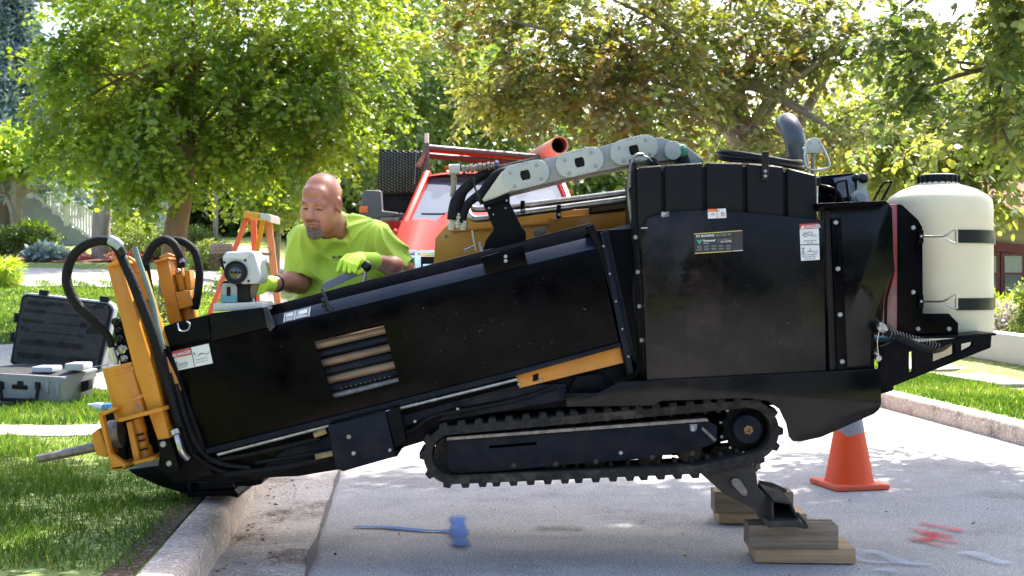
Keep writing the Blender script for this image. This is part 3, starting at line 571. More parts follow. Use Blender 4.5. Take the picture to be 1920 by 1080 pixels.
# leaf litter and grit in the gutter
rg = np.random.default_rng(8); n = 260; y = rg.uniform(4.9, 9.5, n); x = kl(y)+np.abs(rg.normal(size=n))*.12+.01
n2 = 190; y2 = rg.uniform(5, 9, n2); x2 = rg.uniform(-1, 3.6, n2); x = np.concatenate([x, x2]); y = np.concatenate([y, y2]); n += n2
pos = np.stack([x, y, np.full(n, .012)], 1); tip = rg.normal(size=(n, 3))*np.array((1, 1, .15)); nrm = np.array((0, 0, 1))+rg.normal(size=(n, 3))*.3
me = leaf_mesh('leaf_litter', pos, tip, nrm, .01+.02*rg.random(n), T_LEAF, rg.random(n)); me.materials.append(leafmat('litter', [(0, (.06,.04,.025)), (.6, (.2,.13,.07)), (1, (.3,.27,.1))], .1)); meta(link(bpy.data.objects.new('leaf_litter', me)), kind='stuff', cat='leaf litter', label='scattered dry leaf bits in the gutter and on the asphalt')
# ---------------- drill materials ----------------
M_blk = mat('black_paint', (.0012,.0011,.0020), .20, var=.3, scale=3, coat=0, spec=.055, dirt_sheen=(.008,.0065,.006), dscale=3.5, damt=.5, dpos=.5, rvar=.2)
M_blkb = mat('black_paint_dust_sheen', (.003,.003,.0045), .17, var=.3, scale=2, coat=0, spec=.20, dirt_sheen=(.040,.027,.022), dscale=1.1, damt=.75, dpos=.50, rvar=.2)  # brown patches imitate the mirrored sunlit road, plus some dust
M_blk2 = mat('black_paint_satin', (.003,.0034,.005), .42, var=.3, scale=4, spec=.08, dirt_sheen=(.02,.017,.014), dscale=5, damt=.4, dpos=.52, rvar=.25)
M_navy = mat('dusty_frame_paint', (.005,.0075,.014), .5, var=.35, scale=5, spec=.14, dirt_sheen=(.035,.03,.025), dscale=6, damt=.55, dpos=.55, rvar=.3)
M_tankb = mat('black_plastic_tank', (.004,.005,.007), .5, spec=.18, var=.12, scale=2, bump=.15, bscale=140)
M_rub = mat('track_rubber', (.012,.011,.010), .85, var=.4, scale=14, bump=.4, bscale=70, dirt_sheen=(.13,.11,.085), dscale=9, damt=.6, dpos=.50)
M_hose = mat('hose_sleeve', (.006,.006,.007), .62, spec=.2, var=.3, scale=20, bump=.5, bscale=120)
M_cable = mat('cable_black', (.007,.008,.011), .38, spec=.3, var=.2, scale=10)
M_yel = mat('machine_yellow', (.48,.185,.010), .42, var=.14, scale=5, dirt_sheen=(.12,.06,.02), dscale=7, damt=.55, dpos=.58, coat=.15, rvar=.2)
M_steel = mat('zinc_steel', (.45,.44,.42), .35, 1, var=.25, scale=25)
M_dst = mat('worn_steel', (.22,.20,.18), .5, .8, var=.4, scale=25, dirt_sheen=(.12,.06,.03), dscale=15, damt=.6)
M_bolt = mat('bolt_steel', (.30,.30,.31), .45, .7, var=.2, scale=60)
M_bronze = mat('weathered_pipe', (.17,.115,.075), .45, .3, var=.6, scale=7, dirt_sheen=(.05,.035,.03), dscale=10, stretch=(.3,1,1))
M_carr = mat('carrier_plastic', (.36,.38,.36), .5, var=.08, scale=8, dirt_sheen=(.22,.21,.18), dscale=9, damt=.4)
M_carr2 = mat('carrier_plastic_dark', (.27,.28,.28), .5, var=.08, scale=8)
M_cream = mat('cream_tank_plastic', (.72,.63,.43), .42, var=.05, scale=2.5, dirt_sheen=(.36,.28,.18), dscale=3.0, damt=.45, dpos=.60, bump=.06, bscale=20)
M_white = mat('decal_white', (.62,.63,.63), .4, var=.04)
M_red = mat('decal_red', (.42,.03,.03), .4, var=.05)
M_org = mat('decal_orange', (.62,.16,.03), .4, var=.05)
M_ink = mat('decal_ink', (.02,.02,.02), .5)
M_grey = mat('decal_grey', (.22,.23,.24), .5)
M_gold = mat('decal_gold', (.55,.42,.12), .45)
M_grn = mat('green_cap', (.012,.16,.09), .35, var=.2)
M_dkgrn = mat('decal_green', (.05,.26,.20), .45)
M_hole = mat('dark_cavity', (.004,.004,.004), .9)

D = thing('directional_drill', 'large black tracked drilling rig tilted nose down over the kerb', 'drilling machine', (P(1100, 900, 5.6).x, 5.6, 0))
YN = 5.2
def PX(name, pts, y0, y1, m=M_blk2, par=D, bw=.004, holes=(), **k): return MB().px(pts, y0, y1, holes).bevel(bw).obj(name, m, par, **k)
def TB(name, pts, r, m=M_hose, par=D, n=10, smooth=5, flat=1.0): return MB().tube([P(*p) for p in pts], r, n, smooth=smooth, flat=flat).obj(name, m, par)
bolt_me = MB().lathe([(.0, -.001), (.0135, -.001), (.0135, .004), (.010, .008), (.0, .0085)], (0,0,0), (0,-1,0), 12).mesh('bolt'); bolt_me.materials.append(M_bolt)
hex_me = MB().lathe([(.0, 0), (.017, 0), (.017, .003), (.011, .0035), (.011, .011), (.0, .012)], (0,0,0), (0,-1,0), 6).mesh('bolt'); hex_me.materials.append(M_dst)
def bolt(px, py, Y, par=D, s=1.0, me=None): return inst('bolt', me or bolt_me, par, Matrix.Translation(P(px, py, Y))@Matrix.Scale(s*.78, 4))

# --- rear body ---
box = PX('rear_side_panel', [(1202,432),(1214,410),(1245,398),(1330,393),(1400,398),(1545,412),(1549,702),(1213,714)], 5.15, 5.19, M_blkb)
inner = PX('engine_bay', [(1205,440),(1545,420),(1640,430),(1640,712),(1215,712)], 5.20, 6.05, M_blk2)
tank = MB()
for a, b, t0, t1, b0, b1 in ((1197,1241,313,309,470,470),(1246,1318,309,304,470,470),(1324,1394,304,305,470,470),(1400,1470,305,312,470,470),(1476,1532,314,328,470,470)):
    tank.px([(a,t0),(b,t1),(b+2,b1),(a+2,b0)], 5.17, 5.80)
tank.bevel(.014, 3).obj('ribbed_tank', M_tankb, D); tk = D
PX('tank_core', [(1199,320),(1335,311),(1420,312),(1528,332),(1532,472),(1203,472)], 5.195, 5.77, M_tankb)
tk2 = MB().px([(1201,455),(1545,455),(1545,470),(1202,470)], 5.195, 5.7).obj('tank_tray', M_blk2, D)
TB('tank_seam', [(1190,305,5.25),(1192,400,5.25),(1200,500,5.24),(1206,600,5.24),(1209,700,5.24)], .011, M_hose)
TB('wiring_loom', [(1186,300,5.3),(1184,345,5.28),(1190,390,5.27),(1188,440,5.27),(1193,500,5.27),(1190,560,5.26),(1200,640,5.26),(1193,700,5.26),(1150,718,5.26)], .014, M_hose)
TB('wiring_loom', [(1196,300,5.32),(1182,320,5.3),(1180,370,5.3),(1186,420,5.3)], .010, M_dst)
TB('wiring_loom', [(1205,290,5.3),(1192,292,5.28),(1183,312,5.27),(1181,352,5.27)], .008, M_dst)
for x, y in ((1192,445),(1196,510),(1199,574),(1203,638)): bolt(x, y, 5.235, s=1.0)
PX('seam_strip', [(1186,430),(1206,430),(1220,712),(1200,712)], 5.24, 5.34, M_blk2)
# skirt
skirt = PX('lower_skirt', [(1213,714),(1651,691),(1653,757),(1649,768),(1640,776),(1540,820),(1503,828),(1488,828),(1481,820),(1476,795),(1463,768),(1440,752),(1400,747),(1240,752),(1226,761),(1062,763),(1061,738),(1120,737),(1140,728),(1160,716)], 5.135, 5.165, M_blkb)
PX('chassis_rail', [(1062,742),(1460,728),(1460,760),(1062,760)], 5.3, 6.0, M_navy)
PX('rear_cross_plate', [(1470,740),(1640,740),(1640,770),(1500,822),(1484,815)], 5.9, 5.94, M_blk2)
# rear panel with bolts
rp = PX('rear_corner_panel', [(1540,386),(1548,381),(1658,378),(1668,382),(1673,392),(1677,505),(1662,540),(1645,580),(1634,625),(1632,690),(1556,694)], 5.17, 5.20, M_blkb)
PX('corner_channel', [(1559,410),(1577,408),(1590,693),(1570,694)], 5.14, 5.17, M_blk)
PX('panel_flange', [(1533,381),(1660,376),(1668,382),(1548,388),(1540,396),(1533,392)], 5.10, 5.20, M_blk)
for x, y in ((1567,417),(1571,504),(1575,590),(1579,678)): bolt(x, y, 5.14)
PX('gap_strip', [(1547,395),(1556,395),(1569,694),(1556,694)], 5.155, 5.18, M_hole)  # dark strip standing in for the shade in the panel gap
# tank bracket
PX('bracket_cheek', [(1667,383),(1684,383),(1684,632),(1662,632),(1664,560),(1678,508)], 5.27, 5.33, mat('bracket_cheek_reflection', (.30,.035,.04), .25, var=.25, scale=3, coat=.5, dirt_sheen=(.08,.05,.06), dscale=2, damt=.9, dpos=.45))  # red colour stands in for a red reflection on shiny black metal
br = PX('tank_bracket', [(1684,382),(1692,384),(1722,412),(1730,426),(1731,588),(1780,588),(1797,606),(1797,632),(1684,634)], 5.26, 5.29, M_blk)
PX('bracket_side', [(1684,384),(1692,386),(1692,630),(1684,630)], 5.29, 5.9, M_blk2)
for x, y in ((1712,427),(1712,548),(1721,617),(1779,617)): bolt(x, y, 5.26, br)
# cream tank
tc0 = P(1760, 628, 5.62); sT = 5.62/F
tc0x = tc0.x; r = 97*sT; hgt = lambda py: H-(py-HY)*sT
prof = [(r*.94, hgt(628)), (r*.99, hgt(622)), (r, hgt(612)), (r*.997, hgt(545)), (r*.999, hgt(541)), (r*.999, hgt(538)), (r*.994, hgt(534)), (r*.992, hgt(500)), (r*.989, hgt(408)), (r*.991, hgt(405)), (r*.987, hgt(401)), (r*.985, hgt(385)), (r*.965, hgt(376)), (r*.90, hgt(368)), (r*.72, hgt(357)), (r*.52, hgt(350)), (r*.40, hgt(347)), (r*.37, hgt(343)), (r*.36, hgt(338))]
ct = MB().lathe(prof, (tc0x, 5.62, 0), n=48); ct.sm = 60; ct = ct.obj('cream_tank', M_cream, D)
cp = MB().lathe([(r*.37, hgt(346)), (r*.375, hgt(332)), (r*.36, hgt(329)), (r*.30, hgt(327)), (0, hgt(326))], (tc0x, 5.62, 0), n=32)
for i in range(20): a = i*math.pi/10; c0 = Vector((tc0x+math.cos(a)*r*.378, 5.62+math.sin(a)*r*.378, 0)); cp.tube([c0+Vector((0,0,hgt(345))), c0+Vector((0,0,hgt(331)))], .004, 5)
cp.obj('cap', M_tankb, ct)
for py0, py1 in ((434,458),(557,579)):
    s = MB(); rr = r*1.004; n = 40; v = []; f = []
    a0, a1 = R(-92), R(200)
    for i in range(n+1):
        a = a0+(a1-a0)*i/n; x, y = tc0x+math.cos(a)*rr, 5.62+math.sin(a)*rr; x2, y2 = tc0x+math.cos(a)*(rr+.004), 5.62+math.sin(a)*(rr+.004)
        v += [(x,y,hgt(py0+.5)),(x,y,hgt(py1)),(x2,y2,hgt(py1)),(x2,y2,hgt(py0+.5))]
    for i in range(n):
        for q in range(4): f.append((i*4+q, i*4+(q+1) % 4, i*4+4+(q+1) % 4, i*4+4+q))
    f += [(0,1,2,3), tuple(n*4+q for q in (3,2,1,0))]; s.add(v, f); st = s.obj('strap', M_cable, ct)
    yc = (py0+py1)/2; hk = MB()
    hk.tube([P(1731,yc-3,5.26), P(1768,yc-3,5.18), P(1782,yc-11,5.15), P(1791,yc-16,5.14), P(1794,yc-11,5.14), P(1794,yc+5,5.14), P(1793,yc+11,5.14), P(1772,yc+2,5.145)], .0042, 8, smooth=2)
    hk.obj('strap_hook', M_steel, st); bolt(1727, yc-3, 5.255, st, .8); PX('hook_tab', [(1722,yc-15),(1732,yc-15),(1732,yc+10),(1722,yc+10)], 5.25, 5.265, M_blk, br, .002)
PX('outlet_block', [(1748,655),(1790,640),(1790,662),(1748,680)], 5.6, 5.75, M_cream, ct)
# tail frame
tf = PX('tail_frame', [(1650,692),(1651,650),(1694,634),(1700,645),(1860,628),(1858,652),(1676,724),(1674,733),(1652,739)], 5.2, 5.235, M_blk2, holes=[[(1705,660),(1713,657),(1713,697),(1705,700)],[(1750,657),(1790,642),(1790,664),(1750,680)],[(1803,645),(1826,640),(1824,649),(1803,660)]])
MB().px([(1690,632),(1800,629),(1868,624),(1868,629),(1800,634),(1690,636)], 5.2, 6.05).bevel(.003).obj('tank_shelf', M_blk2, D)
PX('tail_frame', [(1650,692),(1651,650),(1694,634),(1700,645),(1860,628),(1858,652),(1676,724),(1674,733),(1652,739)], 5.95, 5.985, M_blk2, holes=[[(1705,660),(1713,657),(1713,697),(1705,700)],[(1750,657),(1790,642),(1790,664),(1750,680)],[(1803,645),(1826,640),(1824,649),(1803,660)]])
TB('suction_hose', [(1636,600,5.22),(1650,613,5.16),(1672,626,5.14),(1700,640,5.13),(1722,650,5.14),(1745,655,5.2),(1764,652,5.3),(1778,643,5.45)], .018, M_hose, n=12)
hc = MB()
for i in range(16): t = i/16; p = P(1668+t*95, 624+t*32-8*t*t, 5.135+.09*t*t); hc.tube([p+Vector((0,-.008,-.019)), p+Vector((.006,-.016,0)), p+Vector((0,-.008,.019))], .0022, 4)
hc.obj('hose_wrap', M_dst, D)
TB('drain_valve', [(1630,663,5.25),(1640,668,5.2),(1648,672,5.16)], .013, M_steel); TB('cable', [(1651,610,5.15),(1645,640,5.16),(1648,668,5.17)], .0022, M_steel, n=5)
TB('hose_clamp', [(1652,617,5.13),(1657,612,5.12)], .023, M_steel, smooth=0, n=14)
TB('strut', [(1650,675,5.26),(1700,655,5.5),(1720,650,5.8)], .008, M_blk2)
# things on top of rear body
g = MB().lathe([(0,0),(.032,0),(.031,.06),(0,.06)], P(1282,312,5.45), (-.25,0,1), 20).obj('filler_neck', M_tankb, D)
gc = MB().lathe([(.034,-.012),(.037,0),(.037,.022),(.030,.036),(.018,.042),(0,.043)], P(1275,289,5.45), (-.25,-.1,1), 14); gc.sm = 25
gc.obj('filler_cap', M_grn, D)
TB('lanyard', [(1186,312,5.3),(1187,298,5.3),(1196,290,5.3),(1212,294,5.3),(1222,302,5.32)], .0035, M_steel, n=6)
MB().lathe([(0,0),(.028,0),(.026,.02),(.02,.03),(0,.03)], P(1224,309,5.35), (0,0,1), 16).obj('tank_lid', M_tankb, D)
cl = MB(); rgc = random.Random(4)
for k in range(7):
    cx, cy = 1426+rgc.uniform(-3,3), 298+k*1.7-4; pts = []
    for i in range(33):
        a = 2*math.pi*i/32; c0 = P(cx, cy, 5.48); pts.append(c0+Vector((math.cos(a)*.185*(1-.03*(k % 3)), math.sin(a)*.115, -.0022*0-.022*math.cos(a)+.006*math.sin(2*a+k)+.012*math.sin(a))))
    cl.tube(pts, .0095, 8, cap=False)
cl.obj('coiled_hose', M_cable, D)
PX('hose_strap', [(1429,284),(1442,284),(1442,338),(1429,338)], 5.15, 5.165, M_hole); bolt(1435,321,5.15,s=.7); bolt(1435,330,5.15,s=.7)
ex = MB(); ex.tube([P(1497,312,5.6),P(1494,285,5.6),P(1490,262,5.6),P(1484,244,5.62),P(1477,233,5.68),P(1474,232,5.76)], [.049,.049,.049,.049,.05,.051], 24, cap=False, smooth=6)
ex.tube([P(1474,232,5.759),P(1477,234,5.70)], [.047,.046], 24, smooth=0); ex.obj('exhaust_pipe', mat('exhaust_paint', (.055,.06,.075), .38, .3, var=.2, scale=4, coat=.2), D)
lh = PX('latch_head', [(1511,272),(1516,262),(1526,257),(1537,260),(1544,270),(1545,285),(1541,287),(1513,287),(1509,280)], 5.35, 5.39, M_carr)
TB('latch_ring', [(1512,272,5.33),(1509,300,5.33),(1513,314,5.33),(1525,319,5.33),(1545,317,5.33),(1555,311,5.33),(1549,290,5.33),(1540,272,5.33)], .0058, M_steel, lh, 8, 4)
for x, y in ((1519,268),(1536,266),(1520,282),(1537,281)): bolt(x, y, 5.35, lh, .35)
bolt(1506, 279, 5.34, lh, .6)
TB('latch_post', [(1524,285,5.37),(1524,335,5.37)], .009, M_dst, smooth=0)
TB('grab_post', [(1531,330,5.22),(1530,370,5.22),(1529,410,5.2)], .0085, M_steel, smooth=0); PX('post_cap', [(1521,332),(1539,332),(1540,348),(1522,348)], 5.2, 5.24, M_tankb)
PX('rear_hood', [(1536,330),(1600,324),(1616,328),(1622,376),(1538,382)], 5.5, 5.95, M_blk)
PX('hood_window', [(1562,334),(1600,328),(1606,366),(1576,372)], 5.49, 5.5, mat('dusk_glass', (.10,.12,.17), .12, var=.1))
TB('cooling_pipe', [(1538,352,5.35),(1556,356,5.33),(1570,366,5.33),(1576,382,5.33)], .017, M_blk, n=12)
TB('grab_handle', [(1566,384,5.3),(1567,350,5.3),(1570,342,5.3),(1584,338,5.3),(1587,342,5.3),(1592,382,5.3)], .005, M_blk2)
TB('grab_handle', [(1637,378,5.3),(1655,346,5.3),(1668,341,5.3),(1671,343,5.3),(1652,378,5.3)], .005, M_blk2)
PX('lever_arm', [(1609,338),(1625,338),(1626,362),(1608,364)], 5.38, 5.40, M_carr); lv = MB().lathe([(0,-.02),(.036,-.02),(.038,0),(.036,.02),(0,.02)], P(1613,371,5.38), (0,-1,.1), 24); lv.obj('rotary_switch', M_carr, D)
MB().lathe([(0,0),(.022,0),(.020,.012),(0,.013)], P(1613,371,5.355), (0,-1,.1), 16).obj('switch_hub', M_grey, D)
MB().ball(P(1619,334,5.36), .024, 1, 1, 1).obj('round_knob', M_cable, D); MB().ball(P(1605,334,5.42), .02).obj('round_knob', M_cable, D)

# --- front rack ---
fp = MB().px([(315,652),(400,638),(507,613),(1127,463),(1136,470),(1163,642),(1060,671),(965,696),(384,842)], YN, YN+.012, holes=[[(588,638),(719,607),(748,716),(626,748)]]).bevel(.002).obj('rack_side_panel', M_blk, D)
# sloped upper fold catching the sky and the tall inner wall above it
def quad3(name, a, m, th=.006):
    v = [P(*p) for p in a]; n = (v[1]-v[0]).cross(v[3]-v[0]).normalized()
    if n.y < 0: n = -n
    return MB().poly(v, n*th).bevel(.0015).obj(name, m, D)
M_gloss = mat('gloss_black_fold', (.008,.010,.020), .24, var=.5, scale=3, coat=.12, spec=.4, rvar=.15)
quad3('rack_top_fold', [(507,613,YN),(1127,463,YN),(1119,441,YN+.045),(510,591,YN+.045)], M_gloss)
quad3('rack_upper_wall', [(510,591,YN+.05),(1119,441,YN+.05),(1112,419,YN+.10),(495,577,YN+.10)], M_blk)
quad3('fold_left', [(396,640,YN),(507,613,YN),(497,578,YN+.07),(391,590,YN+.07)], M_blk2)
PX('rack_top_rail', [(492,577),(1108,418),(1112,422),(1112,428),(500,582)], YN+.10, YN+.14, M_blk)
PX('rack_far_wall', [(330,640),(500,575),(1112,419),(1163,642),(965,696),(384,842)], YN+.36, YN+.38, M_blk2)
PX('rack_end_wall', [(1112,420),(1127,463),(1136,470),(1163,642),(1188,700),(1176,706),(1120,470)], YN-.004, YN+.4, M_blk2)
PX('fold_clip', [(1098,425),(1113,420),(1131,464),(1122,468)], YN-.006, YN+.06, M_blk2)
PX('mast_upright', [(1118,432),(1190,428),(1198,520),(1206,700),(1175,660)], YN+.06, YN+.3, M_blk)
PX('mast_flange', [(1125,436),(1132,434),(1182,660),(1188,700),(1179,700),(1162,630)], YN-.01, YN+.02, M_navy)
PX('diagonal_brace', [(1131,434),(1141,434),(1191,662),(1181,668)], YN+.03, YN+.06, M_navy)
for t in np.linspace(.05, .95, 5): bolt(1129+t*52, 450+t*230, YN-.012, s=.45)
PX('rail_plate', [(966,703),(1164,650),(1171,680),(974,728)], YN+.02, YN+.08, M_yel)
for x, y, s in ((973,720,.7),(1014,712,.7),(1007,686,.6),(1033,679,.6),(1042,677,.6),(1141,651,.5)): bolt(x, y, YN-.003+.02, s=s)
PX('rail_slot', [(999,703),(1010,700),(1009,713),(999,716)], YN+.016, YN+.021, M_blk2)
# drill pipes showing in the opening
for i, (a, b, m) in enumerate((((584,650),(722,618),M_bronze),((592,666),(728,634),M_navy),((597,683),(736,650),M_bronze),((604,699),(742,666),M_navy),((610,714),(746,682),M_bronze),((616,730),(750,697),M_navy),((622,745),(752,713),M_dst))):
    MB().tube([P(a[0]-22,a[1]+5,YN+.055), P(*a,YN+.055), P(*b,YN+.055), P(b[0]+22,b[1]-5,YN+.055)], .0185, 14).obj('drill_pipe', m, D)
for px, py in ((0,0),(18,14)): 
    for k in range(11): bolt(640+k*9+px*.2, 722-k*2.2+py+6, YN+.036, s=.22)
PX('opening_back', [(575,640),(735,603),(762,716),(612,756)], YN+.10, YN+.11, M_hole)
PX('front_corner_box', [(392,588),(497,576),(508,612),(397,640)], YN-.02, YN+.34, M_blk2)
PX('front_gusset', [(493,577),(501,575),(516,612),(506,622),(500,612)], YN-.035, YN-.02, M_gloss)
PX('front_ear', [(304,640),(302,620),(308,612),(330,604),(390,590),(396,640),(318,655)], YN+.02, YN+.05, M_blk2)
TB('catch_ring', [(333,606,YN-.01),(337,620,YN-.02),(352,619,YN-.02),(356,608,YN-.01),(350,603,YN)], .004, M_steel, n=6)
PX('rack_front_wall', [(304,645),(318,652),(386,842),(362,852),(322,740)], YN-.01, YN+.37, M_blk2)
PX('bottom_lip', [(384,842),(965,695),(1163,642),(1164,650),(967,705),(388,852)], YN-.014, YN+.01, M_navy)
TB('slide_rod', [(408,852,YN+.0),(620,797,YN+.0),(970,711,YN+.0)], .0085, M_steel, smooth=0)
PX('boom', [(360,835),(410,853),(965,712),(1163,672),(1215,712),(1215,738),(1062,763),(905,776),(812,822),(760,838),(742,848),(640,880),(560,893),(498,896),(430,905),(352,905),(330,880)], YN+.06, YN+.40, M_blk2)
PX('boom_rib', [(985,745),(1062,727),(1062,750),(900,778),(820,790),(840,770)], YN+.03, YN+.06, M_navy)
PX('boom_top', [(540,838),(965,722),(1062,720),(1062,728),(985,744),(845,768),(700,822),(545,880),(500,893),(470,896)], YN+.035, YN+.06, M_navy)
for x, y in ((858,767),(778,790)): bolt(x, y, YN+.02, s=.7)
TB('hydraulic_line', [(480,868,YN+.03),(620,845,YN+.02),(760,812,YN+.02),(810,782,YN+.02),(900,764,YN+.02),(985,745,YN+.02),(1045,722,YN+.02)], .008, M_hose)
TB('hydraulic_line', [(420,890,YN+.02),(520,878,YN+.01),(620,858,YN+.01)], .012, M_hose); TB('hydraulic_line', [(380,866,YN+.03),(470,852,YN+.02),(600,822,YN+.02)], .010, M_hose)
TB('brass_fitting', [(589,816,YN+.0),(612,808,YN+.0)], .014, mat('old_brass', (.30,.24,.12), .45, .8, var=.4, scale=40), smooth=0, n=6); TB('brass_fitting', [(592,857,YN+.0),(624,850,YN+.0)], .013, bpy.data.materials['old_brass'], smooth=0, n=6)
PX('cover_plate', [(614,798),(722,772),(742,856),(643,884),(630,878)], YN-.06, YN-.045, M_navy); PX('cover_side', [(614,798),(722,772),(742,856),(643,884),(630,878)], YN-.045, YN+.06, M_blk2)
PX('cover_flange', [(723,774),(748,762),(762,828),(741,840)], YN-.05, YN+.03, M_blk2)
bolt(663,850,YN-.06,s=.9); bolt(731,844,YN-.06,s=.7); bolt(654,819,YN-.06,s=.8,me=hex_me)
PX('cover_foot', [(635,878),(752,842),(745,856),(700,866),(650,882)], YN-.03, YN+.3, M_blk2)
PX('swing_bracket', [(1062,742),(1090,736),(1120,737),(1140,728),(1125,700),(1080,706),(1070,728)], YN+.02, YN+.2, M_blk2)

# --- cable carrier and hoses above ---
CA = 13.4; ca = math.radians(CA)
def rot(cx, cy, pts): return [(cx+x*math.cos(ca)+y*math.sin(ca), cy-x*math.sin(ca)+y*math.cos(ca)) for x, y in pts]
def caps(L, r, n=8): return [(L+r*math.cos(a), r*math.sin(a)) for a in np.linspace(-math.pi/2, math.pi/2, n)]+[(-L-r*math.cos(a), -r*math.sin(a)) for a in np.linspace(-math.pi/2, math.pi/2, n)]
YC = 5.42
carrier = PX('cable_carrier', [(905,374),(940,323),(950,316),(1195,258),(1240,258),(1285,272),(1322,302),(1300,306),(1262,300),(1200,306),(1080,330),(960,360),(908,380)], YC+.02, YC+.30, M_carr2)
for cx, cy in ((985,328),(1087,304),(1189,281)):
    l = PX('link_plate', rot(cx, cy, caps(22, 24)), YC-.008, YC+.012, M_carr, carrier, .003, holes=[rot(cx, cy, [(-7,-9),(7,-9),(9,-4),(9,4),(7,9),(-7,9),(-9,4),(-9,-4)])])
    PX('window_recess', rot(cx, cy, [(-10,-11),(10,-11),(10,11),(-10,11)]), YC+.008, YC+.018, M_hole, carrier, 0)
    for x, y in ((-27,-10),(-24,16),(25,-13),(27,14)):
        q = rot(cx, cy, [(x, y)])[0]; bolt(*q, YC-.008, carrier, .75)
    for k in (-8, 0, 8):
        for yy in (-21, 21): q = rot(cx, cy, [(k, yy)])[0]; bolt(*q, YC-.008, carrier, .22, hex_me)
PX('link_plate', [(1262+16*math.cos(a), 282+18*math.sin(a)) for a in np.linspace(0, 6.28, 18)[:-1]], YC-.008, YC+.012, M_carr, carrier)
for cx, cy in ((1036,316),(1138,292),(1238,272)):
    for k in (-10, 0, 10):
        for yy in (-20, 20): q = rot(cx, cy, [(k, yy)])[0]; bolt(*q, YC+.017, carrier, .22, hex_me)
PX('end_plate', [(904,374),(940,323),(950,318),(946,340),(962,356),(910,380)], YC-.006, YC+.02, mat('end_plate_cream', (.44,.43,.36), .5, var=.08), carrier)
PX('carrier_post', [(908,384),(952,370),(958,385),(978,424),(986,434),(987,455),(903,478),(911,450),(926,430)], YC+.0, YC+.26, M_blk2)
PX('post_shelf', [(905,379),(955,363),(956,371),(907,387)], YC-.02, YC+.28, M_blk2); bolt(917,390,YC-.02,s=.5); bolt(950,376,YC-.02,s=.5); bolt(925,402,YC-.0,s=.4); bolt(948,390,YC,s=.4)
PX('post_box', [(902,482),(981,460),(990,497),(913,516)], YN-.01, YN+.05, M_blk); bolt(948,481,YN-.01,s=.8); bolt(948,489,YN-.01,s=.8)
TB('carrier_hose', [(1010,303,5.6),(960,314,5.6),(910,326,5.58),(880,346,5.55),(857,372,5.52),(850,395,5.5),(848,412,5.5)], .024, M_hose, n=12)
TB('carrier_hose', [(1010,310,5.55),(950,328,5.55),(905,360,5.52),(880,380,5.5),(869,400,5.5),(868,418,5.5)], .020, M_hose, n=12)
TB('carrier_hose', [(1060,298,5.62),(990,308,5.62),(930,322,5.62),(895,336,5.62),(868,362,5.6),(860,400,5.58)], .020, M_hose, n=12)
TB('carrier_hose', [(1100,292,5.58),(1000,312,5.55),(940,325,5.5),(915,350,5.5),(897,378,5.5)], .026, M_hose, n=12)
for x, y0, y1 in ((848,404,432),(860,400,428),(870,410,432)):
    f = MB(); 
    for k in range(5): f.tube([P(x-1.5*k/5,y0+(y1-y0)*k/5,5.5), P(x-1.5*k/5,y0+(y1-y0)*(k+.8)/5,5.5)], .016+.004*(k % 2), 8)
    f.obj('hose_fitting', M_steel, D)
TB('tee_pipe', [(850,318,5.58),(851,345,5.57),(849,368,5.56)], .013, mat('brown_pipe', (.27,.22,.15), .5, .3, var=.3, scale=20), smooth=0)
TB('tee_head', [(842,318,5.57),(862,317,5.57)], .024, M_carr, smooth=0, n=8)
cf = MB()
for k in range(9): cf.tube([P(866+k*8,318-k*.9,5.57), P(872+k*8,317-k*.9,5.57)], .021-.003*(k % 2), 10)
cf.obj('coupling_row', M_dst, D); TB('blue_band', [(929,310,5.565),(933,310,5.565)], .024, mat('blue_band', (.02,.04,.2), .5), smooth=0)
TB('chain', [(887,330,5.42),(890,350,5.42),(896,366,5.42),(902,384,5.42)], .0045, M_cable, n=5)
# --- far side yellow body ---
YB = 5.95
yb = PX('engine_hood', [(812,520),(816,446),(846,412),(880,410),(1186,384),(1186,520)], YB, YB+.5, mat('hood_yellow', (.58,.25,.018), .42, var=.1, scale=4, coat=.15))
PX('hood_crease', [(846,430),(1186,404),(1186,409),(846,435)], YB-.012, YB, M_yel, bw=.003)
PX('hood_step', [(1030,408),(1186,396),(1186,430),(1032,445)], YB-.03, YB, M_yel)
gr = MB()
for i in range(14):
    for j in range(4): x = 1108+i*5.6+(j % 2)*2.8; y = 397-i*.72+j*-4.6; gr.px([(x,y-2),(x+2,y-3),(x+4,y-2),(x+4,y+0),(x+2,y+1.4),(x,y+0)], YB-.034, YB-.031)
PX('grille', [(1105,388),(1186,376),(1186,392),(1105,401)], YB-.0305, YB, M_hole); gr.obj('grille_mesh', mat('grille_tan', (.16,.10,.05), .6), D)
TB('guard_rail', [(1186,360,YB-.1),(1000,383,YB-.1),(905,392,YB-.1),(885,390,YB-.1),(876,384,YB-.1),(878,398,YB-.16),(885,408,YB-.18),(905,410,YB-.18),(1000,397,YB-.18),(1186,372,YB-.18)], .0165, M_steel, n=12, smooth=6)
for x, y in ((980,388),(1048,396)): PX('rail_clamp', [(x-4,y-12),(x+4,y-12),(x+4,y+12),(x-4,y+12)], YB-.21, YB-.08, M_hole); bolt(x, y+7, YB-.215, s=.7)
bolt(836,443,YB-.002,s=.6,me=hex_me); bolt(1041,412,YB-.035,s=.8); bolt(1003,435,YB-.002,s=.7); bolt(1028,425,YB-.002,s=.8)
TB('link_rod', [(886,432,5.7),(889,450,5.7),(893,470,5.7)], .007, M_steel, n=6); TB('link_rod', [(870,470,5.7),(884,464,5.7),(890,462,5.7)], .006, M_steel, n=6); TB('link_rod', [(899,455,5.6),(903,470,5.5),(906,480,5.4)], .006, M_dst, n=6)
PX('latch_block', [(1002,432),(1022,424),(1024,442),(1004,452)], YB-.16, YB-.06, M_dst)
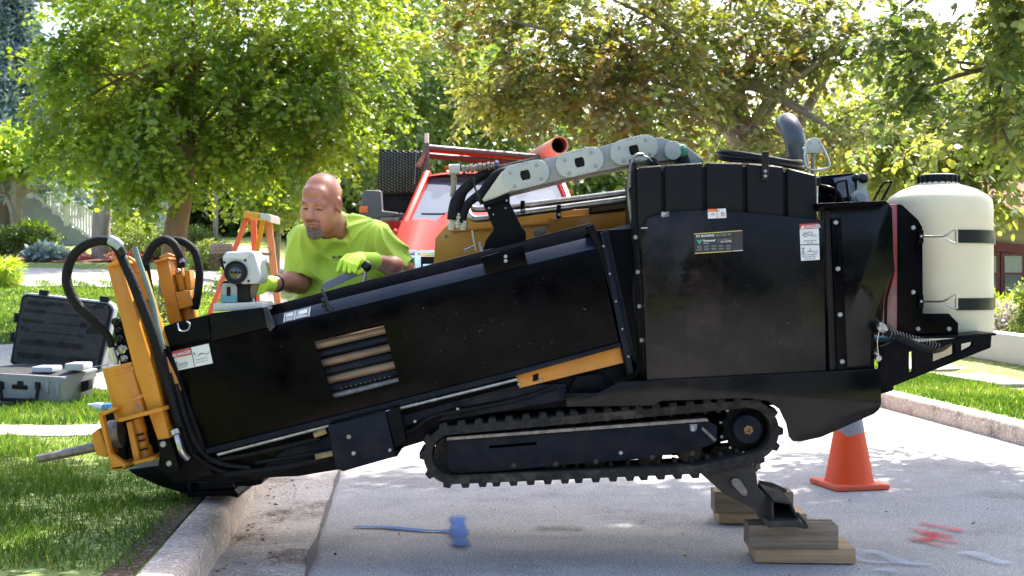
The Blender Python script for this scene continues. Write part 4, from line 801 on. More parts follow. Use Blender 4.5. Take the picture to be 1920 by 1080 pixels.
PX('cowl_bag', [(1126,434),(1180,420),(1190,436),(1128,440)], 5.5, 5.75, mat('grey_vinyl', (.16,.17,.17), .6, var=.3, scale=9))
PX('machine_deck', [(900,500),(1190,440),(1200,640),(1165,640),(990,690)], 5.62, 6.0, M_blk2)
PX('belly_pan', [(900,762),(1400,756),(1330,850),(960,868)], 5.47, 5.83, M_blk2); PX('under_deck', [(1062,690),(1210,655),(1460,700),(1460,745),(1062,762)], 5.4, 5.98, M_blk2)

# --- crawler tracks ---
def hull(circs, n=64):
    pts = [(cx+r*math.cos(2*math.pi*i/n), cy+r*math.sin(2*math.pi*i/n)) for cx, cy, r in circs for i in range(n)]
    pts = sorted(set(pts))
    def half(ps):
        h = []
        for p in ps:
            while len(h) > 1 and (h[-1][0]-h[-2][0])*(p[1]-h[-2][1])-(h[-1][1]-h[-2][1])*(p[0]-h[-2][0]) <= 0: h.pop()
            h.append(p)
        return h
    a = half(pts); b = half(pts[::-1]); return a[:-1]+b[:-1]
def resample(h, n):
    h = h+[h[0]]; L = [0]
    for a, b in zip(h[:-1], h[1:]): L.append(L[-1]+math.dist(a, b))
    o = []; 
    for k in range(n):
        s = L[-1]*k/n; i = max(j for j in range(len(L)) if L[j] <= s); i = min(i, len(h)-2); t = (s-L[i])/max(L[i+1]-L[i], 1e-9)
        o.append((h[i][0]+(h[i+1][0]-h[i][0])*t, h[i][1]+(h[i+1][1]-h[i][1])*t))
    return o
def make_track(y0, y1, near=True):
    ring = resample(hull([(848,854,46),(1403,808,50),(1303,847,34),(1120,766+52,30)]), 220); n = len(ring); v = []; f = []
    nr = []
    for i in range(n):
        a, b = ring[i-1], ring[(i+1) % n]; dx, dy = b[0]-a[0], b[1]-a[1]; l = math.hypot(dx, dy); nr.append((dy/l, -dx/l))
    for i in range(n):
        x, y = ring[i]; nx, ny = nr[i]
        for o, yy in ((8,y0),(8,y1),(-7,y1),(-7,y0)): p = P(x+nx*o, y+ny*o, y0); p.y = yy; v.append(p)
    for i in range(n):
        for q in range(4): f.append((i*4+q, i*4+(q+1) % 4, ((i+1) % n)*4+(q+1) % 4, ((i+1) % n)*4+q))
    m = MB().add(v, f); m.sm = 40; tr = m.obj('crawler_track', M_rub, D)
    lug = MB(); w2 = (y1-y0); s = y0/F
    lug.poly([Vector((-8.5*s,0,0)), Vector((-6*s,0,8.5*s)), Vector((6*s,0,8.5*s)), Vector((8.5*s,0,0))], Vector((0,w2,0))); lug.bevel(.0025)
    lm = lug.mesh('tread_lug'); lm.materials.append(M_rub)
    gl = MB().poly([Vector((-5*s,0,0)), Vector((-3*s,0,-10*s)), Vector((3*s,0,-10*s)), Vector((5*s,0,0))], Vector((0,.05,0))).bevel(.002).mesh('guide_lug'); gl.materials.append(M_rub)
    K = 46
    for k in range(K):
        i = int(k*n/K); x, y = ring[i]; nx, ny = nr[i]; p = P(x+nx*7.3, y+ny*7.3, y0); p.y = y0-.002
        th = math.atan2(nx, -ny)      # rotate local z to the outward normal (world x, z = nx, -ny)
        inst('tread_lug', lm, tr, Matrix.Translation(p)@Matrix.Rotation(th, 4, 'Y'))
        p = P(x-nx*6.5, y-ny*6.5, y0); p.y = y0+.09
        inst('guide_lug', gl, tr, Matrix.Translation(p)@Matrix.Rotation(th, 4, 'Y'))
    def tp(name, pts, a, b, m2, bw=.004, holes=()):
        q = MB(); q.px(pts, a, b, holes).bevel(bw); 
        return q.obj(name, m2, tr)
    dy = y0-5.19
    tp('track_frame', [(838,823),(1325,788),(1345,798),(1344,828),(1330,836),(1290,846),(1200,861),(1067,871),(942,883),(862,888),(844,884),(838,868)], 5.22+dy, 5.36+dy, M_navy, holes=[[(917,836),(1006,829),(1006,834),(917,841)]])
    tp('frame_cap', [(838,820),(1325,784),(1330,790),(838,826)], 5.205+dy, 5.37+dy, M_dst, .002)
    tp('slot_back', [(905,825),(1020,820),(1020,845),(905,850)], 5.30+dy, 5.31+dy, M_hole)
    rm = MB().lathe([(0,-.01),(.050,-.01),(.056,-.004),(.056,.012),(.045,.016),(.045,.05),(.056,.055),(.056,.07),(0,.07)], (0,0,0), (0,1,0), 24).mesh('road_wheel'); rm.materials.append(M_rub)
    hm = MB().lathe([(0,0),(.014,0),(.012,.008),(.0,.009)], (0,0,0), (0,-1,0), 8).mesh('wheel_hub'); hm.materials.append(M_rub)
    for x, y in ((963,874),(1042,871),(1118,866),(1224,858),(1300,851)):
        p = P(x, y, y0); p.y = 5.30+dy; inst('road_wheel', rm, tr, Matrix.Translation(p)); p2 = p.copy(); p2.y = 5.219+dy
        inst('wheel_hub', hm, tr, Matrix.Translation(p2))
    p = P(850, 856, 5.22); p.y = 5.26+dy; idl = MB().lathe([(0,-.02),(.03,-.02),(.06,0),(.086,0),(.088,.03),(.086,.05),(0,.05)], p, (0,1,0), 28); idl.obj('idler_wheel', M_rub, tr)
    c = P(1403, 806, 5.2); teeth = []; T = 11
    for k in range(T*4):
        a = 2*math.pi*k/(T*4); r = .112 if k % 4 in (0, 1) else .092; teeth.append(c+Vector((math.cos(a)*r, 0, math.sin(a)*r)))
    sp = MB().poly(teeth, Vector((0,.03,0)), [[c+Vector((math.cos(a)*.006+math.cos(b)*0, 0, math.sin(a)*.006)) for a in np.linspace(0, 6.28, 7)[:-1]]]) if False else MB().poly(teeth, Vector((0,.03,0)))
    sp.v = [q+Vector((0, 5.27+dy-5.2, 0)) for q in sp.v]; sp.bevel(.003).obj('drive_sprocket', M_blk2, tr)
    for k in range(T):
        a = 2*math.pi*(k+.125)/T; MB().ball(c+Vector((math.cos(a)*.107, 5.268+dy-5.2, math.sin(a)*.107)), .009, n=8).obj('sprocket_tooth', M_steel, tr)
    c2 = c+Vector((0, 5.255+dy-5.2, 0)); MB().lathe([(0,-.05),(.058,-.05),(.064,-.044),(.064,.02),(0,.02)], c2, (0,1,0), 30).bevel(.002).obj('hub_motor', M_navy, tr)
    MB().lathe([(0,0),(.021,0),(.021,.014),(.017,.017),(.010,.017),(.010,.006),(0,.006)], c2+Vector((0,-.05,0)), (0,-1,0), 6).obj('hub_nut', mat('rust_nut', (.25,.14,.06), .6, .5, var=.4, scale=60) if near else bpy.data.materials['rust_nut'], tr)
    q = MB(); q.tube([P(1316,802,5.205), P(1341,826,5.205)], .008, 8); q.v = [a+Vector((0,dy,0)) for a in q.v]; q.obj('grease_bar', M_dst, tr)
    return tr
tr1 = make_track(5.19, 5.44)
SH = Matrix.Translation((0, .66, 0)); tr2 = link(tr1.copy(), D, SH); kids = [o for o in C.objects if o.parent is tr1]
for ch in kids:
    c_ = ch.copy(); link(c_, None, WM[ch.name].copy()); c_.parent = tr2; c_.matrix_parent_inverse = Matrix.Identity(4)
bolt(1164,849,5.22,tr1,.9); decal = PX('frame_mark', [(1292,796),(1308,795),(1307,797),(1306,806),(1300,810),(1294,807),(1294,798)], 5.216, 5.22, M_grey, tr1, 0)
decal_text('S', 1296, 807, 8, 5.215, M_white, tr1, bold=.02)

# --- stabiliser ---
lp = PX('stabiliser_leg', [(1312,886),(1330,878),(1404,866),(1412,872),(1419,891),(1421,915),(1450,941),(1450,975),(1438,987),(1415,955),(1357,926)], 5.28, 5.30, mat('dirty_leg_paint', (.030,.025,.022), .6, var=.35, scale=8, dirt_sheen=(.10,.08,.06), dscale=8, damt=.5))
ML = bpy.data.materials['dirty_leg_paint']
PX('leg_cheek', [(1312,886),(1404,866),(1419,891),(1421,915),(1450,941),(1450,975),(1438,987),(1415,955),(1357,926)], 5.50, 5.52, ML, lp)
v = [P(1420,912,5.27), P(1450,941,5.22), P(1480,946,5.22), P(1462,918,5.27)]
foot = MB(); 
fr = [P(1450,941,5.22), P(1482,946,5.22), P(1496,977,5.22), P(1452,978,5.22)]; bk = [P(1421,908,5.40), P(1456,914,5.42), P(1466,940,5.42), P(1425,945,5.40)]
for i in range(4): j = (i+1) % 4; n = ((fr[j]-fr[i]).cross(bk[i]-fr[i])).normalized()*.008; foot.poly([fr[i], fr[j], bk[j], bk[i]], n)
foot.obj('foot_tube', ML, lp)
PX('foot_rear_wall', [(1425,912),(1466,916),(1478,945),(1470,958),(1430,960)], 5.42, 5.43, ML, lp)
TB('foot_lip', [(1494,962,5.2),(1506,975,5.2),(1513,988,5.2),(1500,986,5.2),(1470,982,5.2),(1440,986,5.2)], .008, ML, lp, 8, 3)
PX('foot_plate', [(1440,978),(1498,976),(1512,986),(1508,989),(1440,988)], 5.18, 5.5, ML, lp)
PX('stop_bar', [(1424,902),(1450,906),(1476,918),(1475,924),(1468,924),(1444,914),(1426,910)], 5.4, 5.43, ML, lp)
PX('link_plate', [(1371,900),(1376,896),(1384,897),(1390,902),(1402,922),(1401,929),(1396,931),(1389,927),(1373,909)], 5.26, 5.28, M_dst, lp); bolt(1381,905,5.26,lp,1.1,hex_me); bolt(1397,923,5.26,lp,.5)
TB('chain', [(1408,868,5.4),(1416,878,5.38),(1422,868,5.38),(1424,880,5.38)], .007, M_dst, lp, 6)
PX('leg_mount', [(1330,860),(1420,852),(1424,880),(1400,900),(1340,900)], 5.46, 5.9, ML)

# --- front assembly: masts, motor, vise, foot ---
def strip(name, a, b, wl, wr, y0, y1, m=M_yel, par=D, bw=.004):
    return PX(name, [(a[0]-wl, a[1]), (a[0]+wr, a[1]), (b[0]+wr, b[1]), (b[0]-wl, b[1])], y0, y1, m, par, bw)
mA = PX('mast_post', [(200,497),(226,492),(290,700),(316,818),(296,826),(254,703)], 5.12, 5.22, M_yel)
PX('mast_cap', [(197,496),(226,487),(230,493),(203,501)], 5.09, 5.24, M_yel, mA)
PX('mast_rear_plate', [(207,484),(220,480),(241,480),(259,493),(264,520),(236,530),(212,492)], 5.24, 5.265, M_yel, mA)
TB('mast_cylinder', [(262,512,5.22),(278,565,5.22),(306,655,5.22),(330,735,5.2)], .030, M_yel, mA, 14, 0)
for a, b in (((257,511),(267,508)),((270,562),(284,558)),): TB('cylinder_band', [(*a,5.2),(*b,5.2)], .006, M_dst, mA, 6, 0)
MB().tube([P(269,548,5.22), P(275,566,5.22)], .036, 14).obj('cylinder_collar', M_yel, mA)
PX('collar_block', [(258,548),(280,543),(284,560),(262,566)], 5.15, 5.2, M_yel, mA)
TB('drain_tube', [(252,463,5.16),(258,484,5.16),(270,520,5.16),(286,570,5.16),(294,610,5.16),(306,655,5.16)], .0125, mat('teal_tube', (.12,.19,.17), .45, var=.2), mA, 10, 4)
PX('mast_red_bar', [(243,543),(248,540),(272,640),(290,700),(284,704)], 5.23, 5.24, mat('orange_red_bar', (.45,.10,.03), .5), mA)
mB = PX('mast_post', [(290,490),(314,484),(341,606),(318,612)], 5.50, 5.60, M_yel)
PX('mast_cap', [(286,490),(316,482),(318,486),(290,495)], 5.47, 5.62, M_yel, mB)
PX('mast_rear_plate', [(297,482),(314,474),(335,482),(341,498),(346,544),(330,548),(316,488)], 5.62, 5.65, M_yel, mB)
TB('mast_cylinder', [(335,512,5.56),(345,545,5.56)], .024, M_yel, mB, 12, 0)
MB().ball(P(334,509,5.54), .014).obj('pin', M_steel, mB)
PX('mast_block', [(345,508),(355,506),(359,541),(350,544)], 5.52, 5.60, M_yel, mB)
PX('mast_clamp', [(328,548),(356,544),(362,573),(336,580)], 5.49, 5.62, M_yel, mB); bolt(334,560,5.49,mB,.5); bolt(355,556,5.49,mB,.5)
TB('mast_rod', [(352,574,5.56),(361,610,5.56)], .032, M_yel, mB, 14, 0); TB('mast_rod', [(338,578,5.56),(344,610,5.56)], .012, M_steel, mB, 10, 0)
TB('arch_hose', [(211,655,5.16),(203,632,5.15),(181,607,5.12),(148,575,5.10),(130,545,5.09),(125,516,5.09),(136,482,5.09),(160,460,5.09),(190,451,5.09),(214,458,5.09),(229,484,5.09),(249,529,5.09),(267,575,5.10),(283,617,5.11),(296,660,5.13),(314,720,5.15),(336,800,5.17)], [.013,.017,.020,.021,.0215,.0205,.02,.020,.020,.020,.019,.021,.021,.021,.022,.022,.02], M_hose, n=12)
TB('arch_hose', [(275,500,5.4),(274,488,5.4),(288,461,5.4),(309,449,5.4),(326,459,5.4),(336,478,5.4),(340,500,5.42)], .019, M_hose, n=12)
TB('arch_hose', [(327,450,5.5),(345,454,5.5),(364,470,5.5),(372,495,5.5),(374,520,5.5),(371,550,5.5),(366,578,5.52)], .018, M_hose, n=12)
TB('arch_hose', [(276,500,5.42),(282,540,5.42),(290,580,5.42),(300,620,5.4)], .012, M_hose, n=10)
TB('hose_sleeve', [(207,450,5.075),(217,455,5.07),(226,463,5.075)], .021, mat('silver_tape', (.32,.36,.38), .4, var=.2, scale=12), n=12); TB('hose_fitting', [(226,466,5.07),(233,478,5.07)], .016, M_cable, smooth=0)
TB('steel_line', [(233,478,5.1),(247,515,5.1),(262,560,5.1),(276,600,5.1)], .009, M_steel, n=8)
TB('hose_fitting', [(337,476,5.4),(341,492,5.4)], .013, mat('violet_fitting', (.25,.2,.32), .4, .5), smooth=0)
# valve bank
vb = PX('valve_bank', [(210,600),(228,594),(250,680),(226,686)], 5.20, 5.34, M_blk2)
for x, y, r in ((219,603,.018),(224,635,.016),(214,652,.014),(230,655,.02),(216,672,.018),(234,672,.016),(222,618,.012)): MB().lathe([(0,-.03),(r*.7,-.03),(r*.7,-.015),(r,-.014),(r,.01),(0,.01)], P(x,y,5.19), (.1,1,0), 8).obj('valve_fitting', M_steel if y > 640 else M_cable, vb)
TB('hose_fitting', [(209,652,5.14),(214,668,5.14),(218,684,5.14)], .014, M_steel, n=8)
MB().tube([P(174,688,5.1), P(205,683,5.12)], .0022, 5).obj('wire', M_steel, D)
mo = MB().tube([P(226,684,5.17), P(252,782,5.17)], .076, 28).obj('vise_motor', M_yel, D)
MB().tube([P(229,694,5.165),P(230.5,699,5.165)], .0775, 28).obj('motor_band', M_yel, mo); MB().tube([P(246,746,5.168),P(248,752,5.168)], .078, 28).obj('motor_band', M_yel, mo)
bolt(257,763,5.09,mo,.8,hex_me)
PX('mast_foot', [(283,765),(304,765),(318,822),(296,826)], 5.11, 5.2, M_yel, mA)
cp2 = PX('clamp_plate', [(221,785),(303,764),(306,771),(224,792)], 5.05, 5.32, M_yel)
vc = MB().tube([P(254,786,5.18), P(262,812,5.18)], .034, 20).tube([P(262,812,5.18), P(268,838,5.18)], .030, 20).tube([P(268,838,5.18), P(273,858,5.18)], .037, 20); vc.obj('vise_cylinder', M_yel, D)
for x, y in ((261,815),(264,826),(269,842)): TB('cylinder_seal', [(x-9,y+3,5.14),(x+9,y-2,5.14)], .004, M_hole, smooth=0, n=5)
PX('vise_web', [(236,792),(246,790),(262,862),(251,866)], 5.1, 5.13, M_yel); PX('vise_base', [(249,866),(288,857),(289,862),(251,872)], 5.06, 5.3, M_yel)
PX('vise_dark', [(208,780),(296,770),(312,850),(232,880)], 5.28, 5.5, M_blk2)
fl2 = PX('vise_cheek', [(183,776),(190,771),(207,850),(236,872),(229,880),(209,881)], 5.04, 5.08, M_yel)
PX('vise_top', [(183,776),(215,763),(219,768),(190,781)], 5.04, 5.3, M_yel); PX('vise_box', [(190,781),(219,768),(240,868),(210,872)], 5.26, 5.3, M_blk2)
PX('vise_bottom', [(205,876),(232,872),(233,879),(209,882)], 5.04, 5.3, M_yel); MB().tube([P(208,815,5.18),P(228,812,5.18)], .06, 20).obj('vise_jaw', M_dst, D)
PX('vise_nose', [(170,815),(185,803),(203,850),(200,858),(180,853)], 5.08, 5.22, M_yel)
PX('drill_rod', [(68,862),(170,831),(178,834),(178,850),(120,858),(74,864)], 5.12, 5.16, M_dst) if False else MB().tube([P(70,861,5.1), P(90,857,5.11), P(178,838,5.16)], [.017,.018,.022], 14, flat=1).obj('drill_rod', M_dst, D)
PX('mast_bracket', [(292,826),(318,822),(328,850),(336,880),(306,890),(300,850)], 5.10, 5.16, M_blk2); bolt(306,833,5.10,s=1.3); bolt(317,869,5.10,s=1.2)
PX('front_leg', [(312,720),(330,705),(372,850),(400,890),(330,905),(296,880)], 5.22, 6.1, M_blk2)
TB('elbow_fitting', [(330,812,5.1),(335,830,5.08),(341,848,5.08),(352,860,5.1)], .013, M_steel, n=8); TB('elbow_fitting', [(328,808,5.1),(331,816,5.09)], .018, M_steel, smooth=0)
for a in ([(318,700),(334,760),(348,820),(372,860),(420,885),(480,890)], [(330,720),(350,790),(372,840),(410,868),(470,878)], [(306,660),(320,730),(335,790),(346,850)]): TB('hydraulic_line', [(x,y,5.15+.02*i) for i,(x,y) in enumerate(a)], .010, M_hose)
ft = PX('front_foot', [(240,880),(300,872),(352,880),(428,880),(438,886),(444,912),(440,925),(352,928),(300,912),(250,890)], 5.98, 6.25, M_blk2, bw=.008)
PX('foot_rib', [(346,884),(354,884),(360,924),(352,924)], 5.95, 5.98, M_navy, ft)
PX('foot_flap', [(372,886),(420,879),(430,884),(440,914),(372,918)], 5.94, 5.98, M_navy, ft, .01)
PX('ground_plate', [(350,922),(440,918),(447,926),(446,934),(430,930),(352,932)], 5.96, 6.4, M_blk2, ft)
PX('boom_foot', [(420,880),(500,885),(490,908),(470,912),(440,912)], 5.6, 6.0, M_blk2)

# --- lever and clip beside the worker ---
TB('control_lever', [(682,545,5.42),(683,520,5.42),(684,505,5.42)], .011, M_steel, smooth=0); MB().ball(P(686,499,5.42), .026).obj('lever_knob', M_cable, D); TB('lever_knob', [(674,503,5.44),(688,498,5.42)], .018, M_cable, smooth=0)
MB().poly([P(603,533,5.30), P(669,502,5.40), P(688,499,5.42), P(683,512,5.42), P(665,520,5.40), P(610,545,5.30)], Vector((0,.006,.003))).obj('latch_bar', mat('bluish_bar', (.13,.15,.21), .3, .3, var=.1), D)
TB('latch_strap', [(603,542,5.24),(610,556,5.21),(616,574,5.2),(621,583,5.2)], .007, M_gloss, flat=.4)
for x, y in ((607,563),(608,572)): MB().ball(P(x,y,YN+.01), .012).obj('rubber_stop', M_cable, D)
# --- decals ---
def plate(name, pts, Y, m, par=D, out=.0015): return MB().px(pts, Y-out, Y).obj(name, m, par)
def doodle(par, pts, Y, r=.0011, m=None):
    for seg in pts: MB().tube([P(x,y,Y) for x,y in seg], r, 4).obj('pictogram', m or M_ink, par)
an = math.radians(14)
d1 = plate('danger_decal', [(320,660),(391,644),(399,681),(328,696)], YN-.0, M_white); plate('decal_header', [(320,660),(357,652),(359,665),(323,672)], YN-.002, M_red, d1)
decal_text('▲', 322, 670, 6, YN-.004, M_white, d1, an); decal_text('DANGER', 329, 669, 6.2, YN-.004, M_white, d1, an, .02, .86)
plate('decal_rule', [(357,652),(358,652),(366,689),(365,689)], YN-.002, M_ink, d1)
decal_text('Moving Parts', 331, 688, 3, YN-.002, M_ink, d1, an); decal_text('can cut off.', 333, 692, 3, YN-.002, M_ink, d1, an)
decal_text('Keep all guards in', 368, 676, 2.6, YN-.002, M_ink, d1, an, 0, .85); decal_text('place. Stand clear.', 369, 681, 2.6, YN-.002, M_ink, d1, an, 0, .85)
doodle(d1, [[(328,683),(333,680),(338,683),(346,679),(352,680)],[(331,678),(331,684)],[(363,660),(366,668)],[(361,664),(368,662)],[(370,668),(378,663),(388,664),(393,659)],[(372,665),(380,661)]], YN-.003)
d2 = plate('danger_decal', [(1499,420),(1535,418),(1537,487),(1502,489)], 5.15, M_white); plate('decal_header', [(1499,420),(1535,418),(1535,428),(1499.5,430)], 5.148, M_red, d2)
decal_text('▲', 1500, 429, 6, 5.1465, M_white, d2, .04); decal_text('DANGER', 1506, 428.5, 6.4, 5.1465, M_white, d2, .05, .02, .88); plate('decal_rule', [(1500.5,458.6),(1536,457.4),(1536,458.6),(1500.5,459.8)], 5.148, M_ink, d2)
decal_text('Electric Shock', 1507, 453, 2.9, 5.148, M_ink, d2, .05); decal_text('will kill.', 1512, 457, 2.9, 5.148, M_ink, d2, .05)
decal_text('Do Not Touch Machine', 1504, 479, 2.5, 5.148, M_ink, d2, .05, 0, .82); decal_text('While Boring in Place', 1504, 482.8, 2.5, 5.148, M_ink, d2, .05, 0, .82); decal_text('Stand on mat.', 1508, 486.6, 2.5, 5.148, M_ink, d2, .05)
doodle(d2, [[(1504,441),(1510,438),(1518,441),(1528,443),(1531,441)],[(1508,435),(1507,443),(1514,444)],[(1512,436),(1520,435),(1524,440)],[(1506,464),(1506,470),(1504,476)],[(1506,470),(1508,476)],[(1503,466),(1509,465)],[(1513,472),(1524,471),(1530,474),(1533,469)],[(1519,470),(1519,465)]], 5.146)
d3 = plate('warning_decal', [(1327,392),(1361,391),(1362,408.5),(1327.5,410)], 5.15, M_white); plate('decal_header', [(1327,392),(1344,391.5),(1344,396.5),(1327,397)], 5.148, M_org, d3); plate('decal_rule', [(1344,391.5),(1344.6,391.5),(1344.8,409),(1344.2,409)], 5.148, M_ink, d3)
doodle(d3, [[(1333,403),(1337,400),(1339,404)],[(1353,398),(1358,400),(1358,405),(1353,404),(1353,398)],[(1346,394),(1349,396)]], 5.146, .0015, M_red)
d4 = plate('dealer_decal', [(1301,438),(1392,431.5),(1393,470),(1303,476)], 5.15, M_ink); e4 = -.0
plate('decal_border', [(1301,438),(1392,431.5),(1392,433),(1301,439.5)], 5.148, M_gold, d4); plate('decal_border', [(1303,474.5),(1372,470.2),(1372,471.6),(1303,476)], 5.148, M_gold, d4); plate('decal_border', [(1374,470),(1393,468.8),(1393,470),(1374,471.2)], 5.148, M_white, d4)
a4 = .062
decal_text('MY MACHINE', 1305, 445.2, 4.2, 5.147, M_white, d4, a4, .03, .92); decal_text('IS BACKED BY', 1337, 443.3, 4.2, 5.147, M_carr2, d4, a4, 0, .92)
MB().px([(1306,450),(1311,450),(1311.5,453.5),(1312.5,450),(1317,449),(1312,459)], 5.1465, 5.148).obj('emblem', M_dkgrn, d4)
decal_text('Vermeer', 1318, 453.8, 4.6, 5.147, M_white, d4, a4, .03, 1.0); decal_text('Midwest', 1319, 457.5, 2.2, 5.147, M_white, d4, a4); plate('decal_rule', [(1347,447),(1347.6,447),(1347.9,455),(1347.3,455)], 5.148, M_carr2, d4)
decal_text('EQUIPPED TO', 1351, 450.6, 2.6, 5.147, M_carr2, d4, a4, 0, .85); decal_text('DO MORE.', 1351, 455, 3.4, 5.147, M_white, d4, a4, .02, .92)
for i in range(5):
    for j in range(2):
        for q in range(2): plate('decal_line', [(1307+i*13.6,461.6+j*5.2-i*.5+q*1.8),(1316+i*13.6-q,461.2+j*5.2-i*.5+q*1.8),(1316+i*13.6-q,462+j*5.2-i*.5+q*1.8),(1307+i*13.6,462.4+j*5.2-i*.5+q*1.8)], 5.148, M_grey, d4)
d5 = plate('small_decal', [(1240,397),(1246,397),(1246,407),(1240,407)], 5.148, M_grey); 
for i in range(3): plate('decal_line', [(1247,397.5+i*3.4),(1255,397+i*3.4),(1254,399+i*3.4),(1247,399+i*3.4)], 5.148, M_grey, d5)
decal_text('DP', 1240, 404, 5, 5.1465, M_white, d5); plate('scuff_mark', [(1202,427),(1214,426.3),(1214,427.8),(1202,428.3)], 5.148, M_white)
def onfold(px, t): # point on the sloped fold, t 0 bottom .. 1 top
    return P(px+(3*t), 613-(px-507)*.2419-22*t, YN+.045*t-.002-.0*t)
def foldq(name, x0, x1, t0, t1, m, par): 
    v = [onfold(x0,t0),onfold(x1,t0),onfold(x1,t1),onfold(x0,t1)]; return MB().poly([a+Vector((0,-.002,.001)) for a in v], Vector((0,.001,0))).obj(name, m, par)
d6 = foldq('fold_decal', 531, 580, .1, .9, M_grey, D)
for a in ((531,532.5,.1,.9),(551,552.5,.1,.9),(578.5,580,.1,.9)): 
    v = foldq('decal_border', *a, M_white, d6); v.location.y -= .002
for x0, x1, t0, t1 in ((535,548,.5,.8),(535,549,.2,.26),(535,547,.33,.39),(558,574,.45,.78),(555,574,.2,.26),(555,570,.32,.37)): v = foldq('decal_line', x0, x1, t0, t1, M_white, d6); v.location.y -= .002
# scratches and chips
rs = random.Random(3); sc_ = MB()
for i in range(110):
    if i < 80: x = rs.uniform(420, 1100); y = 613-(x-507)*.2419+rs.uniform(40, 210)*rs.random()**.2
    else: x = rs.uniform(1230, 1530); y = rs.uniform(500, 690)
    if 570 < x < 765 and i < 80: continue
    if i < 80 and y > 842-(x-384)*.252-4: continue
    l = rs.uniform(.3, 1.6)*(4 if i % 13 == 0 else 1); a = rs.uniform(-1, .5); Y = YN if i < 80 else 5.15
    sc_.px([(x,y),(x+l*math.cos(a),y+l*math.sin(a)),(x+l*math.cos(a),y+l*math.sin(a)+.45),(x,y+.45)], Y-.0012, Y-.0002)
sc_.obj('paint_chips', M_carr2, D, kind='stuff')
# ---------------- red service truck ----------------
M_tred = mat('truck_red', (.50,.016,.010), .38, var=.12, scale=2, coat=0, spec=.22, rvar=.06)
M_chr = mat('chrome', (.75,.75,.76), .12, 1, var=.05)
M_glass = mat('windshield_glass', (.10,.13,.17), .04, 0, var=.1, spec=1.0, coat=1, rvar=.02)
M_plg = mat('mirror_plastic', (.085,.09,.10), .5, var=.1)
M_tire = mat('tyre', (.02,.02,.02), .85, var=.3, scale=20)
TX, TW, TZ = -.21, .92, float(road_z(11.5))
T = thing('service_truck', 'red service truck with ladder rack parked facing the camera behind the drill', 'truck', (TX, 12.6, TZ))
def obx(name, lo, hi, m, par=T, bw=.02, M=None, **k): return MB().box(lo, hi, M).bevel(bw).obj(name, m, par, **k)
# hood as a crowned grid
NX, NYh = 16, 8; v = []; f = []
for j in range(NYh+1):
    tt = j/NYh; y = 10.95+1.42*tt
    for i in range(NX+1):
        u = -1+2*i/NX; x = TX+u*(.90-.0*tt); zc = 1.50+.33*tt-.05*(1-tt)**4; ridge = .055*math.exp(-((abs(u)-.62)/.09)**2)
        edge = -.07*max(0, abs(u)-.84)/.16*(1-.6*tt); z = zc+.05*(1-u*u)+edge-ridge*.6+.04*(abs(u) < .55)
        v.append((x, y, z))
W = NX+1
for j in range(NYh):
    for i in range(NX): f.append((j*W+i, j*W+i+1, (j+1)*W+i+1, (j+1)*W+i))
n0 = len(v); v += [(a[0], a[1], a[2]-.03) for a in v]; f += [tuple(q+n0 for q in reversed(g)) for g in list(f)]
m = MB().add(v, f); m.sm = 60; m.obj('hood', M_tred, T)
for s in (-1, 1):
    x0, x1 = sorted((TX+s*.86, TX+s*1.02))
    v = [(x0,10.98,.75),(x1,11.02,.75),(x1,12.9,.75),(x0,12.9,.75),(x0,10.98,1.47),(x1-.02*s,11.03,1.42),(x1,12.9,1.62),(x0,12.9,1.78)]
    MB().add(v, [(0,3,2,1),(4,5,6,7),(0,1,5,4),(1,2,6,5),(2,3,7,6),(3,0,4,7)]).bevel(.03, 3).obj('fender', M_tred, T)
    hx0, hx1 = sorted((TX+s*.60, TX+s*.96)); hl = MB().box((hx0,10.90,1.20),(hx1,11.0,1.455)).bevel(.02).obj('headlight', M_chr, T)
    MB().box((hx0+.03,10.885,1.235),(hx1-.03,10.90,1.425)).bevel(.01).obj('lens', mat('lens%d' % s, (.12,.13,.12), .08, var=.2, scale=30, coat=1), hl)
    MB().ball(((hx0+hx1)/2-.03,10.90,1.33), .07, 1, .4, 1).obj('bulb_bowl', M_chr, hl)
    # doors, pillars and windows of the cab
    MB().box((x0+.02,12.9,.6),(x1-.01,14.6,1.72)).bevel(.03).obj('door', M_tred, T)
    p0, p1 = Vector((TX+s*.90,12.30,1.68)), Vector((TX+s*.70,13.05,2.33)); MB().tube([p0,p1,p1+Vector((0,.1,.02))], [.05,.045,.05], 8).obj('pillar', M_tred, T)
    w0 = [Vector((TX+s*.93,12.75,1.74)), Vector((TX+s*.93,14.5,1.74)), Vector((TX+s*.76,14.3,2.28)), Vector((TX+s*.76,13.2,2.28))]; MB().poly(w0, Vector((-s*.02,0,0))).obj('side_window', M_glass, T)
    wl = MB().tube([(TX+s*.78,11.9,TZ+.42),(TX+s*1.0,11.9,TZ+.42)], .42, 28).bevel(.03).obj('wheel', M_tire, T); MB().tube([(TX+s*1.0,11.9,TZ+.42),(TX+s*1.02,11.9,TZ+.42)], .22, 18).obj('rim', M_chr, wl)
    wl = MB().tube([(TX+s*.74,16.6,TZ+.42),(TX+s*1.0,16.6,TZ+.42)], .42, 28).bevel(.03).obj('wheel', M_tire, T)
bmh = MB().box((TX-.88,12.32,.75),(TX+.88,12.95,1.72)); bmh.obj('cowl', M_plg, T)
MB().poly([Vector((TX-.84,12.40,1.79)),Vector((TX+.84,12.40,1.79)),Vector((TX+.67,13.05,2.31)),Vector((TX-.67,13.05,2.31))], Vector((0,.02,-.01))).obj('windshield', M_glass, T)
TB('wiper', [(790,401,12.36),(845,400,12.36),(880,385,12.5)], .01, M_hole, T, 6, 3)
rf = MB(); v = []; f = []
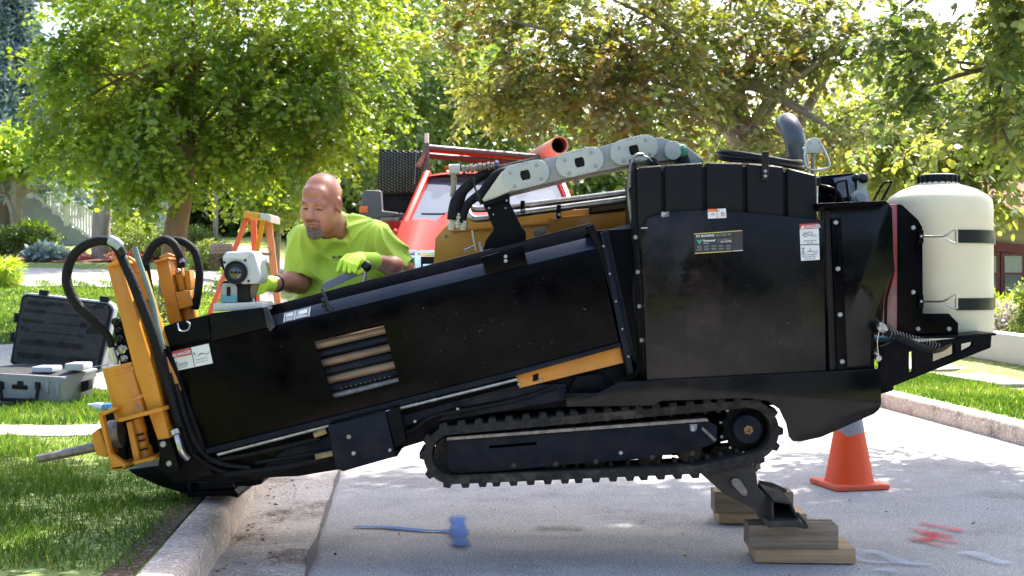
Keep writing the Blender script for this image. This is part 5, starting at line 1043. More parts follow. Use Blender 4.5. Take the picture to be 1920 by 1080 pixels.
for j in range(7):
    for i in range(13):
        u = -1+i/6; tt = j/6; y = 12.98+1.6*tt; v.append((TX+u*.74, y, 2.335+.075*(1-u**4)*(.6+.4*math.sin(tt*3.1))-.03*(tt == 0)))
for j in range(6):
    for i in range(12): f.append((j*13+i, j*13+i+1, (j+1)*13+i+1, (j+1)*13+i))
n0 = len(v); v += [(a[0],a[1],a[2]-.07) for a in v]; f += [tuple(q+n0 for q in reversed(g)) for g in list(f)]; rf.add(v, f); rf.obj('roof', M_tred, T)
for i in range(-2, 3): MB().ball((TX+i*.22, 13.02, 2.41), .04, 1.6, .8, .6).obj('marker_lamp', M_tred, T)
obx('cab_back', (TX-.74,14.5,.7),(TX+.74,14.62,2.34), M_tred)
gl = obx('grille', (TX-.60,10.86,.86),(TX+.60,10.95,1.46), M_hole)
for z in (.88, .99, 1.10, 1.21, 1.32): MB().box((TX-.58,10.83,z),(TX+.58,10.86,z+.05)).bevel(.01).obj('grille_bar', M_chr, gl)
MB().box((TX-.63,10.80,1.43),(TX+.63,10.95,1.49)).bevel(.015).obj('grille_trim', M_chr, gl)
for s in (-1, 1): MB().box((TX+s*.62-.03,10.80,.84),(TX+s*.62+.03,10.94,1.48)).bevel(.015).obj('grille_trim', M_chr, gl)
obx('headlight_trim', (TX-1.0,10.88,1.46),(TX-.60,11.0,1.49), M_chr); obx('bumper', (TX-1.02,10.72,.50),(TX+1.02,10.95,.80), M_chr, bw=.04)
obx('lower_valance', (TX-.95,10.95,.35),(TX+.95,11.2,.86), M_plg); obx('chassis', (TX-.45,11.2,.4),(TX+.45,18.2,.72), M_hole)
for s in (-1, 1):
    yb2 = 12.6; xm = 707 if s < 0 else 1190
    q = MB().px([(xm-32,404),(xm-29,364),(xm-22,356),(xm+7,357),(xm+9,395),(xm+38,398),(xm+38,405),(xm+4,408),(xm+4,418),(xm-28,417)], yb2, yb2+.16).bevel(.02, 3).obj('mirror', M_plg, T)
    MB().px([(xm-33,386),(xm-17,386),(xm-17,398),(xm-34,398)], yb2-.012, yb2).bevel(.004).obj('turn_lamp', mat('amber_lamp%d' % s, (.75,.16,.03), .25, var=.3, scale=60), q)
    MB().px([(xm-33,407),(xm+42,407),(xm+42,415),(xm-33,414)], yb2+.02, yb2+.12).bevel(.008).obj('mirror_arm', M_dst, q)
    MB().px([(xm+8,399),(xm+50,400),(xm+50,412),(xm+8,412)], yb2+.05, yb2+.14).bevel(.01).obj('mirror_arm', M_plg, q)
obx('service_body', (TX-1.08,14.9,.62),(TX+1.08,18.6,1.62), M_tred)
obx('service_side', (P(700,400,13.6).x,13.2,.9),(P(768,400,13.6).x,14.9,1.86), M_tred, bw=.03)
tb = MB().px([(710,279),(795,284),(795,364),(708,364)], 14.2, 14.9).bevel(.01).obj('tread_plate_box', mat('tread_black', (.012,.012,.016), .3, .6, var=.1), T)
tp = MB()
for i in range(15):
    for j in range(15):
        x = 712+i*5.6; y = 284+j*5.5+(i % 2)*2.7
        if y > 360: continue
        d = 1 if (i+j) % 2 else -1
        tp.tube([P(x-1.5,y-1.6,14.195), P(x+1.5,y+1.6,14.195)], .006, 5)
tp.obj('tread_bars', mat('tread_bright', (.16,.16,.18), .3, 1), tb, kind='stuff'); obx('box_support', (P(715,400,14.3).x,14.25,1.8),(P(795,400,14.3).x,14.85,2.26), M_hole)
# ladder rack
rk = MB().tube([P(799,330,14.0), P(800,268,14.0)], .035, 10).obj('rack_post', M_plg, T); MB().box(tuple(P(796,268,13.96)), tuple(P(804,251,14.04))).obj('post_sleeve', mat('pvc_white', (.7,.7,.68), .5), rk)
MB().tube([P(1082,345,14.2), P(1085,300,14.2)], .035, 10).obj('rack_post', M_plg, T)
MB().tube([P(800,276,14.0), P(1100,302,15.0)], .034, 10).obj('rack_rail', M_plg, T); MB().tube([P(803,283,14.05), P(1100,306,15.05)], .020, 10).obj('rack_rail', M_tred, T)
MB().tube([P(801,291,14.1), P(1098,318,15.0)], .036, 10).obj('rack_rail', mat('rack_maroon', (.10,.03,.03), .5), T)
MB().tube([P(798,285,14.0), P(784,312,13.9)], [.022,.03], 8).obj('rack_hook', mat('rust_hook', (.28,.11,.07), .6), T)
MB().tube([P(783,250,13.8), P(777,345,13.6)], .004, 4).obj('antenna', M_steel, T)
pipe = MB(); a, bb = P(1049,272,13.3), P(985,304,17.6); ax = (bb-a).normalized()
pipe.lathe([(.095,0),(.095,.01),(.095,4.3),(.083,4.3),(.083,.01),(.083,0),(.095,0)], a, ax, 28)
pp_ = MB(); L_ = (bb-a).length; n = 28; u = ax.orthogonal().normalized(); w3 = ax.cross(u); v = []; f = []
for r_, t_ in ((.098,0),(.098,L_),(.086,L_),(.086,0)):
    for k in range(n): an_ = 2*math.pi*k/n; v.append(a+ax*t_+(u*math.cos(an_)+w3*math.sin(an_))*r_)
for i in range(4):
    for k in range(n): q = i*n+k; q2 = i*n+(k+1) % n; o2 = ((i+1) % 4)*n; f.append((q, q2, o2+(k+1) % n, o2+k))
pp_.add(v, f); o = pp_.obj('conduit_pipe', mat('salmon_pipe', (.72,.36,.26), .45, var=.1)); meta(o, 'salmon coloured open pipe lying on the truck ladder rack', 'pipe')

# ---------------- orange stepladder ----------------
Ld = thing('stepladder', 'orange fibreglass stepladder with yellow top cap left of the man', 'ladder', (P(480,600,8.2).x, 8.2, .15))
M_lo = mat('ladder_orange', (.90,.13,.025), .4, var=.08); M_ly = mat('ladder_yellow', (.85,.38,.03), .45, var=.1); M_lp = mat('ladder_pale', (.88,.30,.13), .45, var=.15)
def rail(name, a, b, w_, d_, m, Ya, Yb, par=Ld):
    A = P(*a, Ya); B = P(*b, Yb); n = (B-A).normalized(); s = n.cross(Vector((0,1,0))).normalized()*w_/2
    return MB().poly([A-s, A+s, B+s, B-s], Vector((0, d_, 0))).bevel(.004).obj(name, m, par)
def foot(px, Y): return HY+F*(H-.16)/Y
fA, fB, fC, fD = foot(0,7.7), foot(0,8.3), foot(0,8.9), foot(0,8.6)
ra, rb = ((463,406), (463-.386*(fA-406),fA)), ((474,406), (474+.045*(fB-406),fB)); rc, rd = ((493,410), (493-.20*(fC-410),fC)), ((502,410), (502+.113*(fD-410),fD))
rail('front_rail', *ra, .030, .03, M_lo, 8.2, 7.7); rail('front_rail', *rb, .040, .03, M_lo, 8.5, 8.3); rail('rear_rail', *rc, .030, .03, M_ly, 8.25, 8.9); rail('rear_rail', *rd, .046, .03, M_lp, 8.3, 8.6)
MB().px([(457,395),(487,399),(485,412),(455,407)], 8.12, 8.45).bevel(.01).obj('top_cap', M_ly, Ld); MB().px([(487,399),(503,401),(508,404),(508,418),(494,412),(486,411)], 8.12, 8.45).bevel(.01).obj('top_cap', mat('cap_worn', (.66,.60,.45), .5), Ld)
def lerp2(a, b, t): return (a[0]+(b[0]-a[0])*t, a[1]+(b[1]-a[1])*t)
fb = foot(0,7.7)
for k in range(1, 6):
    t = k/6; A = lerp2(*ra, t); B = lerp2(*rb, t); Y1 = 8.2-.5*t; Y2 = 8.5-.2*t
    MB().poly([P(A[0],A[1],Y1), P(A[0],A[1]+4,Y1), P(B[0],B[1]+4,Y2), P(B[0],B[1],Y2)], Vector((0,.09,.0))).bevel(.003).obj('step', M_lo if k > 1 else mat('alu_step', (.55,.56,.55), .4, .6), Ld)
    if k % 2: A = lerp2(*rc, t); B = lerp2(*rd, t); MB().tube([P(*A,8.25+.65*t), P(*B,8.3+.3*t)], .012, 6).obj('rear_brace', M_steel, Ld)

# ---------------- open hard case on the grass ----------------
K = thing('equipment_case', 'open grey hard case with black foam lid lying on the left grass', 'case', (P(85,760,10.6).x, 10.6, .15))
M_case = mat('case_grey', (.24,.25,.27), .5, var=.08, scale=4, dirt_sheen=(.14,.12,.10), dscale=8, damt=.4); M_foam = mat('case_foam', (.020,.020,.022), .85, bump=.4, bscale=160)
YK = 10.5; zg = .155
cv = [P(-8,700,YK), P(118,706,YK), P(181,690,YK+.45)]
bot = [Vector((P(-4,0,YK).x, YK, zg)), Vector((P(112,0,YK).x, YK+.0, zg)), Vector((P(172,0,YK+.45).x, YK+.45, zg)), Vector((P(50,0,YK+.5).x, YK+.52, zg)), Vector((P(-25,0,YK+.3).x, YK+.35, zg))]
top = [P(-10,701,YK-.01), P(120,709,YK-.02), P(183,692,YK+.47), P(52,683,YK+.54), P(-32,690,YK+.36)]
bs = MB(); n = 5; bs.v = bot+top; bs.f = [(0,4,3,2,1)]+[(i,(i+1) % n,(i+1) % n+n,i+n) for i in range(n)]+[(5,6,7,8,9)]; bs.bevel(.025, 3); base = bs.obj('case_base', M_case, K)
MB().poly([t+Vector((0,0,.008)) for t in top], Vector((0,0,-.028))).bevel(.006).obj('case_rim', M_case, K)
ins = [c.lerp(sum(top, Vector())/5, .10)+Vector((0,0,.010)) for c in top]; MB().poly(ins, Vector((0,0,-.006))).obj('case_lining', M_foam, K)
for (x0,y0,x1,y1,hh) in ((60,693,100,700,.05),(122,690,158,696,.06)): MB().box((P(x0,0,YK+.1).x, YK+.08, P(0,y1,YK).z), (P(x1,0,YK+.1).x, YK+.32, P(0,y1,YK).z+hh)).bevel(.015).obj('padding_pack', mat('pack_white', (.36,.38,.44), .6, var=.15) if x0 == 60 else bpy.data.materials['pack_white'], K)
MB().tube([P(0,715,YK-.03), P(3,745,YK-.06), P(10,749,YK-.06), P(62,750,YK-.06), P(69,745,YK-.06), P(71,722,YK-.03)], .016, 8, smooth=3).obj('case_handle', M_tankb, K)
for x in (1, 70): PX('handle_mount', [(x-5,716),(x+5,717),(x+5,730),(x-5,729)], YK-.03, YK+.01, M_tankb, K)
PX('case_latch', [(32,714),(43,715),(43,722),(51,723),(51,731),(22,729),(22,721),(32,721)], YK-.02, YK+.01, M_tankb, K)
for x, y, m in ((88,712,M_case),(107,716,M_case)): PX('lid_latch', [(x-4,y),(x+4,y+1),(x+1,y+28),(x-3,y+26)], YK-.03, YK, m, K)
PX('side_latch', [(152,716),(166,712),(166,730),(152,736)], YK+.2, YK+.3, M_tankb, K)
# lid leaning back
def LP(x, y): t = (692-y)/145; return P(x, y, YK+.52+.30*max(0,t))
def lidpoly(name, pts, th, m, par=K, off=0, bw=.004): 
    q = [LP(*p)+Vector((0,-off,0)) for p in pts]; return MB().poly(q, Vector((0,th,.0))).bevel(bw).obj(name, m, par)
lid = lidpoly('case_lid', [(18,680),(40,556),(44,551),(52,549),(203,566),(211,571),(215,580),(190,692),(183,700),(30,690)], .11, M_case, bw=.012)
lidpoly('lid_gasket', [(20,678),(41,558),(46,553),(52,552),(202,569),(209,574),(212,581),(188,690),(181,697),(31,687)], .01, M_tankb, lid, .012)
lidpoly('lid_foam', [(26,676),(45,561),(52,557),(200,573),(206,581),(184,684),(178,690),(34,681)], .01, M_foam, lid, .02)
for x0,y0,x1,y1,h_ in ((54,567,92,571,4),(92,569,120,572,2.5),(46,581,88,585,3),(96,586,150,592,1),(42,599,84,604,3),(92,605,152,611,1),(66,621,140,628,1),(40,615,58,618,4),(146,629,160,631,3),(40,640,156,650,5),(34,664,178,678,5),(176,574,196,576,3)):
    lidpoly('foam_slot', [(x0,y0-h_),(x1,y1-h_),(x1,y1+h_),(x0,y0+h_)], .003, M_hole, lid, .024, 0)
for x, y, r_ in ((76,642,7),(118,648,9),(72,668,7),(142,676,9),(158,610,7),(176,622,13)): MB().lathe([(0,0),(r_*YK/F,0),(r_*YK/F,.003),(0,.003)], LP(x,y)+Vector((0,-.0265,0)), (0,-1,0), 14).obj('foam_slot', M_hole, lid)
for x, y in ((82,545),(196,557)): lidpoly('lid_catch', [(x-8,y-2),(x+9,y),(x+7,y+10),(x-9,y+8)], .04, M_tankb, lid, .01)
for x, y in ((29,596),(22,632),(204,640)): lidpoly('side_catch', [(x-3,y-9),(x+3,y-9),(x+2,y+9),(x-4,y+9)], .04, M_tankb, lid, .0)
lidpoly('lid_label', [(78,691.5),(128,696),(128,698.5),(78,694.5)], .004, M_white, lid, .03, 0)
lidpoly('hinge_strip', [(24,687),(182,701),(180,706),(22,692)], .02, M_dst, lid, .02)
bt = P(198,757,9.9); bt.z = .20
o = MB().tube([bt+Vector((-.14,0,.02)), bt+Vector((-.10,0,.02)), bt+Vector((-.07,0,.01)), bt, bt+Vector((.09,0,0))], [.012,.013,.034,.035,.033], 14).obj('plastic_bottle', mat('clear_plastic', (.62,.72,.78), .15, var=.15, scale=20)); meta(o, 'crumpled clear plastic bottle with blue label lying in the grass behind the case', 'bottle')
MB().tube([bt+Vector((-.02,0,0)), bt+Vector((.06,0,0))], .0365, 14).obj('bottle_label', mat('blue_label', (.05,.18,.55), .4), o)

# ---------------- traffic cone ----------------
gc0 = G(1592, 912); Cn = thing('traffic_cone', 'orange traffic cone with torn silver collar standing on the road behind the tail', 'traffic cone', tuple(gc0))
s = gc0.y/F; cmat, ct_, cb, cN, cLk = mk('cone_plastic'); tc = cN('ShaderNodeTexCoord'); sx_ = cN('ShaderNodeSeparateXYZ'); cLk(tc.outputs['Object'], sx_.inputs[0])
nn = cN('ShaderNodeTexNoise'); nn.inputs['Scale'].default_value = 14; nn.inputs['Detail'].default_value = 6; cLk(tc.outputs['Object'], nn.inputs[0])
ad = cN('ShaderNodeMath'); ad.operation = 'MULTIPLY_ADD'; cLk(nn.outputs[0], ad.inputs[0]); ad.inputs[1].default_value = -.16; cLk(sx_.outputs[2], ad.inputs[2])
gr_ = cN('ShaderNodeMath'); gr_.operation = 'GREATER_THAN'; cLk(ad.outputs[0], gr_.inputs[0]); gr_.inputs[1].default_value = .255
lt = cN('ShaderNodeMath'); lt.operation = 'LESS_THAN'; cLk(ad.outputs[0], lt.inputs[0]); lt.inputs[1].default_value = .40
mu = cN('ShaderNodeMath'); mu.operation = 'MULTIPLY'; cLk(gr_.outputs[0], mu.inputs[0]); cLk(lt.outputs[0], mu.inputs[1])
mx = cN('ShaderNodeMix'); mx.data_type = 'RGBA'; cLk(mu.outputs[0], mx.inputs[0]); mx.inputs[6].default_value = (1.0,.17,.04,1); mx.inputs[7].default_value = (.48,.48,.50,1); cLk(mx.outputs[2], cb.inputs['Base Color']); cb.inputs['Roughness'].default_value = .42; ctr = cN('ShaderNodeBsdfTranslucent'); cLk(mx.outputs[2], ctr.inputs[0]); cms = cN('ShaderNodeMixShader'); cms.inputs[0].default_value = .45; cLk(cb.outputs[0], cms.inputs[1]); cLk(ctr.outputs[0], cms.inputs[2]); cLk(cms.outputs[0], ct_.nodes['Material Output'].inputs[0])
cx, cy = gc0.x, gc0.y; cn = MB().lathe([(.148,.028),(.14,.05),(.083,.37),(.040,.60),(.032,.68),(.026,.70),(.020,.70),(.028,.67),(.036,.60),(.079,.37),(.136,.05),(.144,.028),(.148,.028)], (cx,cy,0), n=36); cn.sm = 40; cn.obj('cone_body', cmat, Cn)
MB().box((-.172,-.172,.002),(.172,.172,.034), Matrix.Translation((cx,cy,0))@Matrix.Rotation(R(14),4,'Z')).bevel(.012,3).obj('cone_base', mat('cone_base', (.72,.11,.05), .6, var=.2, dirt_sheen=(.25,.09,.06), dscale=8), Cn)

# ---------------- timber blocks under the stabiliser ----------------
M_w1 = mat('weathered_timber', (.25,.19,.13), .85, var=.55, scale=26, bump=1, bscale=70, stretch=(.06,1,1), dirt_sheen=(.06,.045,.035), dscale=5, damt=.7, dpos=.5)
M_w2 = mat('newer_timber', (.42,.28,.16), .8, var=.38, scale=24, bump=.8, bscale=70, stretch=(.06,1,1), dirt_sheen=(.16,.10,.06), dscale=5, damt=.5)
def timber(lab, x0, x1, yb_, z0, h_, dep, rot_, m, grp='timber blocks under the stabiliser feet'):
    a = G(x0, yb_, z0); b2 = Vector(((x1-960)*a.y/F, a.y, z0)); L2 = (b2-a).length
    M = Matrix.Translation(a)@Matrix.Rotation(R(rot_), 4, 'Z'); q = MB().box((0,0,0),(L2,dep,h_)).bevel(.004, 2)
    o = q.obj('timber_block', m, None, M); return meta(o, lab, 'timber', grp)
timber('wide lower plank lying on the road under the nearest stabiliser foot', 1416, 1602, 1055, .006, .066, .24, -3.5, M_w2)
timber('weathered upper timber carrying the nearest stabiliser foot', 1404, 1571, 1028, .073, .10, .15, -2, M_w1)
timber('lower orange-brown plank of the far timber pair', 1348, 1512, 982, .006, .052, .24, -2, M_w2)
timber('upper timber of the far pair half hidden by the stabiliser leg', 1340, 1487, 963, .059, .11, .15, -1.5, M_w1)

# ---------------- control display on its stand ----------------
Bx = thing('control_display', 'light grey swivelling control display on a white plate that the man is adjusting', 'display', tuple(P(447,580,5.3)))
M_lg = mat('display_shell', (.42,.44,.46), .4, var=.06, coat=.2)
MB().px([(400,569),(490,566),(494,572),(494,580),(398,584)], 5.22, 5.46).bevel(.005).obj('mount_plate', mat('plate_white', (.50,.50,.48), .5, var=.08), Bx)
MB().px([(484,576),(503,576),(502,581),(480,584)], 5.2, 5.46).bevel(.003).obj('mount_lip', M_carr2, Bx)
def rq(cx, cy, pts, a): a = math.radians(a); return [(cx+x*math.cos(a)-y*math.sin(a), cy+x*math.sin(a)+y*math.cos(a)) for x, y in pts]
q = MB().px([(416,481),(424,472),(472,470),(479,478),(490,522),(484,532),(455,533),(422,520)], 5.22, 5.40).bevel(.012, 3).obj('display_shell', M_lg, Bx)
MB().px([(419,484),(424,474),(470,472),(470,474),(462,486)], 5.215, 5.23).bevel(.002).obj('shell_rim', mat('shell_rim', (.50,.52,.54), .4), q)
MB().lathe([(.045,0),(.050,-.005),(.050,-.012),(.045,-.014),(.038,-.004),(0,-.002)], P(443,511,5.222), (0,1,0), 30).obj('dial_ring', M_cable, q); MB().ball(P(443,512,5.235), .042, 1, .5, 1, 20).obj('dial_dome', mat('dome_gloss', (.01,.01,.012), .1, coat=1), q)
for x, y in ((460,488),(466,527),(430,520),(421,492),(424,502)): MB().lathe([(0,0),(.006,0),(.005,.004),(0,.005)], P(x,y,5.22), (0,-1,0), 8).obj('button', M_cable, q)
MB().px([(410,486),(418,482),(424,512),(417,506)], 5.25, 5.36).bevel(.003).obj('connector_row', M_tankb, q)
MB().px([(413,536),(416,529),(422,526),(460,530),(466,538),(468,567),(413,568)], 5.25, 5.40).bevel(.008).obj('stand_column', M_tankb, Bx)
MB().px([(414,538),(417,531),(440,531),(444,538),(444,567),(414,568)], 5.235, 5.25).bevel(.003).obj('stand_face', M_carr2, Bx)
MB().px([(414.5,552),(443.5,552),(443.5,566.5),(414.5,567.5)], 5.2335, 5.236).obj('colour_band', mat('teal_band', (.08,.25,.34), .45), Bx); MB().px([(425,538),(432,538),(432,555),(425,555)], 5.232, 5.236).obj('stand_slot', M_tankb, Bx)
MB().tube([P(478,530,5.3), P(472,545,5.3), P(466,563,5.3)], [.02,.024,.02], 10).obj('swivel_arm', mat('arm_tan', (.16,.12,.09), .5), Bx)
for x in (459,474): MB().lathe([(0,0),(.010,0),(.008,.02),(0,.022)], P(x,568,5.28), (0,0,1), 6).obj('mount_bolt', M_steel, Bx)

# ---------------- left house: steps, rail, walls ----------------
HX = -14.2; Hs = thing('left_house', 'pale house with grey front steps half hidden by the trees on the left', 'house', (HX, 42, zz(HX, 41)))
M_sid = mat('pale_siding', (.62,.64,.70), .7, var=.06); M_trim = mat('white_trim', (.75,.76,.78), .6); M_roof = mat('grey_shingle', (.16,.15,.15), .9, var=.3, scale=12, bump=.5, bscale=30)
z0 = 2.0
MB().box((-19.5,41.2,z0),(-11.2,48,6.6)).obj('wall', M_sid, Hs); MB().px([(-90,-150),(330,-150),(360,-95),(-110,-95)], 40.6, 48.5).obj('roof', M_roof, Hs)
for k in range(26): MB().box((-19.55,41.12,z0+.6+k*.155),(-11.15,41.2,z0+.6+k*.155+.14)).obj('siding_board', M_sid, Hs) if k == 0 else None
sm_ = MB().add([(-19.55,41.13,0),(-11.15,41.13,0),(-11.15,41.17,.15),(-19.55,41.17,.15)], [(0,1,2,3)]).mesh('siding_board'); sm_.materials.append(M_sid)
for k in range(24): inst('siding_board', sm_, Hs, Matrix.Translation((0,0,z0+.75+k*.155)))
for x0, x1 in ((-18.2,-16.9),(-13.6,-12.4)):
    wd = MB().box((x0,41.02,4.2),(x1,41.12,5.7)).bevel(.01).obj('window', M_trim, Hs); MB().box((x0+.1,41.0,4.3),(x1-.1,41.02,5.6)).obj('pane', M_glass, wd); MB().box(((x0+x1)/2-.03,40.98,4.3),((x0+x1)/2+.03,41.0,5.6)).obj('mullion', M_trim, wd)
St = thing('front_steps', 'grey concrete steps with white balustrade climbing to the left house', 'stairs', (-12.9, 37.5, 2.2))
M_step = mat('step_stone', (.36,.37,.42), .85, var=.1)
NS = 9; xa, xb_ = P(70,0,37.5).x, P(238,0,37.5).x; zt, zb = P(0,372,37.5).z+.1, P(0,478,37.5).z
MB().box((xa-1.8,37.0,1.8),(xa,38.6,zt)).obj('landing', M_step, St)
for i in range(NS):
    x0 = xa+(xb_-xa)*i/NS; z = zt-(zt-zb)*(i+1)/NS; MB().box((x0,37.0,1.7),(x0+(xb_-xa)/NS+.02,38.5,z)).bevel(.01).obj('step', M_step, St)
bal = None
for yy in (36.95, 38.55):
    for i in range(27):
        t = i/26; x = xa+(xb_-.5-xa)*t-.02; z = zt-(zt-zb)*t*.93; hh_ = .85
        if bal is None: bal = MB().box((-.028,-.028,0),(.028,.028,.85)).mesh('baluster'); bal.materials.append(M_trim)
        inst('baluster', bal, St, Matrix.Translation((x, yy, z+.02)))
    A = Vector((xa-.02, yy, zt+.88)); B = Vector((xb_-.52, yy, zt-(zt-zb)*.93+.88)); MB().tube([A, B], .055, 6).obj('handrail', M_trim, St); MB().tube([A-Vector((0,0,.8)), B-Vector((0,0,.8))], .04, 6).obj('lower_rail', M_trim, St)
    for t in (0, .5, 1): c_ = A.lerp(B, t); MB().box((c_.x-.07,yy-.07,c_.z-1.0),(c_.x+.07,yy+.07,c_.z+.12)).obj('newel_post', M_trim, St)
wh = thing('white_house', 'bright white brick house front glimpsed between the two trunks', 'house', (-12.6, 47, 3))
MB().box((-14.6,46.4,2.4),(-12.7,52,6.2)).obj('wall', mat('bluish_brick', (.45,.48,.60), .8, var=.1), wh); MB().box((-12.7,46,2.4),(-11.0,52,6.2)).obj('wall', mat('white_brick', (.78,.77,.80), .8, var=.08, scale=10), wh)
bk_ = MB().box((-.11,-.02,0),(.11,0,.07)).mesh('brick'); bk_.materials.append(bpy.data.materials['bluish_brick'])
for r_ in range(16):
    for c_ in range(7): inst('brick', bk_, wh, Matrix.Translation((-14.45+c_*.25+(r_ % 2)*.12, 46.4, 3.0+r_*.09)))
MB().px([(160,230),(420,230),(440,262),(150,262)], 45.8, 52).obj('roof', M_roof, wh); wd = MB().box((-14.2,46.3,4.4),(-13.3,46.4,5.5)).obj('window', M_trim, wh); MB().box((-14.1,46.28,4.5),(-13.4,46.3,5.4)).obj('pane', M_glass, wd)
pl = MB()
plt = thing('stone_planter', 'low brown stone planter wall seen beside the ladder', 'planter', tuple(P(420,470,26)))
for r_ in range(3):
    for c_ in range(5):
        c0 = P(400+c_*8.4+(r_ % 2)*3, 473-r_*6.5, 26); MB().box((-.045,-.12,-.035),(.045,.12,.035), Matrix.Translation(c0)).bevel(.006).obj('stone', mat('stone%d' % r_, (.20+.03*r_,.15+.02*r_,.13+.02*r_), .9) if c_ == 0 else bpy.data.materials['stone%d' % r_], plt)
MB().box((P(396,0,26).x,25.9,P(0,500,26).z),(P(440,0,26).x,26.2,P(0,472,26).z)).obj('planter_core', M_soil, plt)
pole = P(622,0,27); up_ = thing('utility_pole', 'straight pale grey utility pole rising behind the man', 'pole', (pole.x, 27, .8))
MB().tube([(pole.x,27,.6),(pole.x,27,8.5)], [.13,.10], 12).obj('pole_shaft', M_barkl, up_); MB().box((pole.x+.12,26.96,1.0),(pole.x+.17,27.02,8.0)).obj('conduit', mat('conduit_grey', (.5,.5,.52), .5), up_)
gp = P(403,0,31); gp_ = thing('tree_trunk', 'thin grey trunk standing behind the right hose arch', 'tree', (gp.x, 31, zz(gp.x, 31))); MB().tube([(gp.x,31,1.2),(gp.x+.02,31,3.2),(gp.x-.05,31,6)], [.075,.065,.05], 8).obj('trunk', M_barkl, gp_)
crown('crown', [((gp.x, 31, 5.2), (1.4,1.2,1.0))], 260, 11, .2, .18, T_LEAF, L_dark, gp_, .6, .2, seed=130)

# ---------------- right side: retaining wall, house, blue car ----------------
rw = thing('retaining_wall', 'low white retaining wall beyond the right pavement', 'wall', (float(kr(14))+2.45, 14, .15)); M_rw = mat('wall_white', (.66,.64,.62), .8, var=.06, scale=3, dirt_sheen=(.4,.36,.33), dscale=3, damt=.4)
for i in range(9):
    y0, y1 = 8+i*2.6, 8+i*2.6+2.592; v = []
    for y, dx in ((y0,2.38),(y0,2.62),(y1,2.62),(y1,2.38)): v.append((float(kr(y))+dx, y, .1))
    v += [(a[0],a[1],.52+.012*(a[1]-8)) for a in v]; MB().add(v, [(0,3,2,1),(4,5,6,7),(0,1,5,4),(1,2,6,5),(2,3,7,6),(3,0,4,7)]).bevel(.012).obj('wall_panel', M_rw, rw)
Rh = thing('right_house', 'tan clapboard house with maroon window trim at the right edge', 'house', (11.5, 26, .6)); M_tan = mat('tan_siding', (.55,.47,.33), .75, var=.06); M_mar = mat('maroon_trim', (.20,.045,.05), .6, var=.1); M_brn = mat('brown_shingle', (.28,.13,.10), .9, var=.3, scale=14, bump=.5, bscale=30)
MB().box((9.3,26,.3),(16,33,3.3)).obj('wall', M_tan, Rh)
sb = MB().add([(9.2,25.93,0),(16,25.93,0),(16,25.985,.13),(9.2,25.985,.13),(9.2,26,0),(16,26,0),(16,26,.13),(9.2,26,.13)], [(0,1,2,3),(0,4,5,1),(0,3,7,4),(3,2,6,7)]).mesh('siding_board'); sb.materials.append(M_tan)
for k in range(21): inst('siding_board', sb, Rh, Matrix.Translation((0,0,.45+k*.132)))
MB().add([(8.5,24.9,2.62),(16.6,24.9,2.62),(16.6,28,4.6),(8.5,28,4.6),(8.5,24.9,2.5),(16.6,24.9,2.5),(16.6,28,4.3),(8.5,28,4.3)], [(0,1,2,3),(4,7,6,5),(0,4,5,1),(0,3,7,4),(1,5,6,2),(2,6,7,3)]).obj('roof', M_brn, Rh)
MB().box((8.5,24.82,2.48),(16.6,24.9,2.64)).obj('fascia', M_trim, Rh); MB().px([(1858,452),(2000,466),(2000,484),(1858,470)], 25.8, 25.92).obj('trim_band', M_mar, Rh)
for a, c_ in ((1846,1868),(1884,1916),(1932,1966)):
    fr_ = MB().px([(a-7,474),(c_+7,474),(c_+7,552),(a-7,552)], 25.82, 25.92).obj('window', M_mar, Rh); MB().px([(a,480),(c_,480),(c_,511),(a,511)], 25.80, 25.82).obj('pane', mat('curtained_pane%d' % a, (.42,.44,.42), .15, var=.2, scale=2, stretch=(20,1,1)), fr_); MB().px([(a,515),(c_,515),(c_,546),(a,546)], 25.80, 25.82).obj('pane', M_glass, fr_)
# blue car beyond the tail
Cx = 5.35; cy0 = 17.2; cxx = P(1650,0,17.2).x
Bc = thing('blue_car', 'blue car parked at the far kerb, glimpsed behind the tail hose', 'car', (cxx, 18.6, float(road_z(18))))
M_blue = mat('car_blue', (.04,.16,.34), .25, var=.05, coat=.8, rvar=.05); zr = float(road_z(18))
secs = [(17.0,.55,.62,.35),(17.15,.86,.80,.28),(18.0,.90,.90,.28),(18.35,.90,.92,.28),(20.4,.90,.95,.28),(21.1,.88,.92,.3),(21.4,.7,.75,.4)]; v = []; f = []
for y, hw, zt_, zb_ in secs: v += [(cxx-hw,y,zr+zb_),(cxx-hw-.01,y,zr+(zb_+zt_)/2),(cxx-hw*.9,y,zr+zt_),(cxx+hw*.9,y,zr+zt_),(cxx+hw+.01,y,zr+(zb_+zt_)/2),(cxx+hw,y,zr+zb_)]
for i in range(len(secs)-1):
    for q_ in range(6): f.append((i*6+q_, i*6+(q_+1) % 6, (i+1)*6+(q_+1) % 6, (i+1)*6+q_))
f += [(0,1,2,3,4,5), tuple(36+k for k in (5,4,3,2,1,0))]; MB().add(v, f).bevel(.03, 2).obj('body', M_blue, Bc)
cab = [(-.78,18.2,.90),(.78,18.2,.90),(.62,18.95,1.40),(-.62,18.95,1.40),(-.78,21.0,.93),(.78,21.0,.93),(.62,20.2,1.40),(-.62,20.2,1.40)]
MB().add([(cxx+a, b_, zr+c_) for a, b_, c_ in cab], [(0,1,2,3),(4,7,6,5),(0,3,7,4),(1,5,6,2),(3,2,6,7),(0,4,5,1)]).bevel(.03).obj('window', M_glass, Bc)
MB().box((cxx-.6,18.98,zr+1.38),(cxx+.6,20.15,zr+1.43)).bevel(.02).obj('roof', M_blue, Bc)
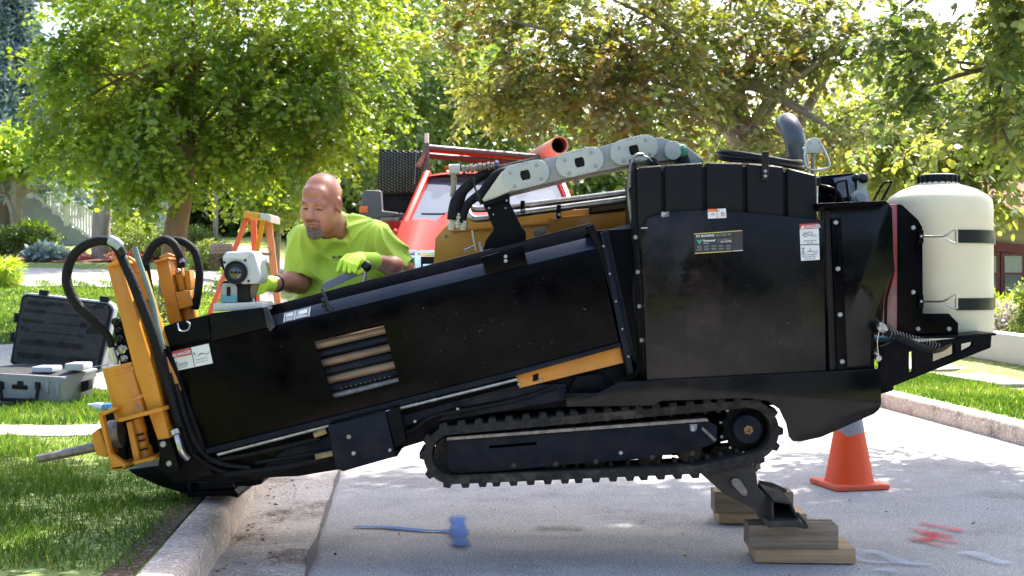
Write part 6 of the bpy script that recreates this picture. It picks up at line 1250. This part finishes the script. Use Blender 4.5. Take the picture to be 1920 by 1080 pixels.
for s_ in (-1,1):
    MB().ball((cxx+s_*.66,17.08,zr+.66), .11, 1.4, .6, .7).obj('headlight', M_chr, Bc)
    for y in (17.95,20.5): wl = MB().tube([(cxx+s_*.70,y,zr+.32),(cxx+s_*.92,y,zr+.32)], .32, 22).obj('wheel', M_tire, Bc); MB().tube([(cxx+s_*.92,y,zr+.32),(cxx+s_*.935,y,zr+.32)], .19, 14).obj('rim', M_chr, wl)
MB().box((cxx-.45,16.97,zr+.42),(cxx+.45,17.02,zr+.58)).bevel(.01).obj('grille', M_hole, Bc)
# far lawns' hedge mass closing the end of the street
hd = thing('hedge', 'dense dark hedge closing the far end of the street', 'hedge', (-1, 62, 1))
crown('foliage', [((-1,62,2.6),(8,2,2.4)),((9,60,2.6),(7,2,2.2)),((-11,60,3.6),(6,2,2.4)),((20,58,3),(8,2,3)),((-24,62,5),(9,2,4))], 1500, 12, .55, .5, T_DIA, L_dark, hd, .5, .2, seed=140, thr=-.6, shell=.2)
crown('foliage', [((-1,64,6.6),(9,2,3.4)),((12,64,6.6),(9,2,3.4)),((-14,64,8),(9,2,4))], 900, 12, .7, .6, T_DIA, L_mid, hd, .3, .2, seed=141, thr=-.05, shell=.3)
# ---------------- the worker ----------------
from mathutils.bvhtree import BVHTree
def A3(px, py, Y): return np.array(P(px, py, Y))
W0 = thing('person', 'bald man with goatee in lime shirt and lime gloves bending over the drill', 'person', (P(640, 0, 6.0).x, 6.0, 0))
HC = A3(602, 384, 5.60); HS = 1.09
HR = np.array((Matrix.Rotation(R(-15), 3, 'Z') @ Matrix.Rotation(R(4), 3, 'Y') @ Matrix.Rotation(R(15), 3, 'X')))
def h2w(a): return HC + HR@np.array(a)*HS
def head(pw):
    p = ((pw-HC)@HR)/HS
    d = s_ell(p, (0,.018,.042), (.076,.098,.088))
    d = smin(d, s_ell(p, (0,-.022,-.02), (.068,.078,.075)), .03)
    d = smin(d, s_ell(p, (0,-.030,-.075), (.056,.060,.048)), .03)
    d = smin(d, s_ell(p, (0,-.075,-.105), (.026,.022,.020)), .02)
    q = p.copy(); q[..., 0] = np.abs(q[..., 0])
    d = smin(d, s_cap(q, (.010,-.090,.026), (.042,-.078,.020), .015, .012), .012)         # brow
    d = smax(d, -(s_ell(q, (.031,-.103,.004), (.021,.023,.014))), .009)                     # sockets
    d = smin(d, s_ell(q, (.031,-.080,.003), (.015,.012,.010)), .005)                        # lids
    d = smin(d, s_ell(q, (.045,-.055,-.030), (.020,.020,.026)), .025)                        # cheeks
    d = smin(d, s_cap(p, (0,-.090,.016), (0,-.115,-.026), .009, .0145), .009)              # nose
    d = smin(d, s_ell(q, (.014,-.100,-.031), (.009,.011,.009)), .006)                       # nostril wings
    d = smax(d, -s_cap(q, (.024,-.098,-.030), (.040,-.090,-.062), .0035, .003), .008)       # nasolabial crease
    d = smin(d, s_cap(q, (0,-.094,-.056), (.018,-.090,-.059), .006, .004), .005)
    d = smin(d, s_cap(q, (0,-.093,-.069), (.016,-.089,-.067), .0065, .004), .005)
    d = smax(d, -s_cap(q, (0,-.104,-.0625), (.020,-.096,-.0625), .0022, .002), .003)
    e = s_ell(q, (.080,.008,.000), (.010,.022,.034)); e = smax(e, -s_ell(q, (.090,.002,.002), (.008,.012,.020)), .006)
    d = smin(d, e, .008)
    d = smin(d, s_cap(q, (.028,-.066,.062), (0,-.068,.064), .02, .02), .03)
    return d*HS
sh = [A3(574,456,5.76), A3(704,450,5.86)]; el = [A3(560,530,5.72), A3(757,508,5.84)]; wr = [A3(514,532,5.50), A3(697,488,5.56)]; ha = [A3(490,532,5.42), A3(672,487,5.47)]
neck = [h2w((0,.025,-.06)), A3(633,444,5.83)]
def bodyf(p):
    d = head(p)
    d = smin(d, s_cap(p, neck[0], neck[1], .058, .068), .03)
    d = smin(d, s_cap(p, h2w((0,.055,-.03)), neck[1], .054, .066), .03)
    d = smin(d, s_ell(p, A3(640,500,5.88), (.19,.13,.17)), .05); d = smin(d, s_ell(p, A3(640,580,5.88), (.185,.14,.20)), .05)
    for i in (0, 1):
        d = smin(d, s_cap(p, neck[1], sh[i], .06, .07), .03)
        d = smin(d, s_cap(p, sh[i], el[i], .062, .050), .02)
        m = el[i]*.62+wr[i]*.38+np.array((0,0,.004))
        d = smin(d, s_cap(p, el[i], m, .049, .047), .02); d = smin(d, s_cap(p, m, wr[i], .045, .031), .02)
        d = smin(d, s_cap(p, wr[i], ha[i], .030, .026), .02)
    return d
lo = A3(470,620,5.3); V_, Q_ = surfnet(bodyf, (P(478,0,5.5).x, 5.36, P(0,600,5.8).z), (P(785,0,5.85).x, 6.06, P(0,312,5.6).z), .0052)
m_sk, t, b, N, L = mk('skin')
tc = N('ShaderNodeTexCoord'); n1 = N('ShaderNodeTexNoise'); n1.inputs['Scale'].default_value = 11; n1.inputs['Detail'].default_value = 8; L(tc.outputs['Object'], n1.inputs[0])
r = N('ShaderNodeValToRGB'); r.color_ramp.elements[0].position = .35; r.color_ramp.elements[1].position = .65; r.color_ramp.elements[0].color = (.33,.115,.072,1); r.color_ramp.elements[1].color = (.47,.20,.135,1); L(n1.outputs[0], r.inputs[0]); L(r.outputs[0], b.inputs['Base Color'])
b.inputs['Roughness'].default_value = .42; b.inputs['Subsurface Weight'].default_value = .2; b.inputs['Subsurface Radius'].default_value = (.9,.35,.2); b.inputs['Subsurface Scale'].default_value = .012
n2 = N('ShaderNodeTexNoise'); n2.inputs['Scale'].default_value = 260; n2.inputs['Detail'].default_value = 3; L(tc.outputs['Object'], n2.inputs[0]); bp = N('ShaderNodeBump'); bp.inputs['Strength'].default_value = .25; bp.inputs['Distance'].default_value = .002; L(n2.outputs[0], bp.inputs['Height']); L(bp.outputs[0], b.inputs['Normal'])
me = idx_mesh('body', V_, Q_); me.materials.append(m_sk); body = link(bpy.data.objects.new('body', me), W0)
# goatee, brows, eyes
pl_ = ((V_-HC)@HR)/HS
nv = np.zeros_like(V_); q0, q1, q2 = V_[Q_[:,0]], V_[Q_[:,1]], V_[Q_[:,2]]; fn_ = np.cross(q1-q0, q2-q0)
for k in range(4): np.add.at(nv, Q_[:,k], fn_)
nv = unit(nv)
x_, y_, z_ = pl_.T
goat = (y_ < -.062) & (np.abs(x_) < .030) & (z_ < -.074) & (z_ > -.128)
must = (y_ < -.083) & (np.abs(x_) < .030) & (z_ < -.042) & (z_ > -.052)
side_ = (y_ < -.075) & (np.abs(x_) > .022) & (np.abs(x_) < .032) & (z_ < -.045) & (z_ > -.08)
def hairs(name, mask, n, ln, cols, rg, wd=1.0, down=1.0):
    ix = np.where(mask)[0]
    if len(ix) == 0: return
    ii = rg.choice(ix, n); pos = V_[ii]+rg.normal(size=(n,3))*.0022-nv[ii]*.001; tip = nv[ii]*.55+np.array((0,-.1,-1.0*down))+rg.normal(size=(n,3))*.28
    me = leaf_mesh(name, pos, tip, nv[ii]+rg.normal(size=(n,3))*.3, ln*(.6+.6*rg.random(n)), np.array([(0,0,0),(.05*wd,.4,0),(0,1,0),(-.05*wd,.4,0)]), rg.random(n)); me.materials.append(leafmat('hair_'+name, cols, .05, .5, .3)); link(bpy.data.objects.new(name, me), body)
rg = np.random.default_rng(3)
gc_ = [(0,(.05,.03,.022)),(.45,(.12,.08,.06)),(.6,(.33,.29,.26)),(1,(.50,.46,.43))]
hairs('goatee', goat, 3200, .011, gc_, rg, 1.0); hairs('moustache', must, 420, .008, [(0,(.12,.07,.05)),(1,(.26,.18,.14))], rg, 1.2); hairs('goatee', side_, 600, .007, gc_[:3], rg, 1.0)
brow = (y_ < -.078) & (np.abs(x_) > .012) & (np.abs(x_) < .046) & (np.abs(z_-.027) < .004); hairs('eyebrow', brow, 260, .007, [(0,(.10,.06,.04)),(1,(.22,.14,.10))], rg, 1.6, .2)
for s in (-1, 1):
    c0 = [h2w((s*a, yy, -.0035+zz_)) for a, yy, zz_ in ((.018,-.0885,.004),(.027,-.0925,.0045),(.036,-.091,.0035),(.044,-.084,.0005))]
    MB().tube([Vector(a) for a in c0], [.0016,.0030,.0030,.0016], 6, smooth=3).obj('eye', mat('lash_dark%d' % s, (.03,.015,.012), .5), body)
MB().tube([Vector(h2w(a)) for a in ((-.019,-.0925,-.0675),(-.009,-.0985,-.0632),(.009,-.0985,-.0632),(.019,-.0925,-.0675))], .0017, 6, smooth=3).obj('mouth', mat('mouth_dark', (.10,.025,.02), .5), body)
# shirt
M_sh, t, b, N, L = mk('lime_jersey'); tc = N('ShaderNodeTexCoord'); n1 = N('ShaderNodeTexNoise'); n1.inputs['Scale'].default_value = 5; n1.inputs['Detail'].default_value = 6; L(tc.outputs['Object'], n1.inputs[0])
r = N('ShaderNodeValToRGB'); r.color_ramp.elements[0].position = .35; r.color_ramp.elements[1].position = .65; r.color_ramp.elements[0].color = (.52,.70,.06,1); r.color_ramp.elements[1].color = (.61,.80,.08,1); L(n1.outputs[0], r.inputs[0]); L(r.outputs[0], b.inputs['Base Color']); b.inputs['Roughness'].default_value = .75; b.inputs['Sheen Weight'].default_value = .25
n2 = N('ShaderNodeTexNoise'); n2.inputs['Scale'].default_value = 22; n2.inputs['Detail'].default_value = 5; L(tc.outputs['Object'], n2.inputs[0]); bp = N('ShaderNodeBump'); bp.inputs['Strength'].default_value = .35; bp.inputs['Distance'].default_value = .012; L(n2.outputs[0], bp.inputs['Height']); L(bp.outputs[0], b.inputs['Normal'])
trn = N('ShaderNodeBsdfTranslucent'); trn.inputs[0].default_value = (.6,.85,.04,1); mxs = N('ShaderNodeMixShader'); mxs.inputs[0].default_value = .16; L(b.outputs[0], mxs.inputs[1]); L(trn.outputs[0], mxs.inputs[2]); L(mxs.outputs[0], t.nodes['Material Output'].inputs[0])
nk = A3(612,428,5.74)
def shirtf(p):
    d = s_ell(p, A3(640,500,5.88), (.225,.16,.20)); d = smin(d, s_ell(p, A3(640,575,5.87), (.225,.18,.23)), .08)
    d = smin(d, s_ell(p, A3(640,660,5.90), (.215,.17,.22)), .08)
    d = smin(d, s_ell(p, A3(655,437,5.92), (.14,.09,.085)), .08)
    for i in (0, 1):
        d = smin(d, s_cap(p, neck[1]+np.array((.012,.03,.035)), sh[i]+np.array((0,0,-.004)), .080, .084), .06)
    arms = None
    for i in (0, 1):
        e = sh[i]*.25+el[i]*.75 if i == 0 else sh[i]*.14+el[i]*.86
        ax_ = unit(el[i]-sh[i]); a = s_cap(p, sh[i], e+ax_*.06, .088, .086)
        a = smax(a, (p-e)@ax_-.03, .005); a = smax(a, -np.maximum(s_cap(p, sh[i]*.3+e*.7, el[i]+ax_*.1, .058, .060), -(p-e)@ax_-.018), .004)
        arms = a if arms is None else np.minimum(arms, a)
    d = smin(d, arms, .035)
    d = smin(d, s_cap(p, neck[1], neck[1]*.62+neck[0]*.38, .092, .084), .05)
    x, y, z = p[..., 0], p[..., 1], p[..., 2]; sx0, sz0, sx1, sz1 = float(sh[0][0]), float(sh[0][2]), float(sh[1][0]), float(sh[1][2])
    def ridge(t): return 1-np.abs(np.sin(t))*2      # sharp creases, soft valleys
    a1 = np.arctan2(z-sz0-.10, x-sx0+.02); r1 = np.hypot(z-sz0-.10, x-sx0+.02); a2 = np.arctan2(z-sz1-.10, x-sx1-.02); r2 = np.hypot(z-sz1-.10, x-sx1-.02)
    f_ = .0110*ridge(a1*7+np.sin(r1*14)*1.1)*np.exp(-((r1-.22)/.13)**2)*(x < 0.5*(sx0+sx1)+.04)+.0120*ridge(a2*8+np.sin(r2*12+1)*1.3)*np.exp(-((r2-.20)/.13)**2)
    f_ = f_+.0075*ridge(z*26-x*9+np.sin(x*14)*1.5)*np.exp(-((z-sz0+.30)/.13)**2)
    return d-f_
def shirt_cut(p):
    d = shirtf(p); hd_ = head(p); d = smax(d, -(hd_-.010), .004); d = smax(d, -(s_cap(p, neck[0]+np.array((0,-.03,.03)), neck[1]*.55+neck[0]*.45, .070, .074)), .005)
    return d
Vs, Qs = surfnet(shirt_cut, (P(525,0,5.7).x, 5.62, P(0,700,5.9).z), (P(790,0,5.9).x, 6.10, P(0,395,5.7).z), .0058)
me = idx_mesh('shirt', Vs, Qs); me.materials.append(M_sh); shirt = link(bpy.data.objects.new('shirt', me), W0)
bvh = BVHTree.FromPolygons([tuple(v) for v in Vs], [tuple(int(i) for i in q) for q in Qs])
def onto(me):
    for v in me.vertices:
        h = bvh.ray_cast(Vector((v.co.x, 5.3, v.co.z)), Vector((0,1,0)))
        if h[0]: v.co.y = h[0].y-.0015
o = decal_text('RUSS', 621.5, 485.5, 6.2, 5.7, mat('print_dark', (.03,.04,.03), .6), shirt, 0, .03, 1.0, 'shirt_print'); onto(o.data)
q = MB().px([(622+i*4.5, 488) for i in range(6)]+[(644.5-i*4.5, 488.7) for i in range(6)], 5.7, 5.7005).mesh('print_line'); q.materials.append(bpy.data.materials['print_dark']); onto(q); link(bpy.data.objects.new('print_line', q), shirt)
# gloves
M_gl = mat('lime_glove', (.50,.76,.045), .6, var=.12, scale=14, bump=.25, bscale=150); M_cuff = mat('glove_cuff', (.015,.02,.015), .7)
fk = [(652,481,5.44),(658,483,5.415),(664,486,5.40),(671,489,5.395)]; fm = [(641,490,5.41),(649,493,5.385),(657,496,5.37),(667,499,5.37)]; ft_ = [(633,508,5.40),(645,507,5.38),(655,509,5.365),(665,509,5.37)]
def glL(p):
    d = s_cap(p, wr[1]+np.array((.01,0,0)), A3(676,486,5.47), .036, .033); d = smin(d, s_ell(p, A3(668,486,5.455), (.040,.052,.026)), .02)
    d = smin(d, s_cap(p, A3(655,485,5.45), A3(676,490,5.42), .021, .022), .02)
    for a, b2, c in zip(fk, fm, ft_): d = smin(d, smin(s_cap(p, A3(*a), A3(*b2), .0135, .012), s_cap(p, A3(*b2), A3(*c), .012, .0095), .004), .006)
    d = smin(d, smin(s_cap(p, A3(684,495,5.44), A3(678,507,5.41), .016, .014), s_cap(p, A3(678,507,5.41), A3(671,512,5.40), .013, .011), .004), .008); return d
Vg, Qg = surfnet(glL, (P(620,0,5.4).x, 5.33, P(0,522,5.4).z), (P(716,0,5.6).x, 5.62, P(0,462,5.5).z), .0036)
me = idx_mesh('glove', Vg, Qg); me.materials.append(M_gl); meta(link(bpy.data.objects.new('glove', me), W0))
fkR = [(478,524,5.37),(477,530,5.355),(477,536,5.35),(479,542,5.36)]; ftR = [(464,525,5.36),(462,531,5.345),(463,537,5.345),(466,543,5.355)]; feR = [(461,529,5.39),(458,535,5.38),(459,541,5.38),(463,546,5.39)]
def glR(p):
    d = s_cap(p, wr[0]+np.array((-.005,0,0)), A3(492,532,5.42), .036, .034); d = smin(d, s_ell(p, A3(488,533,5.41), (.040,.045,.036)), .02)
    for a, b2, c in zip(fkR, ftR, feR): d = smin(d, smin(s_cap(p, A3(*a), A3(*b2), .0135, .012), s_cap(p, A3(*b2), A3(*c), .012, .0095), .004), .005)
    d = smin(d, smin(s_cap(p, A3(490,545,5.39), A3(478,549,5.37), .016, .0135), s_cap(p, A3(478,549,5.37), A3(469,549,5.37), .0125, .0105), .004), .008); return d
Vg, Qg = surfnet(glR, (P(448,0,5.4).x, 5.29, P(0,562,5.4).z), (P(528,0,5.5).x, 5.56, P(0,508,5.4).z), .0036)
me = idx_mesh('glove', Vg, Qg); me.materials.append(M_gl); link(bpy.data.objects.new('glove', me), W0)
for i, sgn in ((0,1),(1,1)):
    d_ = Vector(tuple(unit(el[i]-wr[i]))); c0 = Vector(tuple(wr[i])); q = MB().tube([c0+d_*.012, c0+d_*.022], [.0395,.041], 18); q.obj('glove_cuff', M_cuff if i == 0 else M_gl, W0)
# trousers, belt and boots
M_den = mat('denim', (.06,.09,.16), .85, var=.25, scale=16, bump=.3, bscale=120)
xm_ = float(P(640,0,5.95).x)
LG = [((xm_+.02,5.86,.86),(xm_-.40,5.80,.86),(xm_-.42,5.80,.62)), ((xm_+.02,6.02,.86),(xm_-.40,6.04,.86),(xm_-.36,6.04,.62))]
def pants(p):
    d = s_ell(p, (xm_+.03, 5.94, .90), (.19,.16,.13))
    for hp, kn, an_ in LG: d = smin(d, smin(s_cap(p, hp, kn, .095, .075), s_cap(p, kn, an_, .072, .058), .02), .04)
    return d-.003*np.sin(p[..., 2]*60+p[..., 0]*30)
Vp, Qp = surfnet(pants, (xm_-.56, 5.64, .40), (xm_+.32, 6.18, 1.10), .014)
me = idx_mesh('trousers', Vp, Qp); me.materials.append(M_den); link(bpy.data.objects.new('trousers', me), W0)
for hp, kn, an_ in LG:
    def bootf(p, c=np.array(an_)): c = c*np.array((1,1,0)); d = smin(s_cap(p, c+(0,0,.66), c+(0,0,.59), .056, .052), s_cap(p, c+(.02,0,.575), c+(-.15,0,.565), .047, .04), .03); return np.maximum(d, .532-p[..., 2])
    Vb, Qb = surfnet(bootf, (an_[0]-.24, an_[1]-.1, .50), (an_[0]+.12, an_[1]+.1, .74), .010); me = idx_mesh('boot', Vb, Qb); me.materials.append(mat('boot_tan', (.20,.12,.06), .7)); link(bpy.data.objects.new('boot', me), W0)
MB().box((xm_-.62,5.66,.505),(xm_+.20,6.16,.53)).bevel(.004).obj('operator_platform', M_blk2, D)
MB().box((xm_-.14,5.80,.66),(xm_+.24,6.14,.755)).bevel(.02,3).obj('operator_seat', M_tankb, D); MB().box((xm_-.02,5.9,.53),(xm_+.12,6.04,.66)).obj('seat_post', M_blk2, D); MB().box((xm_+.0,5.60,.49),(xm_+.1,6.0,.56)).obj('platform_arm', M_blk2, D)
MB().px([(548,577),(558,572),(563,580),(553,586)], 5.75, 5.80).bevel(.004).obj('belt_tool', M_red, W0)
